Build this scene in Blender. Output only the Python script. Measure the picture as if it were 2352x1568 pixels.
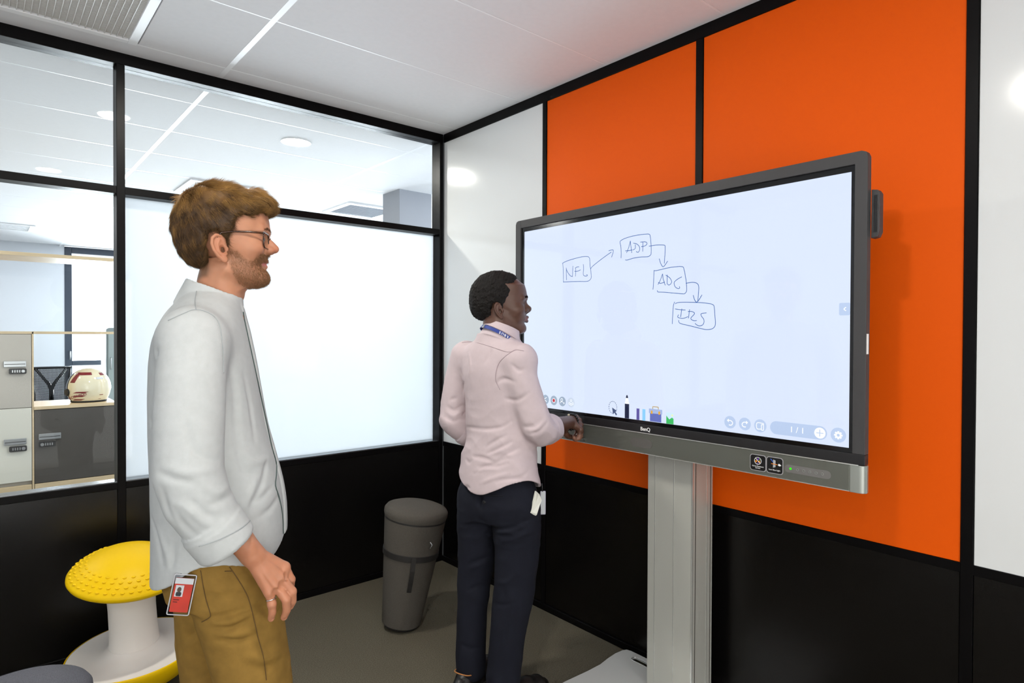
import bpy, bmesh, math, random
import numpy as np
from mathutils import Matrix, Vector
random.seed(7); RNG = np.random.default_rng(7)
PI = math.pi
sc = bpy.context.scene
for o in list(bpy.data.objects): bpy.data.objects.remove(o, do_unlink=True)
COL = sc.collection

# ------------------------------------------------------------------ camera, world, exposure
cam_d = bpy.data.cameras.new('camera'); cam = bpy.data.objects.new('camera', cam_d); COL.objects.link(cam)
YAW, PITCH, ROLL, FPX = math.radians(40.5775), math.radians(-0.6606), math.radians(0.2208), 1432.13
CAM = Vector((-2.217, -3.256, 1.425))
_F = Vector((math.sin(YAW)*math.cos(PITCH), math.cos(YAW)*math.cos(PITCH), math.sin(PITCH)))
_r = Vector((math.cos(YAW), -math.sin(YAW), 0)); _u = _r.cross(_F)
_r2 = _r*math.cos(ROLL) + _u*math.sin(ROLL); _u2 = -_r*math.sin(ROLL) + _u*math.cos(ROLL)
cam.matrix_world = Matrix(((_r2.x, _u2.x, -_F.x, CAM.x), (_r2.y, _u2.y, -_F.y, CAM.y), (_r2.z, _u2.z, -_F.z, CAM.z), (0, 0, 0, 1)))
cam_d.sensor_width = 36.0; cam_d.lens = FPX/2352*36; cam_d.clip_start = 0.05
sc.camera = cam
world = bpy.data.worlds.new('world'); sc.world = world; world.use_nodes = True
bg = world.node_tree.nodes['Background']; bg.inputs[0].default_value = (0.86, 0.93, 1.0, 1); bg.inputs[1].default_value = 1.4
sc.view_settings.view_transform = 'Standard'; sc.view_settings.look = 'None'
sc.view_settings.gamma = 1.0; sc.view_settings.use_curve_mapping = False
sc.view_settings.exposure = 0.2
sc.cycles.use_denoising = True
sc.cycles.max_bounces = 7; sc.cycles.diffuse_bounces = 4; sc.cycles.glossy_bounces = 3
sc.cycles.use_adaptive_sampling = True; sc.cycles.adaptive_threshold = 0.05; sc.cycles.adaptive_min_samples = 12
sc.cycles.transmission_bounces = 8; sc.cycles.transparent_max_bounces = 12
sc.cycles.caustics_reflective = False; sc.cycles.caustics_refractive = False
sc.cycles.sample_clamp_indirect = 8.0

def area_light(name, loc, rot, sx, sy, power, color=(1, 1, 1), spread=PI):
    L = bpy.data.lights.new(name, 'AREA'); L.shape = 'RECTANGLE'; L.size = sx; L.size_y = sy
    L.energy = power; L.color = color; L.spread = spread
    o = bpy.data.objects.new(name, L); COL.objects.link(o); o.location = loc; o.rotation_euler = rot
    return o
# daylight coming in through the three windows of the office behind the glass partition
WINDOWS = [(-1.26, 0.30), (0.75, 2.35), (2.80, 4.40)]
for wx0, wx1 in WINDOWS:
    area_light('window_daylight', ((wx0+wx1)/2, 8.12, 1.40), (-PI/2, 0, 0), wx1-wx0, 1.80, 210, (0.88, 0.94, 1.0), math.radians(110))

# added fill light behind the camera, at a rear window put in for it
area_light('added_rear_fill', (-2.3, -4.39, 1.02), (PI/2, 0, 0), 2.7, 1.9, 37, (1.0, 0.93, 0.84))

# ------------------------------------------------------------------ helpers
def srgb(r, g, b):
    f = lambda c: (c/255)/12.92 if c <= 10 else (((c/255)+0.055)/1.055)**2.4
    return (f(r), f(g), f(b), 1)
MATS = {}
def mat(name, color=(.8, .8, .8, 1), rough=.5, metal=0., spec=.5, emit=None, strength=0., noise=None, bump=None, coat=0., sss=0., attr=None, aniso=0.):
    m = bpy.data.materials.new(name); m.use_nodes = True; nt = m.node_tree; b = nt.nodes['Principled BSDF']
    if len(color) == 3: color = (*color, 1)
    b.inputs['Base Color'].default_value = color; b.inputs['Roughness'].default_value = rough
    b.inputs['Metallic'].default_value = metal; b.inputs['Specular IOR Level'].default_value = spec
    b.inputs['Coat Weight'].default_value = coat; b.inputs['Coat Roughness'].default_value = 0.08
    if sss:
        b.inputs['Subsurface Weight'].default_value = sss; b.inputs['Subsurface Radius'].default_value = (1, .35, .2); b.inputs['Subsurface Scale'].default_value = 0.006
    if emit is not None:
        b.inputs['Emission Color'].default_value = (*emit[:3], 1); b.inputs['Emission Strength'].default_value = strength
    tc = None
    src = None
    if attr:
        a = nt.nodes.new('ShaderNodeAttribute'); a.attribute_name = attr; src = a.outputs['Color']
        nt.links.new(src, b.inputs['Base Color'])
    if noise or bump:
        tc = nt.nodes.new('ShaderNodeTexCoord')
    if noise:
        scale, amt = noise[0], noise[1]; st = noise[2] if len(noise) > 2 else (1, 1, 1)
        mp = nt.nodes.new('ShaderNodeMapping'); mp.inputs['Scale'].default_value = st
        nt.links.new(tc.outputs['Object'], mp.inputs[0])
        n = nt.nodes.new('ShaderNodeTexNoise'); n.inputs['Scale'].default_value = scale; n.inputs['Detail'].default_value = 4
        nt.links.new(mp.outputs[0], n.inputs['Vector'])
        r = nt.nodes.new('ShaderNodeMapRange'); r.inputs[1].default_value = .3; r.inputs[2].default_value = .7
        r.inputs[3].default_value = 1-amt; r.inputs[4].default_value = 1+amt; nt.links.new(n.outputs[0], r.inputs[0])
        mx = nt.nodes.new('ShaderNodeMix'); mx.data_type = 'RGBA'; mx.blend_type = 'MULTIPLY'; mx.inputs[0].default_value = 1
        if src: nt.links.new(src, mx.inputs[6])
        else: mx.inputs[6].default_value = color
        nt.links.new(r.outputs[0], mx.inputs[7]); nt.links.new(mx.outputs[2], b.inputs['Base Color'])
    if bump:
        scale, s = bump[0], bump[1]; st = bump[2] if len(bump) > 2 else (1, 1, 1)
        mp = nt.nodes.new('ShaderNodeMapping'); mp.inputs['Scale'].default_value = st
        nt.links.new(tc.outputs['Object'], mp.inputs[0])
        n = nt.nodes.new('ShaderNodeTexNoise'); n.inputs['Scale'].default_value = scale; n.inputs['Detail'].default_value = 3
        nt.links.new(mp.outputs[0], n.inputs['Vector'])
        bp = nt.nodes.new('ShaderNodeBump'); bp.inputs['Strength'].default_value = s; bp.inputs['Distance'].default_value = .002
        nt.links.new(n.outputs[0], bp.inputs['Height']); nt.links.new(bp.outputs[0], b.inputs['Normal'])
    MATS[name] = m
    return m
def emission_mat(name, color, strength):
    m = bpy.data.materials.new(name); m.use_nodes = True; nt = m.node_tree
    for n in list(nt.nodes): nt.nodes.remove(n)
    o = nt.nodes.new('ShaderNodeOutputMaterial'); e = nt.nodes.new('ShaderNodeEmission')
    e.inputs[0].default_value = (*color[:3], 1); e.inputs[1].default_value = strength
    nt.links.new(e.outputs[0], o.inputs[0]); return m
def glass_mat(name, tint=(.965, .98, .98), refl=.25):
    m = bpy.data.materials.new(name); m.use_nodes = True; nt = m.node_tree
    for n in list(nt.nodes): nt.nodes.remove(n)
    o = nt.nodes.new('ShaderNodeOutputMaterial'); t = nt.nodes.new('ShaderNodeBsdfTransparent'); g = nt.nodes.new('ShaderNodeBsdfGlossy')
    t.inputs[0].default_value = (*tint, 1); g.inputs[0].default_value = (refl, refl, refl, 1); g.inputs['Roughness'].default_value = 0.0
    f = nt.nodes.new('ShaderNodeFresnel'); f.inputs[0].default_value = 1.45
    gm = nt.nodes.new('ShaderNodeNewGeometry'); iv = nt.nodes.new('ShaderNodeMath'); iv.operation = 'SUBTRACT'; iv.inputs[0].default_value = 1; nt.links.new(gm.outputs['Backfacing'], iv.inputs[1])   # only the outer face of a pane reflects
    ml = nt.nodes.new('ShaderNodeMath'); ml.operation = 'MULTIPLY'; nt.links.new(f.outputs[0], ml.inputs[0]); nt.links.new(iv.outputs[0], ml.inputs[1])
    x = nt.nodes.new('ShaderNodeMixShader'); nt.links.new(ml.outputs[0], x.inputs[0]); nt.links.new(t.outputs[0], x.inputs[1]); nt.links.new(g.outputs[0], x.inputs[2])
    nt.links.new(x.outputs[0], o.inputs[0]); return m
def frosted_mat(name):
    m = bpy.data.materials.new(name); m.use_nodes = True; nt = m.node_tree
    for n in list(nt.nodes): nt.nodes.remove(n)
    o = nt.nodes.new('ShaderNodeOutputMaterial'); t = nt.nodes.new('ShaderNodeBsdfTranslucent'); d = nt.nodes.new('ShaderNodeBsdfDiffuse'); g = nt.nodes.new('ShaderNodeBsdfGlossy')
    t.inputs[0].default_value = (.74, .775, .80, 1); d.inputs[0].default_value = (.70, .74, .77, 1); g.inputs['Roughness'].default_value = .02
    a = nt.nodes.new('ShaderNodeMixShader'); a.inputs[0].default_value = .28
    nt.links.new(t.outputs[0], a.inputs[1]); nt.links.new(d.outputs[0], a.inputs[2])
    f = nt.nodes.new('ShaderNodeFresnel'); f.inputs[0].default_value = 1.45
    gm = nt.nodes.new('ShaderNodeNewGeometry'); iv = nt.nodes.new('ShaderNodeMath'); iv.operation = 'SUBTRACT'; iv.inputs[0].default_value = 1; nt.links.new(gm.outputs['Backfacing'], iv.inputs[1])   # only the outer face of a pane reflects
    ml = nt.nodes.new('ShaderNodeMath'); ml.operation = 'MULTIPLY'; nt.links.new(f.outputs[0], ml.inputs[0]); nt.links.new(iv.outputs[0], ml.inputs[1])
    x = nt.nodes.new('ShaderNodeMixShader'); nt.links.new(ml.outputs[0], x.inputs[0]); nt.links.new(a.outputs[0], x.inputs[1]); nt.links.new(g.outputs[0], x.inputs[2])
    nt.links.new(x.outputs[0], o.inputs[0]); return m

def wm(o):
    m = o.matrix_basis.copy()
    if o.parent: m = wm(o.parent) @ o.matrix_parent_inverse @ m
    return m
def setpar(o, parent):
    if parent is not None:
        o.parent = parent; o.matrix_parent_inverse = wm(parent).inverted()
    return o
def tag(o, label=None, cat=None, group=None, kind=None):
    if label: o['label'] = label
    if cat: o['category'] = cat
    if group: o['group'] = group
    if kind: o['kind'] = kind
    return o
def empty(name, loc=(0, 0, 0), parent=None):
    o = bpy.data.objects.new(name, None); COL.objects.link(o); o.location = loc; o.empty_display_size = .1
    return setpar(o, parent)
def link_mesh(name, me, m, parent=None, smooth=False):
    if m is not None: me.materials.append(m)
    if smooth: me.polygons.foreach_set('use_smooth', [True]*len(me.polygons))
    o = bpy.data.objects.new(name, me); COL.objects.link(o)
    return setpar(o, parent)
def obj(name, verts, faces, m, parent=None, smooth=False):
    me = bpy.data.meshes.new(name); me.from_pydata([tuple(v) for v in verts], [], [tuple(f) for f in faces]); me.update()
    return link_mesh(name, me, m, parent, smooth)
def bm_obj(name, bm, m, parent=None, smooth=False):
    me = bpy.data.meshes.new(name); bm.to_mesh(me); bm.free()
    return link_mesh(name, me, m, parent, smooth)
def autosmooth(o, deg=35):
    me = o.data; me.polygons.foreach_set('use_smooth', [True]*len(me.polygons))
    bm = bmesh.new(); bm.from_mesh(me)
    for e in bm.edges:
        if len(e.link_faces) != 2 or e.calc_face_angle(0) > math.radians(deg): e.smooth = False
    bm.to_mesh(me); bm.free(); return o
def bm_box(bm, x0, x1, y0, y1, z0, z1, M=None):
    v = [bm.verts.new(p) for p in ((x0,y0,z0),(x1,y0,z0),(x1,y1,z0),(x0,y1,z0),(x0,y0,z1),(x1,y0,z1),(x1,y1,z1),(x0,y1,z1))]
    for f in ((0,3,2,1),(4,5,6,7),(0,1,5,4),(1,2,6,5),(2,3,7,6),(3,0,4,7)): bm.faces.new([v[i] for i in f])
    if M is not None:
        for q in v: q.co = M @ q.co
    return v
def box(name, x0, x1, y0, y1, z0, z1, m, parent=None, bevel=0., seg=2, M=None):
    bm = bmesh.new(); bm_box(bm, min(x0,x1), max(x0,x1), min(y0,y1), max(y0,y1), min(z0,z1), max(z0,z1))
    if bevel > 0: bmesh.ops.bevel(bm, geom=bm.edges[:], offset=bevel, segments=seg, affect='EDGES', profile=.5)
    if M is not None: bm.transform(M)
    o = bm_obj(name, bm, m, parent)
    return o
def prism(name, pts, h0, h1, m, parent=None, axis='x', bevel=0., M=None):
    """outline pts (a,b) extruded; axis x -> (h, a, b); z -> (a, b, h); y -> (a, h, b)"""
    f = {'x': lambda a, b, h: (h, a, b), 'z': lambda a, b, h: (a, b, h), 'y': lambda a, b, h: (a, h, b)}[axis]
    n = len(pts); V = [f(a, b, h0) for a, b in pts] + [f(a, b, h1) for a, b in pts]
    F = [list(range(n)), list(range(2*n-1, n-1, -1))] + [[i, i+n, (i+1) % n+n, (i+1) % n] for i in range(n)]
    bm = bmesh.new(); vs = [bm.verts.new(v) for v in V]
    for q in F: bm.faces.new([vs[i] for i in q])
    bmesh.ops.recalc_face_normals(bm, faces=bm.faces[:])
    if bevel > 0:
        es = [e for e in bm.edges if e.calc_face_angle(0) > math.radians(60)]
        bmesh.ops.bevel(bm, geom=es, offset=bevel, segments=2, affect='EDGES', profile=.5)
    if M is not None: bm.transform(M)
    o = bm_obj(name, bm, m, parent); autosmooth(o, 40)
    if bevel > 0: wn_ = o.modifiers.new('weighted', 'WEIGHTED_NORMAL'); wn_.keep_sharp = True
    return o
def rrect(x0, x1, y0, y1, r, n=6):
    P = []
    for cx, cy, a0 in ((x1-r, y0+r, -PI/2), (x1-r, y1-r, 0), (x0+r, y1-r, PI/2), (x0+r, y0+r, PI)):
        for k in range(n+1):
            a = a0 + PI/2*k/n; P.append((cx+r*math.cos(a), cy+r*math.sin(a)))
    return P
def circle(cx, cy, r, n=28): return [(cx+r*math.cos(2*PI*k/n), cy+r*math.sin(2*PI*k/n)) for k in range(n)]
def lathe(name, prof, m, parent=None, seg=48, M=None, smooth=35):
    V, F = [], []
    for (r, z) in prof:
        for k in range(seg): a = 2*PI*k/seg; V.append((r*math.cos(a), r*math.sin(a), z))
    for i in range(len(prof)-1):
        for k in range(seg):
            k2 = (k+1) % seg; F.append((i*seg+k, i*seg+k2, (i+1)*seg+k2, (i+1)*seg+k))
    bm = bmesh.new(); vs = [bm.verts.new(v) for v in V]
    for q in F: bm.faces.new([vs[i] for i in q])
    bmesh.ops.remove_doubles(bm, verts=bm.verts[:], dist=1e-6)
    bmesh.ops.recalc_face_normals(bm, faces=bm.faces[:])
    if M is not None: bm.transform(M)
    o = bm_obj(name, bm, m, parent); autosmooth(o, smooth); return o
def frames(P):
    P = [Vector(p) for p in P]; T = []
    for i in range(len(P)):
        a = P[max(i-1, 0)]; b = P[min(i+1, len(P)-1)]; T.append((b-a).normalized())
    up = Vector((0, 0, 1)) if abs(T[0].z) < .9 else Vector((1, 0, 0))
    N = [(up - T[0]*up.dot(T[0])).normalized()]
    for i in range(1, len(P)):
        n = N[-1] - T[i]*N[-1].dot(T[i]); N.append(n.normalized())
    return P, T, N
def tube(name, pts, r, m, parent=None, seg=10, closed=False):
    P, T, N = frames(pts); rs = r if isinstance(r, (list, tuple)) else [r]*len(P); V, F = [], []
    if closed:
        T = [(P[(i+1) % len(P)]-P[i-1]).normalized() for i in range(len(P))]
        N = [N[0]]
        for i in range(1, len(P)): n = N[-1]-T[i]*N[-1].dot(T[i]); N.append(n.normalized())
    for i, p in enumerate(P):
        B = T[i].cross(N[i])
        for k in range(seg): a = 2*PI*k/seg; V.append(p+(N[i]*math.cos(a)+B*math.sin(a))*rs[i])
    n = len(P)
    for i in range(n if closed else n-1):
        j = (i+1) % n
        for k in range(seg): k2 = (k+1) % seg; F.append((i*seg+k, i*seg+k2, j*seg+k2, j*seg+k))
    if not closed: F += [list(range(seg-1, -1, -1)), [(n-1)*seg+k for k in range(seg)]]
    return obj(name, V, F, m, parent, True)
def text_obj(name, body, size, m, parent, M, bold=False, align='CENTER', ext=0.0002):
    c = bpy.data.curves.new(name, 'FONT'); c.body = body; c.size = size; c.align_x = align; c.align_y = 'CENTER'; c.extrude = ext
    if bold: c.offset = size*.018
    t = bpy.data.objects.new(name+'_tmp', c); COL.objects.link(t)
    bpy.context.view_layer.update()
    me = bpy.data.meshes.new_from_object(t.evaluated_get(bpy.context.evaluated_depsgraph_get()))
    bpy.data.objects.remove(t, do_unlink=True); me.transform(M); me.materials.clear()
    return link_mesh(name, me, m, parent)
def copy_to(o, loc_delta=(0, 0, 0), parent=None):
    c = o.copy(); COL.objects.link(c)
    c.matrix_basis = Matrix.Translation(loc_delta) @ o.matrix_basis
    return c
def catmull(P, n=6):
    P = [np.array(p, float) for p in P]; out = []
    for i in range(len(P)-1):
        p0, p1, p2, p3 = P[max(i-1, 0)], P[i], P[i+1], P[min(i+2, len(P)-1)]
        for k in range(n):
            t = k/n; out.append(.5*((2*p1)+(-p0+p2)*t+(2*p0-5*p1+4*p2-p3)*t*t+(-p0+3*p1-3*p2+p3)*t**3))
    out.append(P[-1]); return out
# ------------------------------------------------------------------ materials of the room
M_black = mat('black_aluminium', srgb(9, 8, 9), .40, 0, .12)
M_blackpanel = mat('black_laminate_panel', srgb(7, 6, 6), .27, 0, .42, bump=(900, .08))
M_orange = mat('orange_lacquered_panel', (.82, .100, .000, 1), .55, 0, .15, bump=(1200, .05))
M_white = mat('white_enamel_panel', srgb(226, 228, 228), .12, 0, .5, bump=(6, .02))
M_tile = mat('ceiling_tile_white', srgb(232, 232, 234), .9, noise=(40, .012), bump=(600, .10))
M_tee = mat('white_tee_bar', srgb(246, 247, 249), .4)
M_carpet = mat('carpet_taupe', srgb(98, 93, 80), .97, spec=.1, noise=(260, .38), bump=(500, .9))
M_plaster = mat('white_plaster', srgb(234, 237, 243), .85, bump=(90, .05))
M_glass = glass_mat('clear_glass')
M_frost = frosted_mat('frosted_film_glass')
M_slab = mat('concrete_slab', srgb(120, 120, 120), .9)
M_grille = mat('white_grille', srgb(214, 212, 208), .5)
M_void = mat('grille_void', srgb(96, 94, 90), .9)
M_sill = mat('aluminium_sill', srgb(150, 154, 158), .25, .9)

# ------------------------------------------------------------------ the room
CZ = 2.672
XL, YB = -4.02, -4.40          # the far ends of the room, behind the camera
fl = box('floor', -5.2, .09, YB-.2, .09, -.06, 0, M_carpet); tag(fl, kind='structure')
fl2 = box('floor', -5.2, 5.0, .09, 8.0, -.06, 0, mat('bounce_floor', srgb(158, 156, 152), .7)); tag(fl2, kind='structure')  # unseen office floor, made pale to bounce light up to the ceilings
ce = box('ceiling', -5.2, 5.0, YB-.2, 8.0, CZ+.03, CZ+.10, M_slab); tag(ce, kind='structure')
xs = [-1.315+1.35*k for k in range(-3, 5)]; ys = [-.135+.6*k for k in range(-8, 14)]
GX0, GX1, GY0, GY1 = -2.30, -1.70, -.735, -.135      # one field holds the air grille
HOLES = []
tile0 = None
def tile_box(x0, x1, y0, y1):
    return box('ceiling_tile', x0+.006, x1-.006, y0+.004, y1-.004, CZ, CZ+.018, M_tile, ce, bevel=.0015, seg=1)
for i in range(len(xs)-1):
    for j in range(len(ys)-1):
        x0, x1, y0, y1 = xs[i], xs[i+1], ys[j], ys[j+1]
        if y0 > 7.9 or y1 < YB: continue
        if abs(y0+.735) < .01 and x0 < -2 < x1:
            tile_box(x0, -2.31, y0, y1); tile_box(-1.69, x1, y0, y1); continue
        if abs(y0+.135) < .01:                       # the field under which the glass partition runs
            tile_box(x0, x1, y0, y1); continue
        if tile0 is None: tile0 = tile_box(x0, x1, y0, y1); T0 = (x0, y0)
        else: copy_to(tile0, (x0-T0[0], y0-T0[1], 0))
for x in xs:
    box('tee_bar', x-.012, x+.012, YB, 7.9, CZ-.0005, CZ+.004, M_tee, ce)
for y in ys:
    if YB < y < 7.9: box('tee_bar', xs[0], xs[-1], y-.004, y+.004, CZ-.0003, CZ+.004, M_tee, ce)
# egg-crate air grille in the ceiling, upper left
gr = empty('air_grille', (-2.0, -.435, CZ)); tag(gr, 'square white egg-crate air grille in the ceiling tiles above the glass partition', 'air grille')
for nm, a in (('grille_frame', (-2.31, -2.275, -.735, -.135)), ('grille_frame', (-1.725, -1.69, -.735, -.135)), ('grille_frame', (-2.275, -1.725, -.170, -.135)), ('grille_frame', (-2.275, -1.725, -.735, -.70))):
    box(nm, *a, CZ-.006, CZ+.012, M_tee, gr, bevel=.002, seg=1)
box('grille_backing', -2.28, -1.72, -.705, -.165, CZ+.016, CZ+.020, M_void, gr)
s0 = None
for k in range(1, 25):
    x = -2.275+.55*k/25
    if s0 is None: s0 = box('slat', x-.0014, x+.0014, -.70, -.17, CZ-.003, CZ+.012, M_grille, gr); sx = x
    else: copy_to(s0, (x-sx, 0, 0))
s1 = None
for k in range(1, 46):
    y = -.70+.53*k/46
    if s1 is None: s1 = box('slat', -2.275, -1.725, y-.0010, y+.0010, CZ+.000, CZ+.011, M_grille, gr); sy = y
    else: copy_to(s1, (0, y-sy, 0))

# glass partition on the left (plane y = 0 .. 0.09)
D = .09
wl = empty('wall_left', (-2.0, 0, 0)); tag(wl, kind='structure')
xposts = [(-.025, .0), (-1.746, -1.713), (-3.43, -3.397)]
box('top_rail', XL, .0, 0, D, 2.620, CZ, M_black, wl, bevel=.0015, seg=1)
box('mid_rail', XL, -.025, 0.004, D-.004, 2.045, 2.079, M_black, wl, bevel=.0015, seg=1)
box('bottom_rail', XL, -.025, 0.002, D, .725, .755, M_black, wl, bevel=.0015, seg=1)
box('glass_sill', XL, -.025, .012, D-.012, .755, .759, M_sill, wl)
for a, b in xposts: box('post', a, b, 0, D, 0, 2.62, M_black, wl, bevel=.0015, seg=1)
bays = [(-1.713, -.025, True), (-3.397, -1.746, False), (XL, -3.43, False)]
for a, b, frost in bays:
    box('glass_pane', a, b, .045, .051, 2.079, 2.62, M_glass, wl)
    if frost: box('frosted_pane', a, b, .074, .080, .758, 2.046, M_frost, wl)
    else: box('glass_pane', a, b, .045, .051, .758, 2.045, M_glass, wl)
    box('lower_panel', a, b, .006, D-.006, .03, .725, M_blackpanel, wl, bevel=.001, seg=1)
bl = box('baseboard_left', XL, 0, -.004, .02, 0, .032, M_black, bevel=.001, seg=1); tag(bl, kind='structure')
# panelled wall on the right (plane x = 0 .. 0.09)
wr = empty('wall_right', (0, -2, 0)); tag(wr, kind='structure')
box('wall_core', .02, .09, YB, .09, 0, CZ, M_slab, wr)
box('top_rail', 0, .02, YB, 0, 2.620, CZ, M_black, wr, bevel=.0015, seg=1)
box('dado_rail', 0.001, .02, YB, 0, .722, .751, M_black, wr, bevel=.0012, seg=1)
yp = [(-.932, -.902), (-1.84, -1.807), (-2.753, -2.721), (-3.666, -3.634)]
for a, b in yp: box('post', 0, .02, a, b, 0, 2.62, M_black, wr, bevel=.0015, seg=1)
for a, b, mm, nm in ((-.902, -.003, M_white, 'white_panel'), (-1.807, -.932, M_orange, 'orange_panel'), (-2.721, -1.84, M_orange, 'orange_panel'), (-3.634, -2.753, M_white, 'white_panel'), (YB, -3.666, M_white, 'white_panel')):
    box(nm, .005, .02, a+.001, b-.001, .751, 2.620, mm, wr, bevel=.001, seg=1)
    box('lower_panel', .005, .02, a+.001, b-.001, .03, .722, M_blackpanel, wr, bevel=.001, seg=1)
br = box('baseboard_right', -.004, .012, YB, -.004, 0, .032, M_black, bevel=.001, seg=1); tag(br, kind='structure')
# the two walls behind the camera
wb = empty('wall_rear', (-2.0, YB, 0)); tag(wb, kind='structure')
for q in ((XL, -3.70, 0, CZ), (-.90, .09, 0, CZ), (-3.70, -.90, 0, .05), (-3.70, -.90, 2.05, CZ)): box('wall_section', q[0], q[1], YB-.1, YB, q[2], q[3], M_plaster, wb)
w4 = empty('window_4', (-2.3, YB, .05)); tag(w4, kind='structure')  # unseen window, added to carry the rear fill light
for q in ((-3.70, -3.65, .05, 2.05), (-.95, -.90, .05, 2.05), (-2.325, -2.275, .10, 2.00), (-3.65, -.95, .05, .10), (-3.65, -.95, 2.00, 2.05)): box('window_frame', q[0], q[1], YB-.08, YB-.02, q[2], q[3], M_black, w4, bevel=.003, seg=1)
box('glass_pane', -3.65, -.95, YB-.052, YB-.046, .10, 2.00, M_glass, w4)
ws = box('wall_side', XL-.1, XL, YB-.1, .09, 0, CZ, M_plaster); tag(ws, kind='structure')

# round recessed downlights
M_lampglow = emission_mat('downlight_glow', (1, .97, .90), 40)
M_lamprim = mat('downlight_rim', srgb(245, 245, 245), .4)
def downlight(x, y, power, label, color=(1, .95, .86)):
    t = empty('downlight', (x, y, CZ)); tag(t, label, 'downlight', 'round ceiling downlights')
    lathe('rim', [(.094, CZ+.004), (.094, CZ-.004), (.086, CZ-.005), (.080, CZ-.002), (.080, CZ+.004)], M_lamprim, t, 40, Matrix.Translation((x, y, 0)))
    lathe('diffuser', [(0, CZ-.0028), (.0805, CZ-.0028)], M_lampglow, t, 40, Matrix.Translation((x, y, 0)))
    L = bpy.data.lights.new('lamp', 'AREA'); L.shape = 'DISK'; L.size = .15; L.energy = power; L.color = color
    o = bpy.data.objects.new('lamp', L); COL.objects.link(o); o.location = (x, y, CZ-.007); setpar(o, t)
downlight(-.637, .76, 22, 'round white downlight in the office ceiling seen above the frosted pane')
for k_, (x_, y_) in enumerate(((-3.0, 1.5), (-3.0, 4.4), (-3.4, 6.6), (1.65, .8), (1.8, 3.4), (1.9, 6.0), (3.6, 1.8), (3.6, 4.8))):  # unseen lamps added to spread the office light evenly
    downlight(x_, y_, 9, 'round downlight added out of view in the office ceiling behind the partition', (1, .98, .95))
downlight(-1.80, -2.60, 12, 'round downlight in the meeting room ceiling in front of the screen')
downlight(-1.62, -.87, 15, 'round downlight in the meeting room ceiling beside the air grille')
downlight(-3.50, -3.80, 10, 'round downlight added unseen in the rear corner of the meeting room ceiling')  # extra lamp added out of view, placed clear of the reflections
# ------------------------------------------------------------------ office behind the glass
M_frame = mat('anthracite_window_frame', srgb(62, 70, 84), .45)
M_maple = mat('maple_veneer', srgb(214, 192, 156), .45, noise=(9, .08, (1, 1, 14)))
M_doorbeige = mat('beige_laminate', srgb(186, 180, 170), .35)
M_doorwhite = mat('white_laminate', srgb(222, 220, 208), .35)
M_doordark = mat('anthracite_laminate', srgb(84, 80, 76), .35)
M_chrome = mat('brushed_aluminium', srgb(196, 198, 200), .32, .9)
M_lock = mat('black_plastic', srgb(26, 26, 28), .35)
M_pillar = mat('grey_painted_pillar', srgb(150, 152, 158), .8)
YF = 7.85
wf = empty('wall_far', (0, YF, 0)); tag(wf, kind='structure')
edges = [-5.2]+[e for w in WINDOWS for e in w]+[5.0]
for k in range(0, len(edges), 2):
    box('wall_pier', edges[k], edges[k+1], YF, YF+.2, 0, CZ+.03, M_plaster, wf)
for k, (a, b) in enumerate(WINDOWS):
    box('wall_sill', a, b, YF, YF+.2, 0, .44, M_plaster, wf)
    w = empty('window_%d' % (k+1), ((a+b)/2, YF, .44)); tag(w, kind='structure')
    for (x0, x1, z0, z1) in ((a, a+.085, .44, CZ), (b-.085, b, .44, CZ), (a+.085, b-.085, 2.585, CZ), (a+.085, b-.085, .44, .52), (a+.085, b-.085, .945, 1.015)):
        box('window_frame', x0, x1, YF-.01, YF+.06, z0, z1, M_frame, w, bevel=.004, seg=1)
    box('glass_pane', a+.085, b-.085, YF+.02, YF+.026, 1.015, 2.585, M_glass, w)
    box('glass_pane', a+.085, b-.085, YF+.02, YF+.026, .52, .945, M_glass, w)
    tube('window_handle', [(a+.06, YF-.012, 1.15), (a+.06, YF-.05, 1.15), (a+.06, YF-.05, 1.03)], .009, M_chrome, w)
we = box('wall_east', 4.9, 5.0, .09, YF, 0, CZ, M_plaster); tag(we, kind='structure')
ww = box('wall_west', -5.2, -5.1, .09, YF, 0, CZ, M_plaster); tag(ww, kind='structure')
wn = box('wall_north', .09, 5.0, .0, .09, 0, CZ, M_plaster); tag(wn, kind='structure')
pi_ = box('pillar', .54, .87, 1.46, 1.75, 0, CZ+.02, M_pillar, bevel=.004, seg=1); tag(pi_, 'square grey pillar in the office behind the glass near the corner', 'pillar')
# ceiling cassette, light panel and vent in the office ceiling
M_cass = mat('grey_cassette_mesh', srgb(128, 134, 144), .6)
def cassette(x0, x1, y0, y1, name, label, cat, inner, nsl=14):
    t = empty(name, ((x0+x1)/2, (y0+y1)/2, CZ)); tag(t, label, cat)
    for a in ((x0-.05, x1+.05, y0-.05, y0), (x0-.05, x1+.05, y1, y1+.05), (x0-.05, x0, y0, y1), (x1, x1+.05, y0, y1)):
        box('frame', *a, CZ-.012, CZ+.010, M_tee, t, bevel=.002, seg=1)
    box('face_plate', x0, x1, y0, y1, CZ-.004, CZ+.010, inner, t)
    s = None
    for k in range(1, nsl):
        y = y0+(y1-y0)*k/nsl
        if s is None: s = box('slat', x0, x1, y-.004, y+.004, CZ-.009, CZ-.004, inner, t); s_y = y
        else: copy_to(s, (0, y-s_y, 0))
cassette(.50, .98, 2.30, 2.79, 'air_conditioner_cassette', 'grey mesh ceiling cassette seen through the upper pane beside the pillar', 'air conditioner', M_cass)
cassette(-.86, -.38, 2.31, 2.80, 'air_conditioner_cassette', 'pale framed ceiling cassette just above the bearded man\'s hair', 'air conditioner', M_tee, 10)
cassette(-2.35, -1.75, 5.95, 6.40, 'air_vent', 'pale rectangular vent far back in the office ceiling at left', 'air vent', M_tee, 6)
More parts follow.
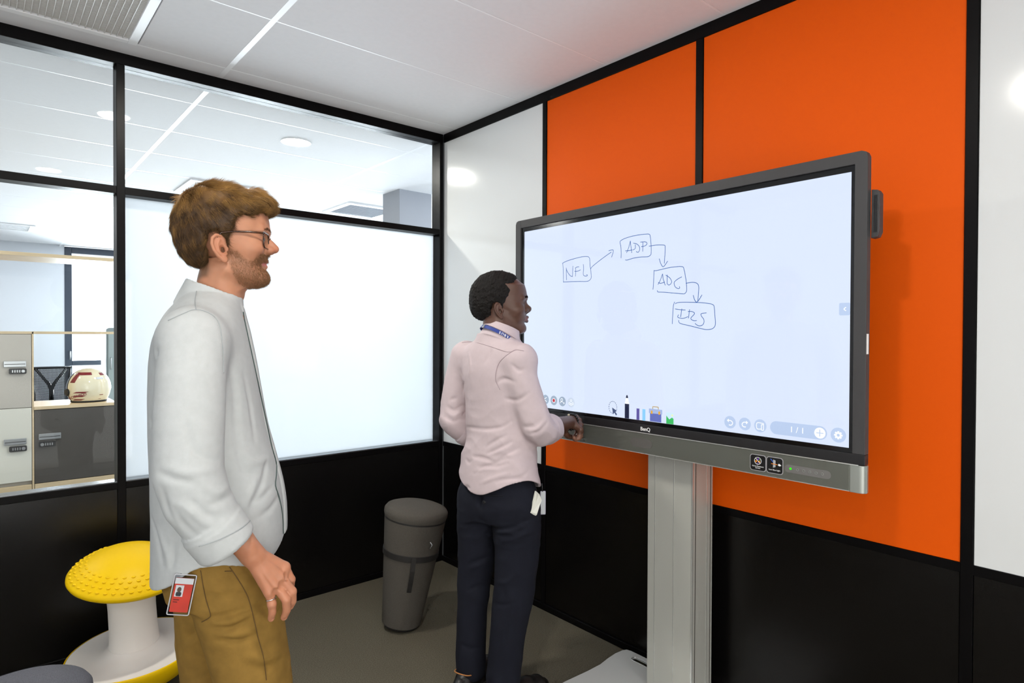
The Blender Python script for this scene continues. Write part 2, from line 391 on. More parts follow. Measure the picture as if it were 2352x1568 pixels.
# storage unit with lockers, front face at y = 1.93
SY, SD = 1.93, .42
st = empty('storage_unit', (-1.95, SY, 0)); tag(st, 'maple storage unit with locker doors behind the glass at far left', 'storage unit')
for x, w_, d_, h_ in ((-2.44, .018, SD, 1.945), (-1.948, .010, SD, 1.43), (-1.474, .018, SD, .912), (-1.474, .018, .018, 1.945)):
    box('upright', x, x+w_, SY, SY+d_, 0 if h_ != 1.945 or x < -2 else .93, h_, M_maple, st, bevel=.001, seg=1)
box('top_board', -2.44, -1.456, SY, SY+SD, 1.927, 1.950, M_maple, st, bevel=.001, seg=1)
box('shelf_board', -2.43, -1.47, SY, SY+SD, 1.415, 1.432, M_maple, st, bevel=.001, seg=1)
box('worktop', -1.938, -1.47, SY-.006, SY+SD, .912, .934, M_maple, st, bevel=.0015, seg=1)
box('locker_body', -2.43, -1.95, SY+.022, SY+SD, .06, 1.414, M_doorbeige, st)
box('locker_body', -1.936, -1.476, SY+.022, SY+SD, .06, .911, M_doordark, st)
def door(x0, x1, z0, z1, m, hx0, hx1, hz, lx0, lx1, lz, left):
    d = box('door', x0, x1, SY, SY+.020, z0, z1, m, st, bevel=.0012, seg=1)
    box('label_holder', hx0, hx1, SY-.010, SY, hz-.020, hz+.020, M_chrome, d, bevel=.002, seg=1)
    box('label_groove', hx0+.004, hx1-.004, SY-.0108, SY-.009, hz-.003, hz+.001, M_lock, d)
    prism('combination_lock', rrect(lx0, lx1, lz-.018, lz+.018, .008), SY-.014, SY, M_lock, d, 'y')
    kx = lx0+.018 if left else lx1-.018
    lathe('lock_knob', [(0, .022), (.009, .022), (.011, .016), (.011, 0)], M_chrome, d, 20, Matrix.Translation((kx, SY, lz)) @ Matrix.Rotation(PI/2, 4, 'X'))
    for k in range(4):
        q = lx0+.036+.012*k if left else lx1-.036-.012*k
        box('lock_dial', q-.003, q+.003, SY-.0155, SY-.013, lz-.008, lz+.008, M_chrome, d)
door(-2.428, -1.951, .932, 1.412, M_doorbeige, -2.093, -1.978, 1.219, -2.067, -1.976, 1.172, False)
door(-2.428, -1.951, .446, .928, M_doorwhite, -2.093, -1.978, .712, -2.067, -1.976, .666, False)
door(-1.935, -1.478, .424, .908, M_doordark, -1.914, -1.794, .730, -1.914, -1.823, .680, True)
for x0, x1, k in ((-2.428, -1.951, -2.03), (-1.935, -1.478, -1.85)):
    d = box('drawer', x0, x1, SY, SY+.020, .062, .420, M_maple, st, bevel=.0012, seg=1)
    lathe('knob', [(0, .028), (.016, .026), (.018, .018), (.010, .010), (.010, 0)], M_lock, d, 20, Matrix.Translation((k, SY, .36)) @ Matrix.Rotation(PI/2, 4, 'X'))
box('plinth', -2.43, -1.47, SY+.03, SY+SD-.02, 0, .06, M_lock, st)
# motorcycle helmet on the worktop
M_helm = mat('ivory_gloss_shell', srgb(232, 224, 196), .12, 0, .5, coat=.5)
M_helmred = mat('dark_red_decal', srgb(128, 40, 48), .3)
M_rubber = mat('black_rubber', srgb(20, 20, 22), .6)
HX, HY, HZ = -1.618, 2.09, .936
he = empty('motorcycle_helmet', (HX, HY, HZ)); tag(he, 'ivory motorcycle helmet with dark red decals standing on the storage unit', 'helmet')
def hpt(a, b, s=1.0):                    # a: longitude (0 = to the camera side -y), b: latitude
    x = .134*s*math.cos(b)*math.sin(a); y = -.115*s*math.cos(b)*math.cos(a); z = .140*s*math.sin(b)
    if z < 0: x *= 1+.10*(z/.14)**2; y *= 1+.10*(z/.14)**2
    return Vector((HX+x*(1.0 if x > 0 else .98), HY+y, HZ+.098+z))
V, F = [], []; na, nb = 56, 28
for j in range(nb+1):
    b = -.72+(PI/2+.72)*j/nb
    for i in range(na): V.append(hpt(2*PI*i/na, b))
for j in range(nb):
    for i in range(na): F.append((j*na+i, j*na+(i+1) % na, (j+1)*na+(i+1) % na, (j+1)*na+i))
F.append(list(range(na-1, -1, -1)))
obj('shell', V, F, M_helm, he, True)
def hpatch(name, a0, a1, b0, b1, m, s=1.006, shear=0., n=8):
    V, F = [], []
    for j in range(n+1):
        for i in range(n+1):
            V.append(hpt(a0+(a1-a0)*i/n+shear*(j/n-.5), b0+(b1-b0)*j/n, s))
    for j in range(n):
        for i in range(n): F.append((j*(n+1)+i, j*(n+1)+i+1, (j+1)*(n+1)+i+1, (j+1)*(n+1)+i))
    o = obj(name, V, F, m, he, True); so = o.modifiers.new('s', 'SOLIDIFY'); so.thickness = .0015; return o
hpatch('decal', -1.0, .10, .72, .92, M_helmred); hpatch('decal', -1.05, -.72, .30, .78, M_helmred, 1.0065, .15)
hpatch('decal', .62, 1.0, .68, .86, M_helmred)
hpatch('decal', .30, .72, .46, .58, mat('pale_blue_sticker', srgb(206, 214, 222), .3))
for k in range(3): hpatch('decal', -.98+.10*k, -.40+.10*k, -.62+.20*k, -.55+.20*k, M_helmred, 1.006, .22)
hpatch('decal', .42, .62, -.36, -.33, M_helmred); hpatch('decal', .42, .56, -.58, -.56, M_helmred)
for q, (txt, a, b) in enumerate((('SCORPION', -.62, -.36),)):
    p = hpt(a, b, 1.012); nrm = Vector((math.sin(a)/.137, -math.cos(a)/.115, .0)).normalized()
    xax = Vector((math.cos(a), math.sin(a), .30)).normalized(); zax = nrm; yax = zax.cross(xax)
    R = Matrix((xax, yax, zax)).transposed().to_4x4(); R.translation = p
    text_obj('lettering', txt, .024, M_helmred, he, R, True)
tube('rim_trim', [hpt(2*PI*k/48, -.72, 1.004) for k in range(48)], .006, M_rubber, he, 8, True)
hpatch('visor_edge', -1.75, -1.28, -.75, .85, mat('smoked_visor', srgb(34, 38, 48), .08), 1.012)
p = hpt(-1.32, -.18, 1.02); lathe('visor_pivot', [(0, .010), (.022, .008), (.026, 0)], M_rubber, he, 24, Matrix.Translation(p) @ Matrix.Rotation(-1.15, 4, 'Z') @ Matrix.Rotation(PI/2, 4, 'X'))
# mesh-back office chair by the far window
M_mesh = mat('black_chair_mesh', srgb(24, 25, 28), .6)
OX, OY = -1.475, 7.05
oc = empty('office_chair', (OX, OY, 0)); tag(oc, 'black mesh-back office chair seen through the storage unit by the window', 'chair')
W2, Z0, Z1 = .205, .46, .955
def cy(x, z): return OY+.5*x*x+.05*((z-.7)/.3)**2
outer = [(-W2*.86, Z0), (W2*.86, Z0), (W2*.93, .7), (W2, Z1-.02), (W2*.95, Z1), (-W2*.95, Z1), (-W2, Z1-.02), (-W2*.93, .7)]
tube('back_frame', [(OX+x, cy(x, z), z) for x, z in [tuple(p) for p in catmull(outer+[outer[0]], 4)[:-1]]], .014, M_lock, oc, 8, True)
for sgn in (-1, 1): tube('back_strut', [(OX, OY+.03, Z0), (OX, OY+.03, .66), (OX+sgn*.03, OY+.03, .74), (OX+sgn*W2*.82, OY+.045, Z1-.01)], [.026, .026, .022, .016], M_lock, oc, 8)
bm = bmesh.new()
def wire(p, q, w):
    d = (Vector(q)-Vector(p)); n = Vector((0, 1, 0)); t = d.cross(n).normalized()*w
    v = [bm.verts.new(Vector(p)+t), bm.verts.new(Vector(p)-t), bm.verts.new(Vector(q)-t), bm.verts.new(Vector(q)+t)]; bm.faces.new(v)
for k in range(-13, 14):
    x = W2*.92*k/13.5
    for j in range(10):
        z, z2 = Z0+(Z1-Z0)*j/10, Z0+(Z1-Z0)*(j+1)/10; wire((OX+x, cy(x, z), z), (OX+x, cy(x, z2), z2), .0036)
for j in range(1, 34):
    z = Z0+(Z1-Z0)*j/34
    for k in range(8):
        x, x2 = -W2*.92+W2*1.84*k/8, -W2*.92+W2*1.84*(k+1)/8; wire((OX+x, cy(x, z), z), (OX+x2, cy(x2, z), z), .0036)
tag(bm_obj('back_mesh', bm, M_mesh, oc), kind='stuff'); bpy.data.objects['back_mesh'].modifiers.new('s', 'SOLIDIFY').thickness = .003
prism('seat', rrect(OX-.24, OX+.24, OY-.46, OY+.02, .09), .42, .49, M_lock, oc, 'z', .02)
tube('column', [(OX, OY-.2, .10), (OX, OY-.2, .43)], .028, M_lock, oc, 12)
for k in range(5):
    a = 2*PI*k/5+.3; tube('base_arm', [(OX, OY-.2, .11), (OX+.28*math.cos(a), OY-.2+.28*math.sin(a), .075)], [.026, .017], M_lock, oc, 8)
    lathe('caster', [(0, -.012), (.028, -.012), (.030, 0), (.028, .012), (0, .012)], M_rubber, oc, 16, Matrix.Translation((OX+.29*math.cos(a), OY-.2+.29*math.sin(a), .030)) @ Matrix.Rotation(a, 4, 'Z') @ Matrix.Rotation(PI/2, 4, 'X'))
gc = empty('grey_cabinet', (-.78, 6.55, 0)); tag(gc, 'tall grey cabinet with rounded top by the far window', 'cabinet')
M_gcab = mat('grey_cabinet_paint', srgb(128, 140, 140), .5)
prism('body', rrect(-.95, -.59, 0.0, 1.49, .035), 6.35, 6.80, M_gcab, gc, 'y', .006)
prism('front_door', rrect(-.93, -.61, 0.06, 1.44, .02), 6.33, 6.351, mat('grey_cabinet_door', srgb(150, 162, 160), .4), gc, 'y', .003)
tube('door_handle', [(-.90, 6.33, .95), (-.90, 6.31, .96), (-.90, 6.31, 1.09), (-.90, 6.33, 1.10)], .006, M_chrome, gc)
# ------------------------------------------------------------------ interactive display on its stand
M_bezel = mat('charcoal_bezel', srgb(62, 61, 62), .5, 0, .4)
M_bezelblack = mat('black_bezel_glass', srgb(12, 12, 15), .12, 0, .5)
M_bar = mat('gunmetal_bar', srgb(112, 114, 106), .42, .55, bump=(1500, .15))
M_cap = mat('silver_end_cap', srgb(158, 162, 156), .38, .5)
M_alu = mat('anodised_aluminium', srgb(188, 188, 180), .42, .25, bump=(900, .10, (1, 1, .02)))
M_aluline = mat('bright_aluminium_rib', srgb(226, 228, 224), .25, .7)
M_aludark = mat('dark_groove', srgb(70, 66, 62), .5, .3)
M_base = mat('silver_powder_coat', srgb(204, 206, 204), .5, .1, bump=(1400, .2))
M_screen = mat('lit_screen', (.004, .005, .006, 1), .06, 0, .5, emit=(.70, .785, .985), strength=.90)
nt = M_screen.node_tree; pb = nt.nodes['Principled BSDF']           # a panel whose backlight is a little stronger to one side
def pix(name, r, g, b, s=1.0): return mat(name, (.004, .005, .006, 1), .06, 0, .5, emit=srgb(r, g, b), strength=s)
XS = -.2853
dp = empty('interactive_display', (-.13, -1.836, 0)); tag(dp, 'large interactive touch screen with hand-drawn diagram on a grey aluminium stand', 'display')
def S(u, v): return (-1.087-u/1000, 1.097+v/1000)
screen = box('screen', XS, XS+.004, -2.5158, -1.087, 1.097, 1.9009, M_screen, dp)
def scr_shape(name, pts, m, lvl=1, parent=screen, x=XS, th=.0003):
    return prism(name, [S(u, v) for u, v in pts], x-lvl*th, x-(lvl-1)*th+.00005, m, parent, 'x')
# bezel: black inner band, charcoal outer frame, silver speaker bar
for a in ((-2.5275, -2.5158, 1.083, 1.919), (-1.087, -1.068, 1.083, 1.919), (-2.5158, -1.087, 1.9009, 1.919), (-2.5158, -1.087, 1.083, 1.097)):
    box('inner_bezel', XS-.0002, XS+.012, *a, M_bezelblack, dp)
def frame_bar(pts): return prism('bezel', pts, XS-.008, XS+.020, M_bezel, dp, 'x', .002)
OY0, OY1, OZ0, OZ1 = -2.562, -1.033, 1.050, 1.955
frame_bar([(-2.5275, 1.083), (-2.5275, 1.919), (-1.068, 1.919), (-1.068, 1.9195), (-1.068, OZ1), (-2.545, OZ1), (-2.557, OZ1-.005), (OY0, OZ1-.017), (OY0, 1.083)])
prism('bezel', [(-1.068, 1.083), (-1.068, OZ1), (-1.050, OZ1), (-1.038, OZ1-.005), (OY1, OZ1-.017), (OY1, 1.083)], XS-.008, XS+.020, M_bezel, dp, 'x', .002)
prism('bezel', [(OY0, 1.052), (OY0, 1.083), (OY1, 1.083), (OY1, 1.052)], XS-.008, XS+.020, mat('black_lower_bezel', srgb(30, 29, 31), .45), dp, 'x', .002)
box('rear_housing', XS+.016, -.205, -2.50, -1.095, 1.10, 1.90, M_bezel, dp, bevel=.01)
box('rear_housing', XS+.016, -.190, -2.25, -1.40, 1.02, 1.45, M_bezel, dp, bevel=.01)
bar = box('speaker_bar', XS-.006, XS+.028, -2.521, OY1, .972, 1.050, M_bar, dp, bevel=.002)
prism('end_cap', [(XS-.0065, -2.521), (XS+.030, -2.521), (XS+.030, -2.552), (XS+.020, -2.562), (XS+.006, -2.563), (XS-.004, -2.556), (XS-.0065, -2.545)], .970, 1.0505, M_cap, dp, 'z', .002)
box('trim_line', XS-.0085, XS-.004, -2.545, OY1, 1.0495, 1.0525, M_aluline, bar); box('trim_line', XS-.0075, XS-.004, -2.521, OY1, .9715, .9735, M_aluline, bar)
XB = XS-.006
def bar_shape(name, pts, m, lvl=1, parent=bar): return prism(name, [S(u, v) for u, v in pts], XB-lvl*.0006, XB+.0004, m, parent, 'x')
bar_shape('sensor_window', rrect(631, 734, -103, -68, 17), mat('sensor_window', srgb(104, 102, 98), .35, .3))
btn = bar_shape('button_panel', rrect(1242, 1382, -101, -76, 12), mat('button_panel', srgb(122, 120, 118), .4, .3))
bar_shape('power_light', circle(1260.6, -88.2, 3.6), emission_mat('green_power_light', srgb(60, 230, 30), 1.2), 2, btn)
for k in range(5):
    o = 1283.1+18.65*k
    tube('button_ring', [(XB-.0012, *S(o+3.6*math.cos(2*PI*j/20), -88+3.6*math.sin(2*PI*j/20))) for j in range(20)], .0006, M_cap, btn, 6, True)
M_stk = mat('black_sticker', srgb(20, 20, 21), .4); M_stkrim = mat('silver_sticker_rim', srgb(186, 184, 188), .4, .3)
M_ink = mat('white_print', srgb(238, 238, 238), .6)
RX = Matrix(((0, 0, -1, 0), (-1, 0, 0, 0), (0, 1, 0, 0), (0, 0, 0, 1)))      # text reading to -y, facing -x
def stext(name, body, size_mm, u, v, m, parent, x, bold=False):
    y, z = S(u, v); M = Matrix.Translation((x, y, z)) @ RX; return text_obj(name, body, size_mm/1000, m, parent, M, bold)
for (u0, u1, lines, kind) in ((1126, 1181, ('Germ-Resistant', 'Screen'), 0), (1182, 1237, ('Low Blue Light',), 1)):
    r = bar_shape('sticker_rim', rrect(u0, u1, -113, -60, 9), M_stkrim, 1)
    bar_shape('sticker', rrect(u0+2, u1-2, -111, -62, 8), M_stk, 2, r)
    c = (u0+u1)/2
    for k, tx in enumerate(lines): stext('sticker_text', tx, 6.2, c, -98-5.4*k if len(lines) > 1 else -101, M_ink, r, XB-.0014)
    if kind == 0:
        tube('sticker_emblem', [(XB-.0014, *S(c+11.5*math.cos(2*PI*j/32), -80+11.5*math.sin(2*PI*j/32))) for j in range(32)], .0008, M_ink, r, 6, True)
        bar_shape('sticker_emblem', [(c-8.6, -72.4), (c-7.4, -71.2), (c+8.6, -87.6), (c+7.4, -88.8)], M_ink, 3, r)
        for (du, dv, rr, col) in ((-6, -82, 3.0, (236, 140, 30)), (4.5, -82.5, 3.2, (236, 140, 30)), (1, -74, 2.6, (110, 60, 170)), (6, -76.5, 1.6, (90, 190, 60)), (0, -88, 2.2, (90, 50, 150))):
            bar_shape('sticker_emblem', [(c+du+rr*(1+.25*math.cos(5*a))*math.cos(a), dv+rr*(1+.25*math.cos(5*a))*math.sin(a)) for a in [2*PI*j/25 for j in range(25)]], mat('emblem_colour', srgb(*col), .5), 2.6, r)
    else:
        bar_shape('sticker_emblem', [(c-5, -94), (c+3, -91), (c+3, -70), (c-5, -68)], mat('emblem_grey', srgb(170, 172, 174), .5), 2.6, r)
        for (p, q, col) in (((c-13, -67), (c-5, -76), (60, 110, 220)), ((c-11, -82), (c+9, -82.5), (226, 130, 40))):
            tube('sticker_emblem', [(XB-.0016, *S(*p)), (XB-.0016, *S(*q))], .0011, mat('emblem_ray', srgb(*col), .5), r, 6)
        bar_shape('sticker_emblem', [(c+11, -84), (c+13, -79), (c+17, -79.5), (c+22, -84), (c+16, -86.5)], M_ink, 3, r)
stext('brand_lettering', 'BenQ', 19.5, 703.5, -31, M_ink, dp, XS-.0086, True)
# side handle and side label
hd = prism('side_handle', [(-2.562, 1.705), (-2.562, 1.845), (-2.578, 1.842), (-2.584, 1.832), (-2.584, 1.722), (-2.578, 1.708)], XS+.020, XS+.050, M_bezel, dp, 'x', .002)
box('handle_recess', XS+.0192, XS+.0205, -2.578, -2.569, 1.722, 1.828, M_lock, hd)
box('side_label', XS-.004, XS+.010, -2.5626, -2.561, 1.372, 1.430, M_ink, dp)
STROKES = [
('drawn_box', [[(248.4,637.5),(274.2,644.5),(316.4,650.7),(362.8,654.8),(393.1,653.5),(405.5,647.2),(409.1,632.1),(410.7,613.5),(414.4,591.2),(417.4,572.5),(416.0,561.6),(406.2,553.0),(388.8,550.0),(348.2,552.5),(290.8,554.6),(254.3,556.0)],[(251.1,637.2),(254.0,603.1),(255.4,553.6)]]),
('handwritten_letter', [[(274.7,563.2),(273.5,586.3),(272.8,616.2)],[(272.8,611.3),(279.9,597.3),(295.9,580.9),(309.6,575.4)],[(309.6,576.2),(310.5,598.9),(312.5,620.7)]]),
('handwritten_letter', [[(327.4,575.0),(328.8,597.5),(327.1,612.7)],[(325.6,610.6),(337.5,614.6),(347.8,614.5)],[(321.0,597.3),(337.6,596.1),(357.1,601.0)]]),
('handwritten_letter', [[(372.1,623.4),(374.3,605.3),(372.4,586.8),(374.5,576.2),(386.1,572.5),(394.6,573.4),(395.6,575.9),(389.6,578.2)]]),
('drawn_arrow', [[(412.3,599.4),(423.1,609.6),(457.0,628.0),(494.9,646.2),(525.1,659.5)],[(510.2,665.6),(529.7,667.9),(534.3,663.9),(532.1,653.5),(525.3,637.7)]]),
('drawn_box', [[(574.0,630.5),(575.2,649.3),(572.8,674.1),(569.1,693.8),(572.6,699.4),(590.4,705.4),(621.1,709.9),(655.6,711.7),(693.4,710.9),(707.9,709.2),(714.1,703.1),(716.8,682.7),(719.4,658.9),(719.6,638.8),(716.0,629.1),(702.4,624.3),(668.9,626.0),(634.8,624.7),(606.5,620.3),(595.5,621.6)]]),
('handwritten_letter', [[(601.9,648.9),(612.7,670.0),(620.4,693.4)],[(620.4,693.4),(622.3,675.9),(627.7,646.0)],[(595.2,657.2),(612.8,656.1),(630.2,657.8)]]),
('handwritten_letter', [[(634.3,683.2),(651.6,677.9),(663.6,666.4),(665.3,654.3),(658.2,645.5),(648.4,649.2)],[(643.9,677.0),(644.0,661.6),(632.4,656.9)]]),
('handwritten_letter', [[(680.3,681.6),(679.7,646.1)],[(668.5,683.3),(689.5,682.3),(699.1,677.2),(697.1,669.7),(685.4,665.8),(672.9,665.5)]]),
('drawn_arrow', [[(708.7,663.4),(738.9,664.2),(762.9,662.4),(777.6,660.1),(782.0,655.1),(781.8,629.5),(779.3,592.0)],[(756.6,612.1),(761.5,596.8),(769.5,583.6),(774.7,580.8),(781.3,585.2),(794.1,599.9)]]),
('drawn_box', [[(728.8,498.3),(731.8,534.2),(733.5,571.4)],[(732.7,568.8),(747.7,569.0),(771.6,571.9),(802.9,575.3),(833.6,576.1),(852.4,575.0),(861.8,570.7),(867.5,551.1),(873.3,522.0),(876.1,496.4),(874.8,483.7),(868.1,477.0),(860.7,476.1),(826.7,480.2),(780.2,485.7),(754.3,487.7),(749.1,490.6),(748.7,494.6)]]),
('handwritten_letter', [[(751.3,515.7),(762.0,532.3),(771.7,554.7)],[(771.7,554.1),(775.0,534.7),(783.9,511.2)],[(752.1,523.6),(764.1,519.9),(781.8,523.8)]]),
('handwritten_letter', [[(792.6,550.0),(792.5,514.0)],[(785.5,548.8),(803.2,537.8),(811.0,525.9),(809.2,516.2),(799.5,511.3),(794.8,515.5)]]),
('handwritten_letter', [[(855.4,537.9),(837.7,530.7),(824.5,521.8),(822.6,513.8),(828.4,502.2),(839.9,496.1),(846.3,498.0),(844.7,503.8)]]),
('drawn_arrow', [[(872.3,513.1),(893.6,515.4),(908.1,514.2),(918.9,509.7),(924.8,500.0),(924.6,478.1),(921.3,445.3)],[(903.4,469.6),(906.8,456.9),(914.1,445.6),(919.5,445.4),(928.3,454.4),(938.5,469.3)]]),
('drawn_box', [[(816.1,367.9),(817.4,398.8),(819.5,431.2),(825.1,448.9)],[(827.8,441.7),(838.4,445.2),(864.7,445.8),(912.3,443.4),(947.9,440.3),(972.4,436.3),(984.4,430.7),(987.3,419.9),(989.2,395.3),(992.1,370.7),(988.5,357.0),(978.3,349.4),(959.2,347.0),(938.1,350.1),(894.9,359.8),(854.1,368.5),(844.7,374.1),(843.5,382.1)]]),
('handwritten_letter', [[(827.2,422.6),(849.9,419.3),(871.6,417.8)],[(856.3,423.0),(853.8,407.7),(850.9,392.3)],[(842.5,401.5),(838.8,393.5),(850.2,388.5),(865.2,388.2),(881.8,393.7)]]),
('handwritten_letter', [[(888.9,419.5),(883.7,387.9)],[(881.6,411.8),(898.1,411.4),(908.3,406.4),(906.2,400.1),(894.6,389.3),(896.5,382.9),(907.4,378.7),(917.9,379.1)]]),
('handwritten_letter', [[(956.6,405.3),(939.4,403.8),(934.8,401.1),(937.7,393.2),(945.6,383.7),(947.1,372.8),(941.5,363.5),(929.1,359.9),(918.4,363.7),(911.1,369.2)]]),
]
M_inkline = pix('ink_pixels', 52, 92, 158)
def ribbon_mesh(name, strokes, w, m, parent):
    V, F = [], []
    for s in strokes:
        P = catmull(s, 5) if len(s) > 2 else [np.array(p, float) for p in s]
        n = len(P); b = len(V)
        for i in range(n):
            t = P[min(i+1, n-1)]-P[max(i-1, 0)]; t = t/(np.hypot(*t)+1e-9); nn = np.array([-t[1], t[0]])*w
            for q in (P[i]+nn, P[i]-nn):
                y, z = S(*q); V.append((XS-.0004, y, z))
        for i in range(n-1): F.append((b+2*i, b+2*i+1, b+2*i+3, b+2*i+2))
    o = obj(name, V, F, m, parent); o.modifiers.new('s', 'SOLIDIFY').thickness = .0002; return o
for nm, st_ in STROKES: ribbon_mesh(nm, st_, 1.15, M_inkline, screen)
P_btn = pix('button_pixels', 178, 196, 226); P_btngrey = pix('grey_button_pixels', 150, 166, 186); P_btnpale = pix('pale_button_pixels', 196, 208, 226); P_white = pix('white_pixels', 244, 248, 255)
P_dark = pix('dark_pixels', 30, 36, 62); P_slate = pix('slate_pixels', 74, 88, 122)
ribbon_mesh('toolbar_line', [[(60, 68), (1085, 66.5), (1420, 66)]], .6, pix('line_pixels', 206, 216, 234), screen)
for u, m in ((146.6, P_btngrey), (199.5, P_btngrey), (251.9, P_btngrey), (304.9, P_btnpale)):
    b = scr_shape('toolbar_button', circle(u, 36.6, 21), m, 1)
    if u == 146.6: ribbon_mesh('icon', [[(154, 46), (138, 37), (154, 28)]], 1.5, P_white, b)
    elif u == 199.5:
        scr_shape('icon', circle(u, 36.6, 10), P_white, 2, b); scr_shape('icon', circle(u, 36.6, 7.6), pix('record_red_pixels', 178, 36, 52), 3, b)
    elif u < 260: ribbon_mesh('icon', [[(u-3+6*math.cos(a), 43+6*math.sin(a)) for a in [2*PI*k/12 for k in range(13)]], [(u-14, 27), (u-11, 33), (u-3, 35), (u+3, 33)], [(u+5, 30), (u+15, 30)], [(u+10, 25), (u+10, 35)]], 1.2, P_white, b)
    else: ribbon_mesh('icon', [[(u+q[0]+4.4*math.cos(a), 36+q[1]+4.4*math.sin(a)) for a in [2*PI*k/10 for k in range(11)]] for q in ((0, 8), (-10, -4), (10, -4), (0, -8))], 1.0, P_white, b)
la = empty('lasso_icon', (XS, *S(536.6, 37)), screen)
ribbon_mesh('dash', [[(536.6+20.5*math.cos(a), 37+24*math.sin(a)) for a in (a0, a0+.11, a0+.22)] for a0 in [-2.2+2*PI*k/17 for k in range(17)] if not -1.6 < a0 < -.5], 1.1, P_slate, la)
scr_shape('cursor', [(533, 36), (538, 9), (545, 16), (554, 6), (559, 11), (550, 20), (558, 25)], P_slate, 2, la)
pen = scr_shape('pen_icon', [(597.5, 0.3), (618.7, 0.3), (618.7, 57.2), (597.5, 57.2)], P_dark, 1)
scr_shape('pen_barrel', [(597.5, 57.2), (618.7, 57.2), (613.5, 80), (602.5, 80)], P_white, 1, pen); scr_shape('pen_tip', [(602.5, 80), (613.5, 80), (611.5, 89), (608, 92.4), (604.5, 89)], P_dark, 1, pen)
scr_shape('marker_icon', [(655.1, .3), (668.7, .3), (668.7, 44), (655.1, 44)], pix('violet_pixels', 86, 78, 150), 1)
scr_shape('marker_icon', [(683.1, .3), (697.3, .3), (697.3, 44), (683.1, 44)], pix('sky_pixels', 132, 196, 240), 1)
tb = scr_shape('toolbox_icon', [(718.6, 1.5), (770.1, 1.5), (770.1, 34), (718.6, 34)], pix('toolbox_pixels', 92, 104, 176), 1)
scr_shape('toolbox_lid', [(713.9, 32), (774.5, 32), (774.5, 49), (713.9, 49)], pix('toolbox_lid_pixels', 156, 174, 214), 2, tb)
for u in (723.4, 757.5): scr_shape('toolbox_latch', [(u, 30), (u+7.2, 30), (u+7.2, 42), (u, 42)], pix('amber_pixels', 222, 160, 20), 3, tb)
ribbon_mesh('toolbox_handle', [[(731.5, 49), (731.5, 57.5)], [(731, 57.5), (757, 57.5)], [(756.5, 49), (756.5, 57.5)]], 1.4, pix('handle_pixels', 178, 146, 60), tb)
ph = scr_shape('picture_icon', [(792.7, .5), (824.1, .5), (824.1, 42.4), (792.7, 42.4)], pix('picture_sky_pixels', 198, 224, 246), 1)
scr_shape('picture_hill', [(792.7, .5), (824.1, .5), (824.1, 21), (817, 25), (805.5, 17), (792.7, 30)], pix('green_pixels', 62, 180, 96), 2, ph)
scr_shape('picture_sun', circle(818.5, 33, 4), pix('sun_pixels', 226, 232, 180), 2, ph)
for u, k in ((1049.5, 0), (1103.1, 1), (1156.9, 2), (1399.2, 3)):
    b = scr_shape('toolbar_button', circle(u, 33.6, 21 if k < 3 else 22), P_btn, 1)
    sg = 1 if k == 0 else -1
    if k < 2:
        ribbon_mesh('icon', [[(u+sg*q[0], 33.6+q[1]) for q in ((-6, 5.5), (3, 5.5), (9, 1), (9, -5), (4, -9.5), (-4, -9.5))]], 1.5, P_white, b)
        scr_shape('icon', [(u+sg*q[0], 33.6+q[1]) for q in ((-4.5, 11.5), (-11.5, 5.5), (-4.5, -.5))], P_white, 2, b)
    elif k == 2: ribbon_mesh('icon', [[(u+4, 23.5), (u-11, 23.5), (u-11, 42), (u+11, 42)], [(u+4, 20), (u+11, 20)], [(u+4, 38), (u+11, 38)], [(u+4, 20), (u+4, 38)], [(u+11, 20), (u+11, 42)]], 1.2, P_white, b)
    else:
        g = []
        for j in range(8):
            for da, rr in ((-.30, 9.2), (-.20, 12.2), (.20, 12.2), (.30, 9.2)): a = 2*PI*j/8+da; g.append((u+rr*math.cos(a), 33.4+rr*math.sin(a)))
        scr_shape('icon', g, P_white, 2, b); scr_shape('icon', circle(u, 33.4, 4.2), P_btn, 3, b)
pl_ = scr_shape('page_counter', rrect(1190, 1367, 12.8, 54.4, 20.7, 10), P_btn, 1)
scr_shape('plus_button', circle(1346, 33.2, 16.5), P_white, 2, pl_)
ribbon_mesh('plus_sign', [[(1335.5, 33.2), (1356.5, 33.2)], [(1346, 22.7), (1346, 43.7)]], 1.2, P_btn, pl_)
for o in [c for c in pl_.children if c.name.startswith('plus_sign')]: o.location.x -= .0005
stext('page_number', '1 / 1', 26, 1277, 33, P_white, pl_, XS-.0006)
tabp = scr_shape('side_tab', rrect(1398, 1428.6, 387.5, 424, 4), P_btn, 1)
ribbon_mesh('icon', [[(1417.5, 411), (1411.5, 405.8), (1417.5, 400.5)]], 1.3, P_white, tabp)
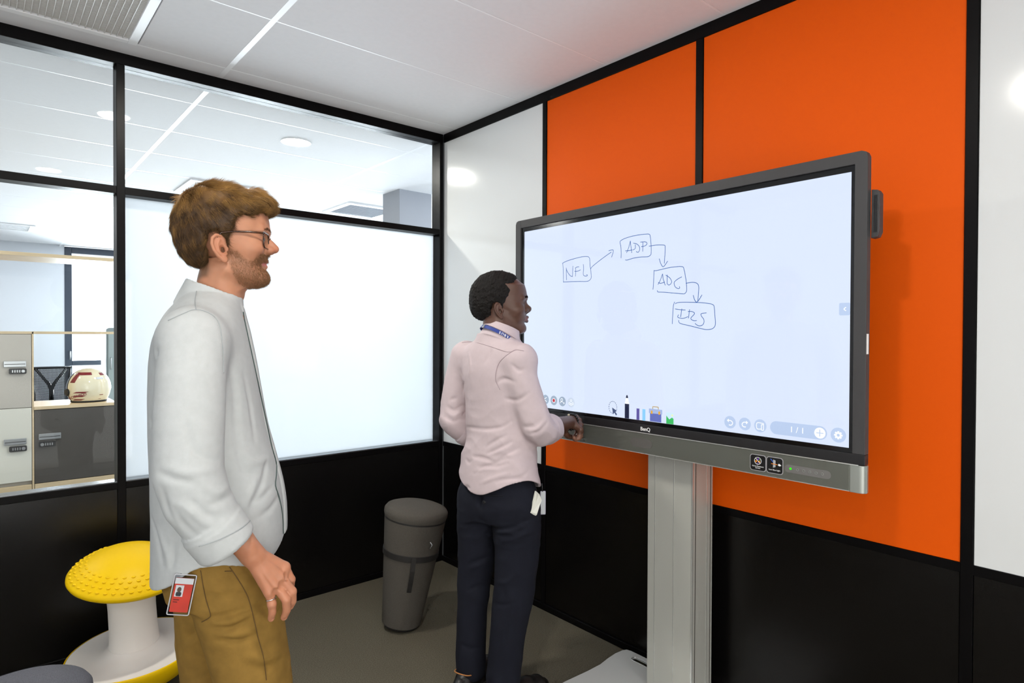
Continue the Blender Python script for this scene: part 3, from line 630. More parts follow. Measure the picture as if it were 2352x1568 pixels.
# stand
CX0, CX1, CY0, CY1 = -.200, -.064, -1.938, -1.7335
col = box('stand_column', CX0, CX1, CY0, CY1, .02, 1.32, M_alu, dp, bevel=.002)
for y in (-1.7685, -1.855): box('column_rib_or_glint', CX0-.0012, CX0+.001, y-.0012, y+.0012, .03, 1.3, M_aluline, col)
box('column_rib_or_glint', CX0-.0008, CX0+.004, CY0-.0008, CY0+.006, .03, 1.3, M_aluline, col)  # brighter strip along the corner paints in the edge highlight
for x, m_ in ((CX0+.019, M_aludark), (CX0+.095, M_aluline), (CX0+.120, M_aludark), (CX0+.130, M_aluline)): box('column_rib_or_glint', x-.0016, x+.0016, CY0-.0010, CY0+.001, .03, 1.3, m_, col)
box('mount_bracket', -.2, -.19, -2.1, -1.55, 1.25, 1.60, M_lock, dp, bevel=.003)
def base_outline():
    P = [(-.030, -1.520), (-.036, -1.500), (-.055, -1.492), (-.10, -1.489), (-.16, -1.496), (-.22, -1.507), (-.30, -1.508), (-.42, -1.503), (-.52, -1.503), (-.56, -1.512), (-.58, -1.535)]
    Q = [(x, -3.672-y) for x, y in reversed(P)]
    return P+Q
slot = rrect(-.088, -.058, -1.715, -1.560, .0149, 8)
bm = bmesh.new()
o_, i_ = base_outline(), slot
def ring(pts, z): return [bm.verts.new((x, y, z)) for x, y in pts]
for z, flip in ((.028, False), (.020, True)):
    ov, iv = ring(o_, z), ring(i_, z)
    es = [bm.edges.new((ov[k], ov[(k+1) % len(ov)])) for k in range(len(ov))]+[bm.edges.new((iv[k], iv[(k+1) % len(iv)])) for k in range(len(iv))]
    bmesh.ops.triangle_fill(bm, use_beauty=True, use_dissolve=False, edges=es)
    if z == .028: top_o, top_i = ov, iv
    else: bo, bi = ov, iv
for T_, B_ in ((top_o, bo), (top_i, bi)):
    for k in range(len(T_)): bm.faces.new((T_[k], T_[(k+1) % len(T_)], B_[(k+1) % len(B_)], B_[k]))
bmesh.ops.recalc_face_normals(bm, faces=bm.faces[:])
basep = bm_obj('stand_base', bm, M_base, dp)
tube('slot_lining', [(x, y, .0275) for x, y in slot], .0022, M_aluline, basep, 6, True)
for x, y in ((-.10, -1.54), (-.10, -2.13), (-.50, -1.55), (-.50, -2.12)): lathe('foot_pad', [(0, 0), (.02, 0), (.02, .021), (0, .021)], M_rubber, dp, 16, Matrix.Translation((x, y, 0)))
# ------------------------------------------------------------------ stools
M_yellow = mat('yellow_moulded_plastic', srgb(244, 200, 3), .45, 0, .2, bump=(700, .08))
M_whiteplastic = mat('warm_white_plastic', srgb(242, 236, 228), .5, 0, .4, bump=(900, .06))
M_greyfab = mat('dark_grey_felt', srgb(84, 80, 74), .95, spec=.15, noise=(420, .18), bump=(700, .6))
M_greyfab2 = mat('grey_woven_fabric', srgb(96, 97, 104), .95, spec=.15, noise=(420, .22), bump=(520, .8))
M_strap = mat('black_webbing', srgb(30, 28, 27), .7)
ys_ = empty('wobble_stool', (-1.741, -.366, 0)); tag(ys_, 'yellow dome-seated wobble stool on a white pedestal behind the bearded man', 'stool')
bc = Vector((-1.741, -.366, .150)); bn = Vector((-.06, -.044, 1)).normalized()
def tilt(c, n): return Matrix.Translation(c) @ Vector((0, 0, 1)).rotation_difference(n).to_matrix().to_4x4()
MB_ = tilt(bc, bn)
lathe('base_dish', [(0, .034), (.090, .030), (.098, .020), (.115, .008), (.16, .000), (.215, .002), (.232, .004), (.236, .001), (.234, -.006), (.2, -.006), (0, -.006)], M_whiteplastic, ys_, 72, MB_)
lathe('base_rim', [(.2335, .0045), (.239, .003), (.2415, -.004), (.240, -.022), (.226, -.052), (.196, -.086), (.15, -.116), (.09, -.136), (0, -.143)], M_yellow, ys_, 72, MB_)
lathe('pedestal', [(.096, .0), (.088, .03), (.084, .10), (.083, .18), (.086, .27), (0, .29)], M_whiteplastic, ys_, 56, MB_)
sc_ = bc+bn*.309; sn = Vector((.02, -.183, 1)).normalized()
MS_ = tilt(sc_, sn)
SEAT = [(0, -.012), (.155, -.012), (.195, -.006), (.208, .003), (.2125, .011), (.2120, .019), (.206, .027), (.190, .041), (.165, .060), (.135, .077), (.100, .091), (.055, .102), (0, .106)]
lathe('seat', SEAT, M_yellow, ys_, 72, MS_)
dome = SEAT[5:11]
def dome_z(r):
    return float(np.interp(r, [p[0] for p in dome][::-1], [p[1] for p in dome][::-1]))
nub = bmesh.new(); bmesh.ops.create_uvsphere(nub, u_segments=10, v_segments=6, radius=.0080); nm_ = bpy.data.meshes.new('seat_nub'); nub.to_mesh(nm_); nub.free(); nm_.polygons.foreach_set('use_smooth', [True]*len(nm_.polygons)); nm_.materials.append(M_yellow)
for r_, n_, off in ((.1955, 44, 0), (.180, 40, .5), (.1635, 36, 0), (.146, 32, .5)):
    for k in range(n_):
        a = 2*PI*(k+off)/n_
        if math.cos(a-4.2) < -.55: continue
        o = bpy.data.objects.new('seat_nub', nm_); COL.objects.link(o); o.matrix_basis = MS_ @ Matrix.Translation((r_*math.cos(a), r_*math.sin(a), dome_z(r_)-.0010)) @ Matrix.Scale(.26, 4, (0, 0, 1)); setpar(o, ys_)
        o.matrix_parent_inverse = wm(ys_).inverted()
# felt leaning stools
def leaning_stool(name, base, seat, m, label, strap=True):
    t = empty(name, tuple(base)); tag(t, label, 'stool', 'felt leaning stools')
    ax = Vector(seat)-Vector(base); H = ax.length; n = ax.normalized(); Mx = tilt(Vector(base), n)
    # the lower edge is cut level with the floor by a rounded rubber foot
    lathe('body', [(0, .014), (.084, .014), (.093, .022), (.097, .05)]+[(.097+(.148-.097)*k/12, .05+(H-.115)*k/12) for k in range(1, 13)]+[(.1485, H-.050), (.144, H-.045)], m, t, 56, Mx)
    lathe('seat_cushion', [(.140, H-.052), (.150, H-.046), (.1545, H-.032), (.1535, H-.014), (.144, H-.001), (.12, H+.008), (.07, H+.013), (0, H+.015)], m, t, 56, Mx)
    lathe('seam', [(.1480, H-.056), (.1495, H-.050), (.1480, H-.044)], M_strap, t, 56, Mx)
    lathe('foot', [(0, -.002), (.07, .001), (.083, .008), (.086, .016), (.08, .02)], M_rubber, t, 40, Mx)
    if strap:
        zs_ = H*.635; r0 = .097+(.148-.097)*(zs_-.05)/(H-.115)
        lathe('strap', [(r0-.001, zs_-.016), (r0+.0035, zs_-.015), (r0+.0045, zs_+.012), (r0, zs_+.014)], M_strap, t, 56, Mx)
        a = math.radians(-116)
        for da, z0, z1, w in ((0, zs_-.16, zs_+.012, .0105),):
            V, F = [], []
            for k in range(9):
                z = z0+(z1-z0)*k/8; r = .097+(.148-.097)*(z-.05)/(H-.115)+.006+.012*math.sin(PI*k/8)
                for s_, dr in ((-1, 0), (1, 0), (1, -.003), (-1, -.003)): V.append(Mx @ Vector(((r+dr)*math.cos(a+s_*w/r), (r+dr)*math.sin(a+s_*w/r), z)))
            for k in range(8):
                for q in range(4): F.append((4*k+q, 4*k+(q+1) % 4, 4*k+4+(q+1) % 4, 4*k+4+q))
            obj('strap_tail', V, F, M_strap, t, False)
        a2 = math.radians(-88); zb = H*.78; rb = .097+(.148-.097)*(zb-.05)/(H-.115)+.002
        tube('zip_pull', [Mx @ Vector((rb*math.cos(a2), rb*math.sin(a2), zb)), Mx @ Vector(((rb+.006)*math.cos(a2+.06), (rb+.006)*math.sin(a2+.06), zb-.012)), Mx @ Vector(((rb+.004)*math.cos(a2), (rb+.004)*math.sin(a2), zb-.03))], .0025, M_chrome, t, 6)
    return t
leaning_stool('leaning_stool', (-.658, -.610, .004), (-.596, -.656, .585), M_greyfab, 'tall dark grey felt leaning stool standing between the two men')
leaning_stool('leaning_stool', (-2.142, -1.242, .004), (-2.138, -1.238, .503), M_greyfab2, 'grey fabric stool cut off at the bottom left corner of the photo', False)
# ------------------------------------------------------------------ implicit-surface modelling for the two people
f32 = np.float32
def grid_axis(*seg):
    """seg: (start, end, step) pieces joined into one axis"""
    out = []
    for a, b, h in seg: out.append(np.arange(a, b-1e-9, h))
    out.append([seg[-1][1]]); return np.concatenate(out).astype(f32)
class Field:
    def __init__(s, xs, ys, zs):
        s.ax = (xs, ys, zs); s.F = np.full((len(xs), len(ys), len(zs)), .5, f32)
    def sl(s, lo, hi):
        out = []
        for a, l, h in zip(s.ax, lo, hi):
            i = max(int(np.searchsorted(a, l))-1, 0); j = min(int(np.searchsorted(a, h))+1, len(a)); out.append(slice(i, max(j, i)))
        return tuple(out)
    def xyz(s, sl):
        return s.ax[0][sl[0]][:, None, None], s.ax[1][sl[1]][None, :, None], s.ax[2][sl[2]][None, None, :]
    def add(s, prim, k=0., op='u', pad=.03):
        fn, lo, hi = prim; p = max(k, .004)+pad
        sl = s.sl(np.array(lo)-p, np.array(hi)+p); f = s.F[sl]
        if f.size == 0: return s
        d = fn(*s.xyz(sl)).astype(f32)
        if op == 'u': a, b, sg = f, d, 1
        elif op == 's': a, b, sg = f, -d, -1
        else: a, b, sg = f, d, -1
        if sg == 1:
            if k > 0:
                h = np.clip(.5+.5*(a-b)/k, 0, 1); r = a*(1-h)+b*h-k*h*(1-h)
            else: r = np.minimum(a, b)
        else:
            if k > 0:
                h = np.clip(.5-.5*(a-b)/k, 0, 1); r = a*(1-h)+b*h+k*h*(1-h)
            else: r = np.maximum(a, b)
        s.F[sl] = r; return s
    def warp(s, fn, band=.03, lo=None, hi=None):
        """F -= fn(x, y, z) where the surface is near (positive = outwards)"""
        m = np.abs(s.F) < band; i, j, k = np.nonzero(m)
        x, y, z = s.ax[0][i], s.ax[1][j], s.ax[2][k]
        s.F[i, j, k] -= fn(x, y, z).astype(f32); return s
def cone(a, b, ra, rb):
    a = np.array(a, float); b = np.array(b, float); ba = b-a; L2 = max(float(ba@ba), 1e-12)
    def fn(x, y, z):
        px, py, pz = x-a[0], y-a[1], z-a[2]
        t = np.clip((px*ba[0]+py*ba[1]+pz*ba[2])/L2, 0, 1)
        return np.sqrt((px-t*ba[0])**2+(py-t*ba[1])**2+(pz-t*ba[2])**2)-(ra+(rb-ra)*t)
    r = max(ra, rb); return fn, np.minimum(a, b)-r, np.maximum(a, b)+r
def fcyl(a, b, ra, rb, rnd=.0):
    """flat-ended cone"""
    a = np.array(a, float); b = np.array(b, float); ba = b-a; L = np.linalg.norm(ba); n = ba/L
    def fn(x, y, z):
        px, py, pz = x-a[0], y-a[1], z-a[2]; t = px*n[0]+py*n[1]+pz*n[2]
        rr = np.sqrt(np.maximum((px-t*n[0])**2+(py-t*n[1])**2+(pz-t*n[2])**2, 0)); q = np.clip(t/L, 0, 1)
        return np.maximum(rr-(ra+(rb-ra)*q)+rnd, np.abs(t-L/2)-L/2+rnd)-rnd
    r = max(ra, rb); return fn, np.minimum(a, b)-r, np.maximum(a, b)+r
def ell(c, r, R=None):
    c = np.array(c, float); r = np.array(r, float); m = r.max()
    def fn(x, y, z):
        px, py, pz = x-c[0], y-c[1], z-c[2]
        if R is not None: px, py, pz = (R[0][0]*px+R[0][1]*py+R[0][2]*pz, R[1][0]*px+R[1][1]*py+R[1][2]*pz, R[2][0]*px+R[2][1]*py+R[2][2]*pz)
        k0 = np.sqrt((px/r[0])**2+(py/r[1])**2+(pz/r[2])**2); k1 = np.sqrt((px/r[0]**2)**2+(py/r[1]**2)**2+(pz/r[2]**2)**2)
        return k0*(k0-1)/np.maximum(k1, 1e-6)
    rr = r if R is None else np.full(3, m)
    return fn, c-rr, c+rr
def group(prims):
    def fn(x, y, z):
        d = None
        for p in prims:
            q = p[0](x, y, z); d = q if d is None else np.minimum(d, q)
        return d
    return fn, np.min([p[1] for p in prims], 0), np.max([p[2] for p in prims], 0)
def chain(pts, rad): return group([cone(pts[i], pts[i+1], rad[i], rad[i+1]) for i in range(len(pts)-1)])
def smooth1(zk, v, n=200):
    zk = np.array(zk, float); v = np.array(v, float); m = np.gradient(v, zk)
    z = np.linspace(zk[0], zk[-1], n); i = np.clip(np.searchsorted(zk, z)-1, 0, len(zk)-2); h = zk[i+1]-zk[i]; t = (z-zk[i])/h
    return z, (2*t**3-3*t**2+1)*v[i]+(t**3-2*t**2+t)*h*m[i]+(-2*t**3+3*t**2)*v[i+1]+(t**3-t**2)*h*m[i+1]
def loft(zk, back, front, ry, n=2., cy=None, R=None, o=(0, 0, 0)):
    """stack of superellipses along z; back / front are x limits, ry half width"""
    zz, B = smooth1(zk, back); _, Fr = smooth1(zk, front); _, W = smooth1(zk, ry); _, CYv = smooth1(zk, cy if cy is not None else [0]*len(zk))
    o = np.array(o, float)
    def fn(x, y, z):
        x, y, z = x-o[0], y-o[1], z-o[2]
        if R is not None: x, y, z = (R[0][0]*x+R[0][1]*y+R[0][2]*z, R[1][0]*x+R[1][1]*y+R[1][2]*z, R[2][0]*x+R[2][1]*y+R[2][2]*z)
        b = np.interp(z, zz, B); f = np.interp(z, zz, Fr); w = np.interp(z, zz, W); c = np.interp(z, zz, CYv)
        rx = (f-b)/2; ax = np.abs(x-(b+f)/2)/rx; ay = np.abs(y-c)/w
        k0 = np.maximum((ax**n+ay**n)**(1./n), 1e-4)
        g = k0**(1-n)*np.sqrt((ax**(n-1)/rx)**2+(ay**(n-1)/w)**2)
        d = (k0-1)/np.maximum(g, 1e-3); d = np.where(k0 < .3, -.7*np.minimum(rx, w), d)
        return np.maximum(d, np.maximum(zk[0]-z, z-zk[-1]))
    m = max(np.max(np.abs(back)), np.max(np.abs(front)), np.max(ry)+.0)*1.0
    if R is None:
        c_ = np.array(cy) if cy is not None else np.zeros(len(zk)); w_ = np.array(ry)
        lo = np.array([np.min(back), np.min(c_-w_), zk[0]])+o; hi = np.array([np.max(front), np.max(c_+w_), zk[-1]])+o
    else: e = max(m, abs(zk[0]), abs(zk[-1]))*1.3; lo, hi = o-e, o+e
    return fn, lo, hi
def poly2d(P):
    P = np.array(P, float)
    def fn(u, v):
        d = np.full(np.broadcast(u, v).shape, 1e9); s = np.ones(d.shape); n = len(P); j = n-1
        for i in range(n):
            e = P[j]-P[i]; wu, wv = u-P[i][0], v-P[i][1]; t = np.clip((wu*e[0]+wv*e[1])/(e@e), 0, 1)
            d = np.minimum(d, (wu-e[0]*t)**2+(wv-e[1]*t)**2)
            c1 = v >= P[i][1]; c2 = v < P[j][1]; c3 = e[0]*wv > e[1]*wu
            s = np.where((c1 & c2 & c3) | (~c1 & ~c2 & ~c3), -s, s); j = i
        return s*np.sqrt(d)
    return fn
def surface_nets(fd, F=None):
    F = fd.F if F is None else F; nx, ny, nz = F.shape
    I = F < 0
    cnt = np.zeros((nx-1, ny-1, nz-1), np.int8)
    for a in (0, 1):
        for b in (0, 1):
            for c in (0, 1): cnt += I[a:nx-1+a, b:ny-1+b, c:nz-1+c]
    act = (cnt > 0) & (cnt < 8); ii, jj, kk = np.nonzero(act); n = len(ii)
    idx = np.full(act.shape, -1, np.int32); idx[ii, jj, kk] = np.arange(n)
    acc = np.zeros((n, 3)); w = np.zeros(n)
    for ax in range(3):
        for u in (0, 1):
            for v in (0, 1):
                o0 = [0, 0, 0]; o1 = [0, 0, 0]; oth = [q for q in range(3) if q != ax]
                o0[oth[0]] = o1[oth[0]] = u; o0[oth[1]] = o1[oth[1]] = v; o1[ax] = 1
                va = F[ii+o0[0], jj+o0[1], kk+o0[2]]; vb = F[ii+o1[0], jj+o1[1], kk+o1[2]]
                m = (va < 0) != (vb < 0); t = np.where(m, va/np.where(m, va-vb, 1), 0)
                p = np.tile(np.array(o0, float), (n, 1)); p[:, ax] += t
                acc += p*m[:, None]; w += m
    acc /= w[:, None]
    V = np.stack([np.interp(g+acc[:, q], np.arange(len(fd.ax[q])), fd.ax[q]) for q, g in enumerate((ii, jj, kk))], 1)
    Q = []
    for ax in range(3):
        sl0 = [slice(1, None)]*3; sl1 = [slice(1, None)]*3
        a0 = [slice(1, -1)]*3; a1 = [slice(1, -1)]*3; a0[ax] = slice(0, -1); a1[ax] = slice(1, None)
        s0, s1 = I[tuple(a0)], I[tuple(a1)]; m = s0 != s1; c = np.nonzero(m)
        g = [c[0]+1, c[1]+1, c[2]+1]; g[ax] = c[ax]
        oth = [q for q in range(3) if q != ax]
        def vid(du, dv):
            h = [g[0].copy(), g[1].copy(), g[2].copy()]; h[oth[0]] += du; h[oth[1]] += dv; return idx[h[0], h[1], h[2]]
        q = np.stack([vid(-1, -1), vid(0, -1), vid(0, 0), vid(-1, 0)], 1)
        fl = s0[c] if ax != 1 else ~s0[c]
        q[~fl] = q[~fl][:, ::-1]; Q.append(q)
    Q = np.concatenate(Q); Q = Q[(Q >= 0).all(1)]
    return V, Q
def relax(V, Q, it=1, lam=.5):
    for _ in range(it):
        s = np.zeros_like(V); c = np.zeros(len(V))
        for a, b in ((0, 1), (1, 2), (2, 3), (3, 0)):
            np.add.at(s, Q[:, a], V[Q[:, b]]); np.add.at(s, Q[:, b], V[Q[:, a]]); np.add.at(c, Q[:, a], 1); np.add.at(c, Q[:, b], 1)
        V = V+lam*(s/np.maximum(c, 1)[:, None]-V)
    return V
def vnormals(V, Q):
    n = np.cross(V[Q[:, 2]]-V[Q[:, 0]], V[Q[:, 3]]-V[Q[:, 1]]); N = np.zeros_like(V)
    for a in range(4): np.add.at(N, Q[:, a], n)
    return N/np.maximum(np.linalg.norm(N, axis=1), 1e-12)[:, None]
def sstep(a, b, x): t = np.clip((x-a)/(b-a), 0, 1); return t*t*(3-2*t)
_WR = np.random.default_rng(11)
def make_noise(n=10, seed=0):
    r = np.random.default_rng(seed); D = r.normal(size=(n, 3)); D /= np.linalg.norm(D, axis=1)[:, None]; ph = r.uniform(0, 6.28, n); fr = r.uniform(.6, 1.7, n)
    def fn(x, y, z, s):
        o = 0
        for k in range(n): o = o+np.sin((D[k, 0]*x+D[k, 1]*y+D[k, 2]*z)*s*fr[k]+ph[k])
        return o/math.sqrt(n)
    return fn
NZ = [make_noise(8, q) for q in range(8)]
def head_prims(fd, E, R3, front, wid, lipw=.024, nose=(.104, .1105, .0115), earz=0., k=1., S=1., lipdx=0., alaw=1.):
    """adds a head to the field.  E ear-canal midpoint, R3 rows = local axes (x forward, y left, z up)"""
    R3 = np.array(R3, float); Rt = R3.T; E = np.array(E, float)
    W = lambda p: E+Rt@(np.array(p, float)*S)
    el = lambda c, r, T=None: ell(W(c), np.array(r)*S, R3 if T is None else np.array(T) @ R3)
    cn = lambda a, b, ra, rb: cone(W(a), W(b), ra*S, rb*S)
    fd.add(el((-.006, 0, .060), (.102, .077, .087)))
    zk = [-.085, -.075, -.06, -.045, -.03, -.015, 0, .02, .045, .07, .10]
    back = [.01, 0, -.01, -.02, -.02, -.02, -.02, -.02, -.02, -.02, -.02]
    sc_ = lambda q: [v*S for v in q]
    fd.add(loft(sc_(zk), sc_(back), sc_(front), sc_(wid), 2.3, R=R3, o=E), .022)
    for s in (-1, 1):
        fd.add(cn((.004, s*.050, -.045), (.070, s*.018, -.066), .017, .015), .022)
        fd.add(el((.058, s*.048, .010), (.030, .019, .020)), .02)
        fd.add(cn((.080, s*.046, .053), (.0905, s*.012, .053), .008, .009), .014)
    fd.add(el((.081, 0, -.062), (.0155, .022, .017)), .014)
    # nose
    fd.add(group([cn((.083, 0, .040), (nose[0]-.004, 0, .024), .0085, .0095), cn((nose[0]-.004, 0, .024), (nose[1], 0, .0125), .0095, nose[2])]), .010)
    fd.add(cn((.080, 0, .030), (.090, 0, .008), .013, .016), .010)
    for s in (-1, 1): fd.add(el((nose[1]-.012, s*.0125*alaw, .007), (.012, .0078*alaw, .0088)), .006)
    for s in (-1, 1): fd.add(el((nose[1]-.006, s*.0065, -.002), (.0065, .0036, .0045)), .003, 's')
    # eyes: hollow, lids
    for s in (-1, 1):
        fd.add(el((.100, s*.031, .032), (.017, .017, .0115)), .010, 's')
        fd.add(el((.0775, s*.0315, .031), (.0142, .0150, .0135)), .004)
        fd.add(el((.093, s*.034, .0305), (.011, .0130, .0056)), .0015, 's')
    # lips
    fd.add(group([cn((.074+lipdx, -lipw, -.027), (.0895+lipdx, 0, -.0195), .0045, .0064), cn((.074+lipdx, lipw, -.027), (.0895+lipdx, 0, -.0195), .0045, .0064)]), .005)
    fd.add(group([cn((.074+lipdx, -lipw, -.028), (.0875+lipdx, 0, -.0340), .0045, .0070), cn((.074+lipdx, lipw, -.028), (.0875+lipdx, 0, -.0340), .0045, .0070)]), .005)
    fd.add(group([cn((.0835+lipdx, -lipw, -.0275), (.0985+lipdx, 0, -.0268), .0016, .0022), cn((.0835+lipdx, lipw, -.0275), (.0985+lipdx, 0, -.0268), .0016, .0022)]), .003, 's')
    # ears
    for s in (-1, 1):
        e2 = np.array([-math.sin(.22), 0, math.cos(.22)]); e1 = np.array([math.cos(.42), -s*math.sin(.42), 0]); e1 = e1-e2*(e1@e2); e1 /= np.linalg.norm(e1)
        e3 = np.cross(e1, e2)*(1 if s < 0 else -1)
        if e3[1]*s < 0: e3 = -e3
        o = np.array([-.002, s*.0735, .002+earz])
        k = k*S if s < 0 else k
        Pw = lambda a, b, c: W(o+(e1*a*.001*k+e2*b*.001*k+e3*c*.001*k)/S)
        Rl = np.array([e1, e2, e3]) @ R3
        fd.add(ell(Pw(-8, 2, 3), (.0150*k, .0265*k, .0036*k), Rl), .003)
        hel = [(6, 6, 2), (6, 19, 4), (0, 28, 5), (-10, 30, 6), (-19, 24, 7), (-23, 12, 7.5), (-21, -2, 7), (-15, -14, 6), (-8, -23, 4.5)]
        fd.add(chain([Pw(*p) for p in hel], [.0032*k]*3+[.0036*k]*6), .0025)
        fd.add(chain([Pw(*p) for p in ((-5, 19, 5.5), (-12, 9, 6), (-11, -5, 6), (-4, -14, 5.5), (3, -13, 5))], [.0026*k, .003*k, .003*k, .0028*k, .003*k]), .0025)
        fd.add(ell(Pw(-2, -2, 7), (.0070*k, .0100*k, .0068*k), Rl), .003, 's')
        fd.add(ell(Pw(7, -2, 3.0), (.004*k, .006*k, .004*k), Rl), .003)
        fd.add(ell(Pw(-3, -24, 4.0), (.0075*k, .0080*k, .0038*k), Rl), .004)
def to_world(V, G, yaw):
    c, s = math.cos(yaw), math.sin(yaw); return np.stack([G[0]+c*V[:, 0]-s*V[:, 1], G[1]+s*V[:, 0]+c*V[:, 1], G[2]+V[:, 2]], 1)
def mesh_np(name, V, Q, m, parent=None, col=None, smooth=True):
    me = bpy.data.meshes.new(name); n, q = len(V), len(Q); k = Q.shape[1]
    me.vertices.add(n); me.vertices.foreach_set('co', np.ascontiguousarray(V, f32).ravel())
    me.loops.add(q*k); me.loops.foreach_set('vertex_index', np.ascontiguousarray(Q, np.int32).ravel())
    me.polygons.add(q); me.polygons.foreach_set('loop_start', np.arange(0, q*k, k, dtype=np.int32)); me.polygons.foreach_set('loop_total', np.full(q, k, np.int32))
    me.polygons.foreach_set('use_smooth', np.full(q, smooth)); me.update(calc_edges=True); me.validate()
    if col is not None:
        a = me.color_attributes.new('Col', 'FLOAT_COLOR', 'POINT'); c = np.ones((n, 4), f32); c[:, :3] = col; a.data.foreach_set('color', c.ravel())
    return link_mesh(name, me, m, parent)
def strands(root, dirs, length, width, bend, col, rng, seg=3):
    """tapered four-sided hair strands; returns V, Q, colours"""
    n = len(root); P = []; t = np.linspace(0, 1, seg+1)
    for q in t: P.append(root+dirs*(length*q)[:, None]+bend*(q*q)*length[:, None])
    side = np.cross(dirs, rng.normal(size=(n, 3))); side /= np.linalg.norm(side, axis=1)[:, None]; up = np.cross(dirs, side); up /= np.maximum(np.linalg.norm(up, axis=1), 1e-9)[:, None]
    V = []; 
    for i, q in enumerate(t):
        w = (width*(1-.85*q))[:, None]
        V += [P[i]+side*w, P[i]-side*w*.5+up*w*.8, P[i]-side*w*.5-up*w*.8]
    V = np.stack(V, 1); m = 3*(seg+1); base = np.arange(n)[:, None]*m; Q = []
    for i in range(seg):
        for a in range(3):
            b = (a+1) % 3; Q.append(np.concatenate([base+3*i+a, base+3*i+b, base+3*i+3+b, base+3*i+3+a], 1))
    return V.reshape(-1, 3), np.concatenate(Q), np.repeat(col, m, axis=0)
def srgb3(a): a = np.asarray(a, float)/255; return np.where(a <= .04045, a/12.92, ((a+.055)/1.055)**2.4)
# ------------------------------------------------------------------ person with glasses (left): fields in local coordinates, x = facing, y = his left
P1E = (.047, 0, 1.628)
I3 = ((1, 0, 0), (0, 1, 0), (0, 0, 1))
P1_WR = (.118, -.226, .938)                   # wrist
P1_KN = dict(A=(.187, -.206, .892), B=(.180, -.222, .876), C=(.169, -.231, .862), D=(.156, -.232, .850))
P1_FING = dict(A=[(.200, -.204, .862), (.199, -.197, .838), (.194, -.189, .822)], B=[(.203, -.224, .842), (.204, -.219, .818), (.199, -.210, .803)],
               C=[(.191, -.235, .830), (.192, -.231, .804), (.186, -.223, .786)], D=[(.161, -.236, .824), (.162, -.233, .804), (.159, -.226, .788)])
P1_FR = dict(A=(.0105, .0098, .0088, .0078), B=(.0108, .0100, .0090, .0078), C=(.0106, .0100, .0090, .0078), D=(.0100, .0092, .0084, .0074))
def hand_prims(fd, WR, KN, FI, FR, thumb, thr, ebow, rw=(.030, .021)):
    """forearm, palm and five fingers; ebow = elbow point"""
    fd.add(cone(ebow, WR, .040, .0255), .01)
    pal = [cone(WR, KN[q], .020, .0125) for q in 'ABCD']
    pal += [cone(KN['A'], KN['B'], .0125, .0125), cone(KN['B'], KN['C'], .0125, .0122), cone(KN['C'], KN['D'], .0122, .0118)]
    mid = lambda a, b, t: tuple(np.array(a)*(1-t)+np.array(b)*t)
    pal += [cone(mid(WR, KN['A'], .5), mid(WR, KN['D'], .5), .015, .015)]
    fd.add(group(pal), .012)
    fing = []
    for q in 'ABCD':
        P = [KN[q]]+FI[q]; fing.append(chain(P, FR[q]))
    fd.add(group(fing), .004)
    for q in 'ABCD':                                    # knuckles
        fd.add(ell(np.array(KN[q])+np.array((0, -.003, .002)), (.0105, .0105, .0105)), .006); fd.add(ell(FI[q][0], (.0102, .0102, .0102)), .003)
    fd.add(chain(thumb, thr), .006)
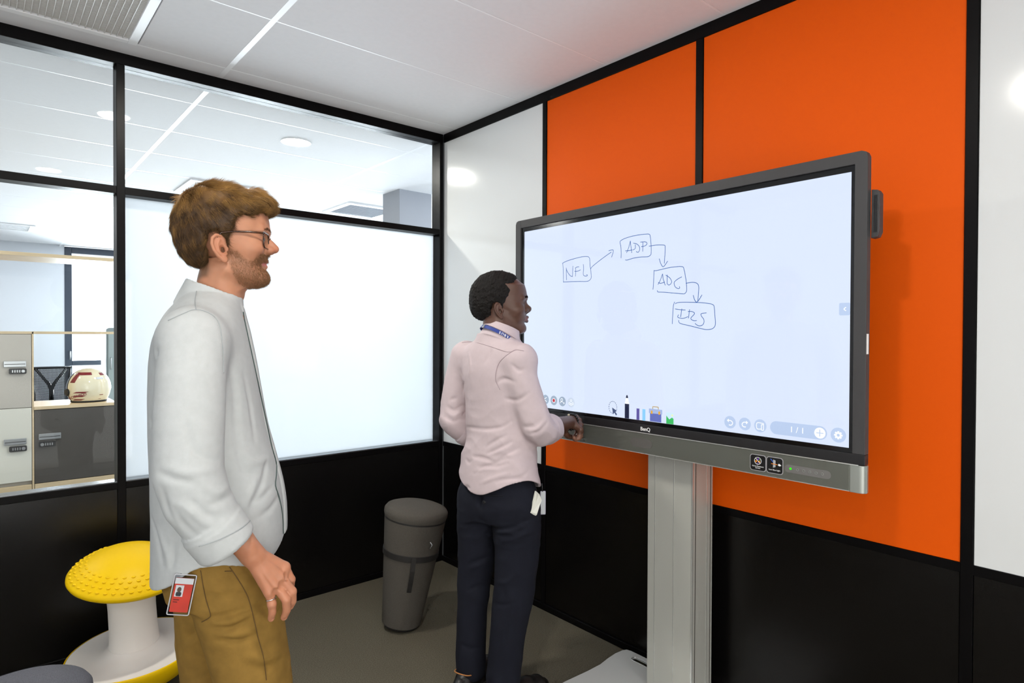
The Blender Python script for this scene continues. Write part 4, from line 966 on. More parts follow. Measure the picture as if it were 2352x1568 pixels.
def p1_body():
    xs = grid_axis((-.20, -.09, .008), (-.09, .22, .0021), (.22, .30, .008))
    ys = grid_axis((-.32, -.28, .006), (-.28, .095, .0021), (.095, .34, .007))
    zs = grid_axis((.02, .77, .012), (.77, .97, .0021), (.97, 1.47, .010), (1.47, 1.80, .0021))
    fd = Field(xs, ys, zs)
    # torso and limbs under the clothes
    fd.add(loft([.86, .92, 1.0, 1.1, 1.2, 1.3, 1.38, 1.43, 1.47], [-.08, -.088, -.08, -.075, -.085, -.09, -.085, -.07, -.05], [.12, .115, .105, .10, .10, .10, .09, .08, .06], [.15, .155, .14, .14, .155, .165, .165, .15, .09], 2.3))
    fd.add(cone((.0, -.15, 1.42), (.0, .15, 1.42), .05, .05), .03)
    for s in (-1, 1):
        lx = (.075, .125, .09) if s < 0 else (.03, .02, -.055)
        fd.add(chain([(lx[0], s*.09, .88), (lx[1]-.01, s*.10, .50), (lx[2], s*.10, .08)], [.070, .048, .036]), .03)
        fd.add(cone((lx[2]-.03, s*.10, .05), (lx[2]+.14, s*.11, .045), .033, .026), .02)
    fd.add(chain([(.0, .17, 1.42), (-.01, .240, 1.14), (.055, .240, .93)], [.046, .038, .026]), .03)
    fd.add(chain([(.0, -.17, 1.42), (-.005, -.255, 1.14)], [.048, .040]), .03)
    # left hand, hidden behind him
    fd.add(chain([(.055, .240, .93), (.075, .238, .86), (.080, .230, .79)], [.026, .030, .012]), .015)
    # neck
    fd.add(loft([-.17, -.14, -.123, -.09, -.06, -.02], [-.115, -.094, -.086, -.072, -.066, -.055], [.045, .036, .0335, .043, .055, .045], [.066, .057, .0545, .053, .053, .05], 2.1, o=P1E), .03)
    for s in (-1, 1):
        fd.add(cone((P1E[0]-.02, s*.045, P1E[2]-.05), (P1E[0]+.02, s*.016, P1E[2]-.165), .012, .012), .02)
        fd.add(cone((-.012, s*.03, 1.480), (-.01, s*.14, 1.420), .030, .030), .02)
    fd.add(ell((P1E[0]+.028, 0, P1E[2]-.108), (.010, .010, .012)), .012)
    front = [.070, .087, .092, .0868, .0850, .0905, .0890, .0850, .0860, .0925, .0900]
    wid = [.022, .034, .046, .053, .058, .062, .066, .069, .068, .068, .070]
    head_prims(fd, P1E, I3, front, wid, nose=(.1060, .1110, .0108), k=1.10, earz=-.003)
    hand_prims(fd, P1_WR, P1_KN, P1_FING, P1_FR, [(.128, -.212, .925), (.158, -.184, .898), (.178, -.172, .872), (.186, -.172, .850)], [.017, .0135, .0115, .0088], (-.004, -.258, 1.13))
    # wrist bone and tendons
    fd.add(ell((.112, -.245, .958), (.013, .008, .013)), .012)
    for q in 'BCD':
        a = np.array(P1_WR)*.5+np.array(P1_KN[q])*.5+np.array((0, -.0135, .0)); b = np.array(P1_KN[q])+np.array((0, -.0085, .0)); fd.add(cone(a, b, .0024, .003), .005)
    for q in 'ABC':
        n2 = dict(A='B', B='C', C='D')[q]; a = (np.array(P1_KN[q])+np.array(P1_KN[n2]))/2+np.array((.006, -.012, -.006)); fd.add(ell(a, (.006, .005, .010)), .006, 's')
    for q in 'ABCD':                                    # nail beds
        p = np.array(P1_FING[q][2])+np.array((.0035, -.0062, -.002)); fd.add(ell(p, (.0042, .0022, .0062)), .0012, 's')
    return fd
P1_FOLDS = []                                           # (kind, radius, blend, points)
def apply_folds(fd, folds, amp=.75, sig=1.05):
    """soft cloth folds: a Gaussian ridge (+) or trough (-) along each line"""
    for kind, r, k, P in folds:
        seam = r < .003; A, sg = (.0012, .0026) if seam else (amp*r, sig*r)
        fn, lo, hi = chain(P, [0.]*len(P)); sl = fd.sl(np.array(lo)-3*sg, np.array(hi)+3*sg); X, Y, Z = fd.xyz(sl)
        d = fn(X, Y, Z); P_ = np.array(P); L = np.linalg.norm(P_[-1]-P_[0])+1e-6; t = ((X-P_[0][0])*(P_[-1]-P_[0])[0]+(Y-P_[0][1])*(P_[-1]-P_[0])[1]+(Z-P_[0][2])*(P_[-1]-P_[0])[2])/L**2
        env = 1. if seam else .25+.75*np.sin(np.pi*np.clip(t, .02, .98))
        fd.F[sl] += ((-1 if kind == '+' else 1)*A*env*np.exp(-(d/sg)**2)).astype(f32)
def p1_shirt(folds=True):
    h = .0034
    fd = Field(grid_axis((-.17, .23, h)), grid_axis((-.345, .30, h)), grid_axis((.82, 1.57, h)))
    Z = [.80, .84, .90, 1.0, 1.1, 1.2, 1.3, 1.36, 1.42, 1.46, 1.50, 1.52]
    B = [-.124, -.122, -.120, -.119, -.120, -.122, -.121, -.118, -.108, -.090, -.066, -.052]
    Fr = [.170, .178, .184, .182, .163, .138, .121, .111, .099, .090, .080, .074]
    W = [.185, .188, .190, .188, .185, .188, .196, .200, .186, .150, .100, .075]
    fd.add(loft(Z, B, Fr, W, 2.25))
    for s in (-1, 1):
        fd.add(cone((-.004, s*.10, 1.448), (-.006, s*.178, 1.415), .058, .066), .05)
    sl = [(-.004, -.190, 1.405), (-.002, -.226, 1.32), (-.002, -.250, 1.22), (-.001, -.262, 1.135), (.016, -.262, 1.075), (.045, -.255, 1.015)]
    fd.add(chain(sl, [.068, .071, .071, .069, .065, .058]), .035)
    fd.add(chain([(-.004, .190, 1.405), (-.004, .235, 1.28), (-.004, .252, 1.13), (.020, .250, 1.03), (.040, .246, .975)], [.068, .068, .064, .058, .052]), .035)
    # cloth: soft folds
    def folds_fn(x, y, z):
        a = 1-np.abs(NZ[0](x*.9, y*.9, z*.55+.25*x, 26)); b = 1-np.abs(NZ[1](x, y, z, 44)); c = NZ[2](x, y, z*.6, 15)
        arm = sstep(-.17, -.23, y); low = sstep(1.12, .95, z); el = np.exp(-((z-1.06)/.09)**2)
        return .0026*a*(.35+.5*low+.5*arm*el)+.0012*b*(.3+.6*el)+.0030*c*(.4+.6*low)-.0012
    fd.warp(folds_fn)
    if folds: apply_folds(fd, P1_FOLDS, .85, 1.25)
    # front placket, raised with an open edge
    def plk(x, y, z):
        m = (x > .04)*1.; band = sstep(.0215, .018, np.abs(y+.004)); gap = np.exp(-((y+.026)/.0035)**2)
        return m*(.0035*band-.0065*gap*sstep(1.49, 1.44, z))
    fd.warp(plk)
    # hem with shirt tails, hollow below
    X, Y, Z_ = fd.ax[0][:, None, None], fd.ax[1][None, :, None], fd.ax[2][None, None, :]
    dg, dz = smooth1([0, 25, 45, 62, 80, 96, 106, 119, 142, 165, 180], [.822, .828, .840, .860, .899, .904, .898, .885, .888, .908, .915])
    hem = (np.interp(np.degrees(np.abs(np.arctan2(Y, -(X-.03)))), dg, dz)-Z_)*.8; torso = sstep(-.215, -.205, Y)
    inner = fd.F.copy()
    fd.F = np.where((torso > .5) | (Z_ < .93), np.maximum(fd.F, hem), fd.F).astype(f32)
    # rolled cuff
    a, b = np.array((.036, -.257, 1.028)), np.array((.074, -.246, .966)); n = (b-a)/np.linalg.norm(b-a)
    fd.add(fcyl(a, b, .0625, .0600, .004), .002)
    fd.add(fcyl(a+n*.012, b-n*.006, .0650, .0635, .004), .003)
    fd.add(fcyl(b-n*.035, b+n*.03, .0545, .0545), .001, 's')
    a2, b2 = np.array((.028, .248, 1.02)), np.array((.047, .244, .962)); fd.add(fcyl(a2, b2, .058, .056, .004), .002)
    fd.add(fcyl(b2-(b2-a2)*.4, b2+(b2-a2), .050, .050), .001, 's')
    m = (Z_ < 1.0) & (Y > -.2) & (Y < .2)
    fd.F = np.where(m, np.maximum(fd.F, -(inner+.010)), fd.F).astype(f32)
    # stand collar, open at the front, hollow inside
    cc = np.array((.0145, 0, 1.520)); t = math.atan2(.049, .133); R = np.array(((math.cos(t), 0, -math.sin(t)), (0, 1, 0), (math.sin(t), 0, math.cos(t))))
    fd.add(loft([-.05, -.02, 0, .017], [-.076, -.0735, -.0712, -.0695], [.075, .072, .070, .0685], [.076, .072, .0685, .0665], 2.1, R=R, o=cc), .007)
    fd.add(loft([-.005, .01, .05], [-.064, -.0645, -.066], [.064, .0635, .066], [.062, .061, .063], 2.1, R=R, o=cc), .001, 's')
    return fd
def p1_trousers():
    h = .0042
    fd = Field(grid_axis((-.17, .27, h)), grid_axis((-.24, .24, h)), grid_axis((.06, 1.03, h)))
    fd.add(loft([.80, .86, .92, .98, 1.02], [-.095, -.104, -.102, -.094, -.090], [.140, .152, .154, .148, .145], [.165, .170, .165, .155, .150], 2.4))
    fd.add(chain([(.055, -.085, .86), (.085, -.093, .75), (.112, -.097, .62), (.130, -.100, .50), (.120, -.100, .30), (.095, -.100, .08)], [.100, .097, .090, .078, .070, .062]), .03)
    fd.add(chain([(.015, .085, .86), (.005, .095, .75), (-.004, .098, .62), (-.002, .100, .50), (-.030, .100, .30), (-.055, .100, .08)], [.100, .095, .086, .076, .068, .060]), .03)
    def fo(x, y, z):
        a = 1-np.abs(NZ[3](x*.8+.5*z, y*.8, z*1.5, 26)); b = 1-np.abs(NZ[4](x, y, z*1.5, 50)); c = NZ[2](x, y, z*.7, 14)
        hip = np.exp(-((z-.80)/.09)**2); kn = np.exp(-((z-.48)/.10)**2); an = sstep(.25, .10, z)
        return .0050*a*(.12+.8*hip+.5*kn+.6*an)+.0014*b*(.3+hip)+.0020*c-.0015
    fd.warp(fo)
    apply_folds(fd, P1_TFOLDS, 1.0, 1.3)
    return fd
P1_TFOLDS = []
P1_HAIRLINE = [(.135, .135), (.117, .101), (.098, .094), (.078, .091), (.057, .080), (.040, .085), (.027, .077), (.021, .053), (.0145, .035), (.014, .010), (.006, -.006), (.000, .026), (-.013, .040), (-.032, .036), (-.042, .012), (-.038, -.02), (-.033, -.05), (-.038, -.068), (-.075, -.078), (-.2, -.08), (-.2, .3), (.135, .3)]
def p1_hair():
    h = .0024; E = np.array(P1E)
    fd = Field(grid_axis((E[0]-.145, E[0]+.125, h)), grid_axis((-.10, .10, h)), grid_axis((E[2]-.09, E[2]+.185, h)))
    el = lambda c, r: ell(E+np.array(c), r)
    fd.add(el((-.020, 0, .068), (.1060, .085, .093)))
    fd.add(el((-.046, 0, .022), (.066, .071, .068)), .03)
    fd.add(el((-.015, 0, .128), (.070, .062, .034)), .03)
    fd.add(el((.060, .0, .120), (.050, .060, .034)), .025)
    for s in (-1, 1): fd.add(el((.028, s*.044, .098), (.052, .040, .036)), .02)
    fd.add(el((.078, -.012, .108), (.026, .045, .020)), .015)
    X, Y, Z = fd.ax[0][:, None]-E[0], fd.ax[1], fd.ax[2][None, :]-E[2]
    pd = poly2d(P1_HAIRLINE)(X, Z)[:, None, :]
    a, b = fd.F, pd.astype(f32); k = .008; hh = np.clip(.5-.5*(a-b)/k, 0, 1); fd.F = (a*(1-hh)+b*hh+k*hh*(1-hh)).astype(f32)
    def tuft(x, y, z):
        xx, zz = x-E[0], z-E[2]; top = sstep(.06, .14, zz); ang = np.arctan2(y, zz-.05)
        a = NZ[5](x, y*1.6, z, 120); b = NZ[6](x, y, z, 230); c = NZ[7](x, y, z, 60)
        return (.0006+.0022*top)*a+.0008*b+(.0008+.002*top)*c
    fd.warp(tuft)
    return fd
P1_FOLDS = [
('-', 0.006, 0.012, [(-0.0164,-0.3174,1.0708),(-0.013,-0.3186,1.0634),(-0.0086,-0.316,1.0518),(-0.003,-0.3138,1.0405),(0.0053,-0.3125,1.0302),(0.015,-0.3116,1.0203),(0.0217,-0.3098,1.0131)]),
('-', 0.006, 0.012, [(0.1427,-0.0938,1.1249),(0.1413,-0.104,1.1104),(0.139,-0.1161,1.0896),(0.1349,-0.1298,1.0702),(0.1275,-0.1444,1.0529),(0.1183,-0.1562,1.0361),(0.1118,-0.1648,1.0247)]),
('-', 0.006, 0.012, [(0.1116,-0.1624,1.0392),(0.1173,-0.158,1.0381),(0.1255,-0.1502,1.0365),(0.1336,-0.1403,1.0368),(0.1418,-0.1282,1.0418),(0.15,-0.1119,1.0485),(0.1557,-0.099,1.0532)]),
('-', 0.006, 0.012, [(-0.0461,-0.3107,1.1465),(-0.0383,-0.3154,1.1434),(-0.027,-0.3235,1.1393),(-0.0161,-0.3272,1.135),(-0.0046,-0.329,1.1316),(0.007,-0.3287,1.1283),(0.015,-0.3272,1.1258)]),
('-', 0.006, 0.012, [(-0.1093,-0.078,1.0053),(-0.1008,-0.1,0.995),(-0.0916,-0.1181,0.9773),(-0.0842,-0.1292,0.9581),(-0.0782,-0.1378,0.9384),(-0.073,-0.144,0.9181),(-0.0696,-0.1475,0.9037)]),
('-', 0.006, 0.012, [(-0.0442,-0.1679,0.9662),(-0.0449,-0.1678,0.9529),(-0.0461,-0.1677,0.9342),(-0.0478,-0.1673,0.9179),(-0.0512,-0.1642,0.9056),(-0.0552,-0.1608,0.8956),(-0.0578,-0.16,0.8893)]),
('-', 0.006, 0.012, [(0.0843,-0.1644,1.1616),(0.0872,-0.1635,1.1468),(0.0918,-0.1631,1.1265),(0.0977,-0.1611,1.1102),(0.1065,-0.1557,1.1017),(0.1168,-0.1466,1.0968),(0.1241,-0.1385,1.0935)]),
('-', 0.006, 0.012, [(0.0416,-0.3199,1.0762),(0.0485,-0.3159,1.0766),(0.0585,-0.3108,1.0774),(0.0677,-0.3012,1.0782),(0.0757,-0.287,1.08),(0.0825,-0.264,1.0809)]),
('-', 0.006, 0.012, [(0.0071,-0.327,1.0984),(0.015,-0.3256,1.0874),(0.0266,-0.3254,1.0724),(0.0377,-0.3209,1.0591),(0.049,-0.3163,1.0516),(0.0604,-0.3118,1.047),(0.0682,-0.306,1.0433)]),
('-', 0.006, 0.012, [(-0.1,-0.1206,1.2329),(-0.0985,-0.1213,1.2143)]),
('-', 0.006, 0.012, [(0.095,-0.1259,1.3281),(0.0985,-0.1209,1.3095),(0.1037,-0.1188,1.283),(0.1083,-0.1144,1.2549),(0.1123,-0.1161,1.2251),(0.1157,-0.1176,1.1942),(0.1184,-0.123,1.1731)]),
('-', 0.006, 0.012, [(-0.0026,-0.3134,1.2539),(0.0032,-0.3156,1.2338),(0.0118,-0.3189,1.206),(0.0216,-0.3182,1.1832),(0.0346,-0.3143,1.1712),(0.0488,-0.3044,1.1639),(0.0584,-0.2908,1.158)]),
('-', 0.006, 0.012, [(0.125,-0.1548,0.9956),(0.1322,-0.1466,0.9975),(0.1425,-0.1353,1.0007),(0.1517,-0.1193,1.004),(0.159,-0.1049,1.0104),(0.1654,-0.0879,1.0177),(0.1696,-0.0724,1.0222)]),
('-', 0.006, 0.012, [(-0.0403,-0.313,1.1161),(-0.038,-0.3118,1.1037),(-0.035,-0.3088,1.0859),(-0.0317,-0.3059,1.0699),(-0.0272,-0.3075,1.0589),(-0.0229,-0.307,1.0492),(-0.02,-0.3059,1.0425)]),
('-', 0.008, 0.016, [(0.0707,-0.1806,1.3614),(0.0724,-0.1666,1.3432),(0.0761,-0.1598,1.3173),(0.0792,-0.1569,1.2904),(0.0803,-0.1576,1.2639),(0.0806,-0.1601,1.2364),(0.0813,-0.1607,1.211),(0.0836,-0.1618,1.1874),(0.0866,-0.163,1.166),(0.0886,-0.1618,1.1509)]),
('-', 0.008, 0.016, [(-0.0653,-0.2295,1.3923),(-0.0677,-0.2268,1.3756)]),
('-', 0.008, 0.016, [(0.1175,-0.2427,1.0163),(0.1213,-0.2441,1.0101)]),
('+', 0.006, 0.014, [(-0.0193,-0.3183,1.0853),(-0.0127,-0.3205,1.0838),(-0.0032,-0.3238,1.0815),(0.0067,-0.3251,1.0761),(0.0169,-0.3244,1.0657),(0.0276,-0.3218,1.0521),(0.0374,-0.3189,1.0409),(0.0465,-0.3157,1.0342),(0.0547,-0.3122,1.0299),(0.0607,-0.3121,1.0278)]),
('+', 0.006, 0.014, [(0.1241,-0.1386,1.0884),(0.1201,-0.1479,1.0786),(0.1141,-0.1545,1.0635),(0.1088,-0.1613,1.0492),(0.1046,-0.1664,1.0356),(0.1012,-0.1718,1.0226)]),
('+', 0.006, 0.014, [(-0.0333,-0.3169,1.16),(-0.0226,-0.3227,1.1565),(-0.0077,-0.3277,1.1511),(0.0074,-0.3287,1.1467),(0.0235,-0.3235,1.1449),(0.0402,-0.3144,1.1441),(0.0517,-0.3035,1.1429)]),
('+', 0.006, 0.014, [(-0.0806,-0.1344,0.979),(-0.0739,-0.1431,0.9679),(-0.0658,-0.1503,0.9509),(-0.0591,-0.1569,0.9351),(-0.056,-0.1603,0.9207),(-0.0548,-0.1608,0.9067),(-0.0537,-0.1634,0.8978)]),
('+', 0.006, 0.014, [(0.0974,-0.1563,1.1494),(0.1041,-0.1502,1.1415),(0.1139,-0.1431,1.131),(0.1237,-0.1317,1.1229),(0.1333,-0.116,1.1207),(0.143,-0.0939,1.121),(0.1496,-0.0729,1.1205)]),
('+', 0.006, 0.014, [(0.0264,-0.3247,1.1314),(0.0331,-0.3207,1.1219),(0.043,-0.3179,1.1094),(0.0525,-0.3106,1.0997),(0.0619,-0.3012,1.0973),(0.0711,-0.2873,1.098),(0.0769,-0.2703,1.0973)]),
('-', 0.0022, 0.0015, [(-0.0448,-0.2293,1.4503),(-0.0373,-0.2318,1.454),(-0.027,-0.2331,1.4593),(-0.0175,-0.2299,1.4644),(-0.0092,-0.2263,1.4691),(-0.0013,-0.2205,1.4734),(0.0071,-0.2148,1.4755),(0.0169,-0.2118,1.4743),(0.0275,-0.2112,1.4707),(0.0364,-0.21,1.4657),(0.0427,-0.208,1.4605),(0.0481,-0.212,1.4539),(0.0526,-0.2157,1.4439),(0.0563,-0.2214,1.4289),(0.0589,-0.2246,1.4106),(0.0608,-0.2275,1.3918),(0.0621,-0.2303,1.3713),(0.063,-0.2351,1.3503),(0.064,-0.242,1.3359)]),
('-', 0.0022, 0.0015, [(0.0071,-0.2148,1.4755),(0.0041,-0.199,1.4812),(-0.0039,-0.1497,1.4906),(-0.0075,-0.1273,1.4994),(-0.0097,-0.1054,1.5086),(-0.012,-0.0792,1.5183),(-0.013,-0.064,1.5252)]),
('-', 0.0022, 0.0015, [(0.0242,-0.3109,0.9909),(0.0338,-0.3141,0.9941),(0.0474,-0.3165,0.9981),(0.0609,-0.3146,1.0017),(0.0746,-0.3107,1.0061),(0.0885,-0.3027,1.0103),(0.1001,-0.2939,1.0141),(0.1082,-0.2818,1.0169),(0.1138,-0.2668,1.0188),(0.1171,-0.2489,1.018)]),
]
P1_PLACKET = [(0.0857,-0.0244,1.4784),(0.0868,-0.0244,1.4713),(0.0883,-0.0243,1.4607),(0.0919,-0.0377,1.4469),(0.0957,-0.0432,1.4294),(0.1,-0.0455,1.4089),(0.1044,-0.0465,1.3878),(0.1087,-0.0469,1.3666),(0.1129,-0.0453,1.3448),(0.1169,-0.0407,1.3226),(0.121,-0.0353,1.3003),(0.1245,-0.0236,1.2771),(0.1288,-0.0231,1.2554),(0.1329,-0.0226,1.2346),(0.1369,-0.0222,1.2145),(0.1409,-0.0221,1.1943),(0.1452,-0.0229,1.1731),(0.1494,-0.0233,1.1518),(0.1533,-0.024,1.1334),(0.1576,-0.0356,1.1215),(0.1603,-0.0238,1.108),(0.1626,-0.0239,1.0974),(0.1642,-0.042,1.0902),(0.1643,-0.0527,1.0823),(0.1642,-0.0621,1.0745),(0.1636,-0.0711,1.0673),(0.1628,-0.0795,1.0603),(0.163,-0.0838,1.0525),(0.1648,-0.0827,1.0438),(0.1677,-0.0781,1.0341),(0.1706,-0.0736,1.0226),(0.1734,-0.0697,1.0084),(0.1761,-0.0629,0.9915),(0.1782,-0.0561,0.9739),(0.1793,-0.0528,0.9551),(0.1798,-0.0509,0.9359),(0.18,-0.0471,0.9217)]
P1_TFOLDS = [
('-', 0.0022, 0.0015, [(0.0094,-0.1741,0.8972),(0.0113,-0.177,0.8874),(0.0139,-0.1801,0.8732),(0.0166,-0.1833,0.8601),(0.0186,-0.1841,0.8492),(0.0203,-0.1827,0.8384),(0.0222,-0.1814,0.8278),(0.0249,-0.1803,0.8165),(0.0282,-0.1815,0.8063),(0.0302,-0.1823,0.7984),(0.0309,-0.1826,0.794),(0.03,-0.1802,0.791),(0.0279,-0.1795,0.7887),(0.0228,-0.1778,0.785),(0.0151,-0.169,0.7784),(0.01,-0.1652,0.7748)]),
('-', 0.0022, 0.0015, [(0.0683,-0.1791,0.8988),(0.0731,-0.1808,0.8917),(0.0798,-0.1811,0.8807),(0.0868,-0.1815,0.8684),(0.0936,-0.1797,0.8546),(0.1009,-0.1802,0.8404),(0.1071,-0.1783,0.8242),(0.1119,-0.178,0.8073),(0.1159,-0.1774,0.7893),(0.1195,-0.1789,0.7731),(0.1225,-0.18,0.7593),(0.1249,-0.1789,0.7456),(0.1279,-0.1801,0.7317),(0.1318,-0.1774,0.7141),(0.1363,-0.1749,0.6954),(0.1401,-0.1743,0.6771),(0.143,-0.1755,0.6573),(0.1451,-0.1765,0.637),(0.1466,-0.1771,0.6227)]),
('-', 0.0022, 0.0015, [(0.0584,-0.1822,0.8899),(0.0632,-0.1817,0.8892),(0.0698,-0.1818,0.8885),(0.0746,-0.1813,0.8877)]),
('-', 0.007, 0.012, [(0.0336,-0.1775,0.7626),(0.0425,-0.1826,0.7624),(0.0547,-0.1846,0.7601),(0.0668,-0.1866,0.7596),(0.0781,-0.1883,0.7619),(0.0892,-0.1878,0.7651),(0.0995,-0.1869,0.7683),(0.109,-0.1838,0.7705),(0.1176,-0.1803,0.7728),(0.1235,-0.176,0.7736)]),
('-', 0.007, 0.012, [(0.0427,-0.1857,0.8665),(0.0516,-0.1865,0.8668),(0.064,-0.1865,0.8668),(0.0748,-0.1838,0.8663),(0.0831,-0.1824,0.8671),(0.09,-0.1805,0.8681),(0.0947,-0.1778,0.8683)]),
('-', 0.007, 0.012, [(0.03,-0.1802,0.7865),(0.0395,-0.1834,0.7883),(0.053,-0.1858,0.7902),(0.0671,-0.1884,0.7927),(0.0816,-0.187,0.7949),(0.0968,-0.1857,0.7978),(0.1072,-0.1808,0.7982)]),
('-', 0.007, 0.012, [(0.1314,-0.1678,0.7986),(0.1358,-0.1651,0.7926),(0.1421,-0.161,0.784),(0.1479,-0.1588,0.7765),(0.1522,-0.1561,0.7695),(0.1558,-0.1532,0.7626),(0.1583,-0.152,0.7582)]),
('-', 0.007, 0.012, [(0.075,-0.1863,0.8361),(0.0839,-0.1851,0.8353),(0.0963,-0.1809,0.8333),(0.1071,-0.1782,0.8332),(0.1142,-0.1742,0.8351),(0.1194,-0.1696,0.838),(0.1229,-0.1665,0.8402)]),
('-', 0.007, 0.012, [(0.0501,-0.1813,0.7352),(0.0612,-0.1851,0.7334),(0.0769,-0.1882,0.7302),(0.0914,-0.1889,0.728),(0.104,-0.1868,0.7287),(0.1157,-0.1844,0.7314),(0.1238,-0.1808,0.7327)]),
('-', 0.007, 0.012, [(-0.05,0.0244,0.6542),(-0.0448,0.0206,0.6607),(-0.0375,0.0162,0.6693),(-0.0306,0.0139,0.6759)]),
('-', 0.007, 0.012, [(0.0993,-0.1859,0.6715),(0.1074,-0.1845,0.6663),(0.1192,-0.1822,0.659),(0.132,-0.1803,0.6541),(0.1467,-0.1747,0.6522),(0.1623,-0.1631,0.6496),(0.1734,-0.1521,0.6467)]),
('-', 0.007, 0.012, [(0.0266,-0.1848,0.8418),(0.0328,-0.1848,0.8395),(0.0418,-0.1857,0.8368),(0.0508,-0.1867,0.835),(0.0599,-0.1876,0.8351),(0.0687,-0.1863,0.8355),(0.075,-0.1863,0.8361)]),
('+', 0.007, 0.014, [(0.0425,-0.1846,0.7755),(0.0507,-0.1852,0.7753),(0.0627,-0.1872,0.7755),(0.075,-0.1871,0.7764),(0.0883,-0.1873,0.7802),(0.1019,-0.1855,0.7846),(0.1113,-0.1802,0.7861)]),
('+', 0.007, 0.014, [(0.0503,-0.1833,0.7494),(0.0613,-0.187,0.7489),(0.0765,-0.1879,0.7464),(0.0914,-0.1887,0.7457),(0.1051,-0.1849,0.7466),(0.1184,-0.1809,0.7492),(0.1278,-0.1777,0.7511)]),
('+', 0.007, 0.014, [(-0.0554,0.0301,0.6274),(-0.0474,0.0254,0.6353),(-0.036,0.0175,0.6468),(-0.0263,0.0143,0.6553)]),
('+', 0.007, 0.014, [(0.1074,-0.1842,0.6963),(0.1186,-0.1817,0.6902),(0.1343,-0.1765,0.6811),(0.1484,-0.1708,0.674),(0.1587,-0.1616,0.6698),(0.1673,-0.154,0.6688),(0.1732,-0.1475,0.6678)]),
]
P1_SSEAMS = [[(-0.0435,-0.2315,1.4516),(-0.0415,-0.2321,1.4526),(-0.0374,-0.2331,1.4547),(-0.0325,-0.2334,1.4573),(-0.0274,-0.2332,1.46),(-0.0223,-0.2325,1.4627),(-0.0177,-0.2312,1.4651),(-0.0134,-0.2291,1.4675),(-0.0093,-0.2264,1.4699),(-0.0053,-0.2232,1.4722),(-0.0013,-0.2199,1.4741),(0.0027,-0.2162,1.4756),(0.0071,-0.2137,1.4762),(0.0119,-0.212,1.476),(0.0171,-0.2115,1.475),(0.0224,-0.2109,1.4734),(0.0276,-0.2102,1.4714),(0.0323,-0.2096,1.4691),(0.0365,-0.2089,1.4665),(0.0401,-0.2084,1.4639),(0.0432,-0.2085,1.4611),(0.046,-0.2094,1.458),(0.0486,-0.211,1.4543),(0.051,-0.2134,1.4497),(0.0533,-0.2161,1.4439),(0.0554,-0.2193,1.437),(0.0571,-0.222,1.4289),(0.0586,-0.2244,1.42),(0.0597,-0.2258,1.4107),(0.0607,-0.227,1.4013),(0.0616,-0.2277,1.3918),(0.0623,-0.2286,1.3818),(0.0629,-0.2301,1.3713),(0.0634,-0.2324,1.3608),(0.0639,-0.2353,1.351),(0.0644,-0.2383,1.3429),(0.0646,-0.2398,1.3391)],[(0.0064,-0.2104,1.4777),(0.0056,-0.206,1.4792),(0.0031,-0.1916,1.4827),(-0.0003,-0.1715,1.4869),(-0.0037,-0.1513,1.4915),(-0.006,-0.1369,1.496),(-0.0076,-0.1265,1.5004),(-0.0088,-0.1161,1.5048),(-0.01,-0.1043,1.5096),(-0.0111,-0.0918,1.5144),(-0.0121,-0.0802,1.519),(-0.0126,-0.0721,1.5228),(-0.0129,-0.0683,1.5246)],[(0.0261,-0.3136,0.9917),(0.0287,-0.3145,0.9926),(0.0342,-0.3162,0.9943),(0.0406,-0.3176,0.9962),(0.0476,-0.3182,0.9982),(0.0545,-0.3181,1.0002),(0.0614,-0.3173,1.0023),(0.0682,-0.3157,1.0044),(0.0752,-0.3131,1.0067),(0.0822,-0.3096,1.0089),(0.089,-0.3052,1.0109),(0.0952,-0.3001,1.0128),(0.1005,-0.2945,1.0144),(0.105,-0.2886,1.0159),(0.1088,-0.2821,1.0172),(0.112,-0.2751,1.0184),(0.1145,-0.2673,1.0192),(0.1164,-0.2585,1.0192),(0.1173,-0.254,1.0191)]]
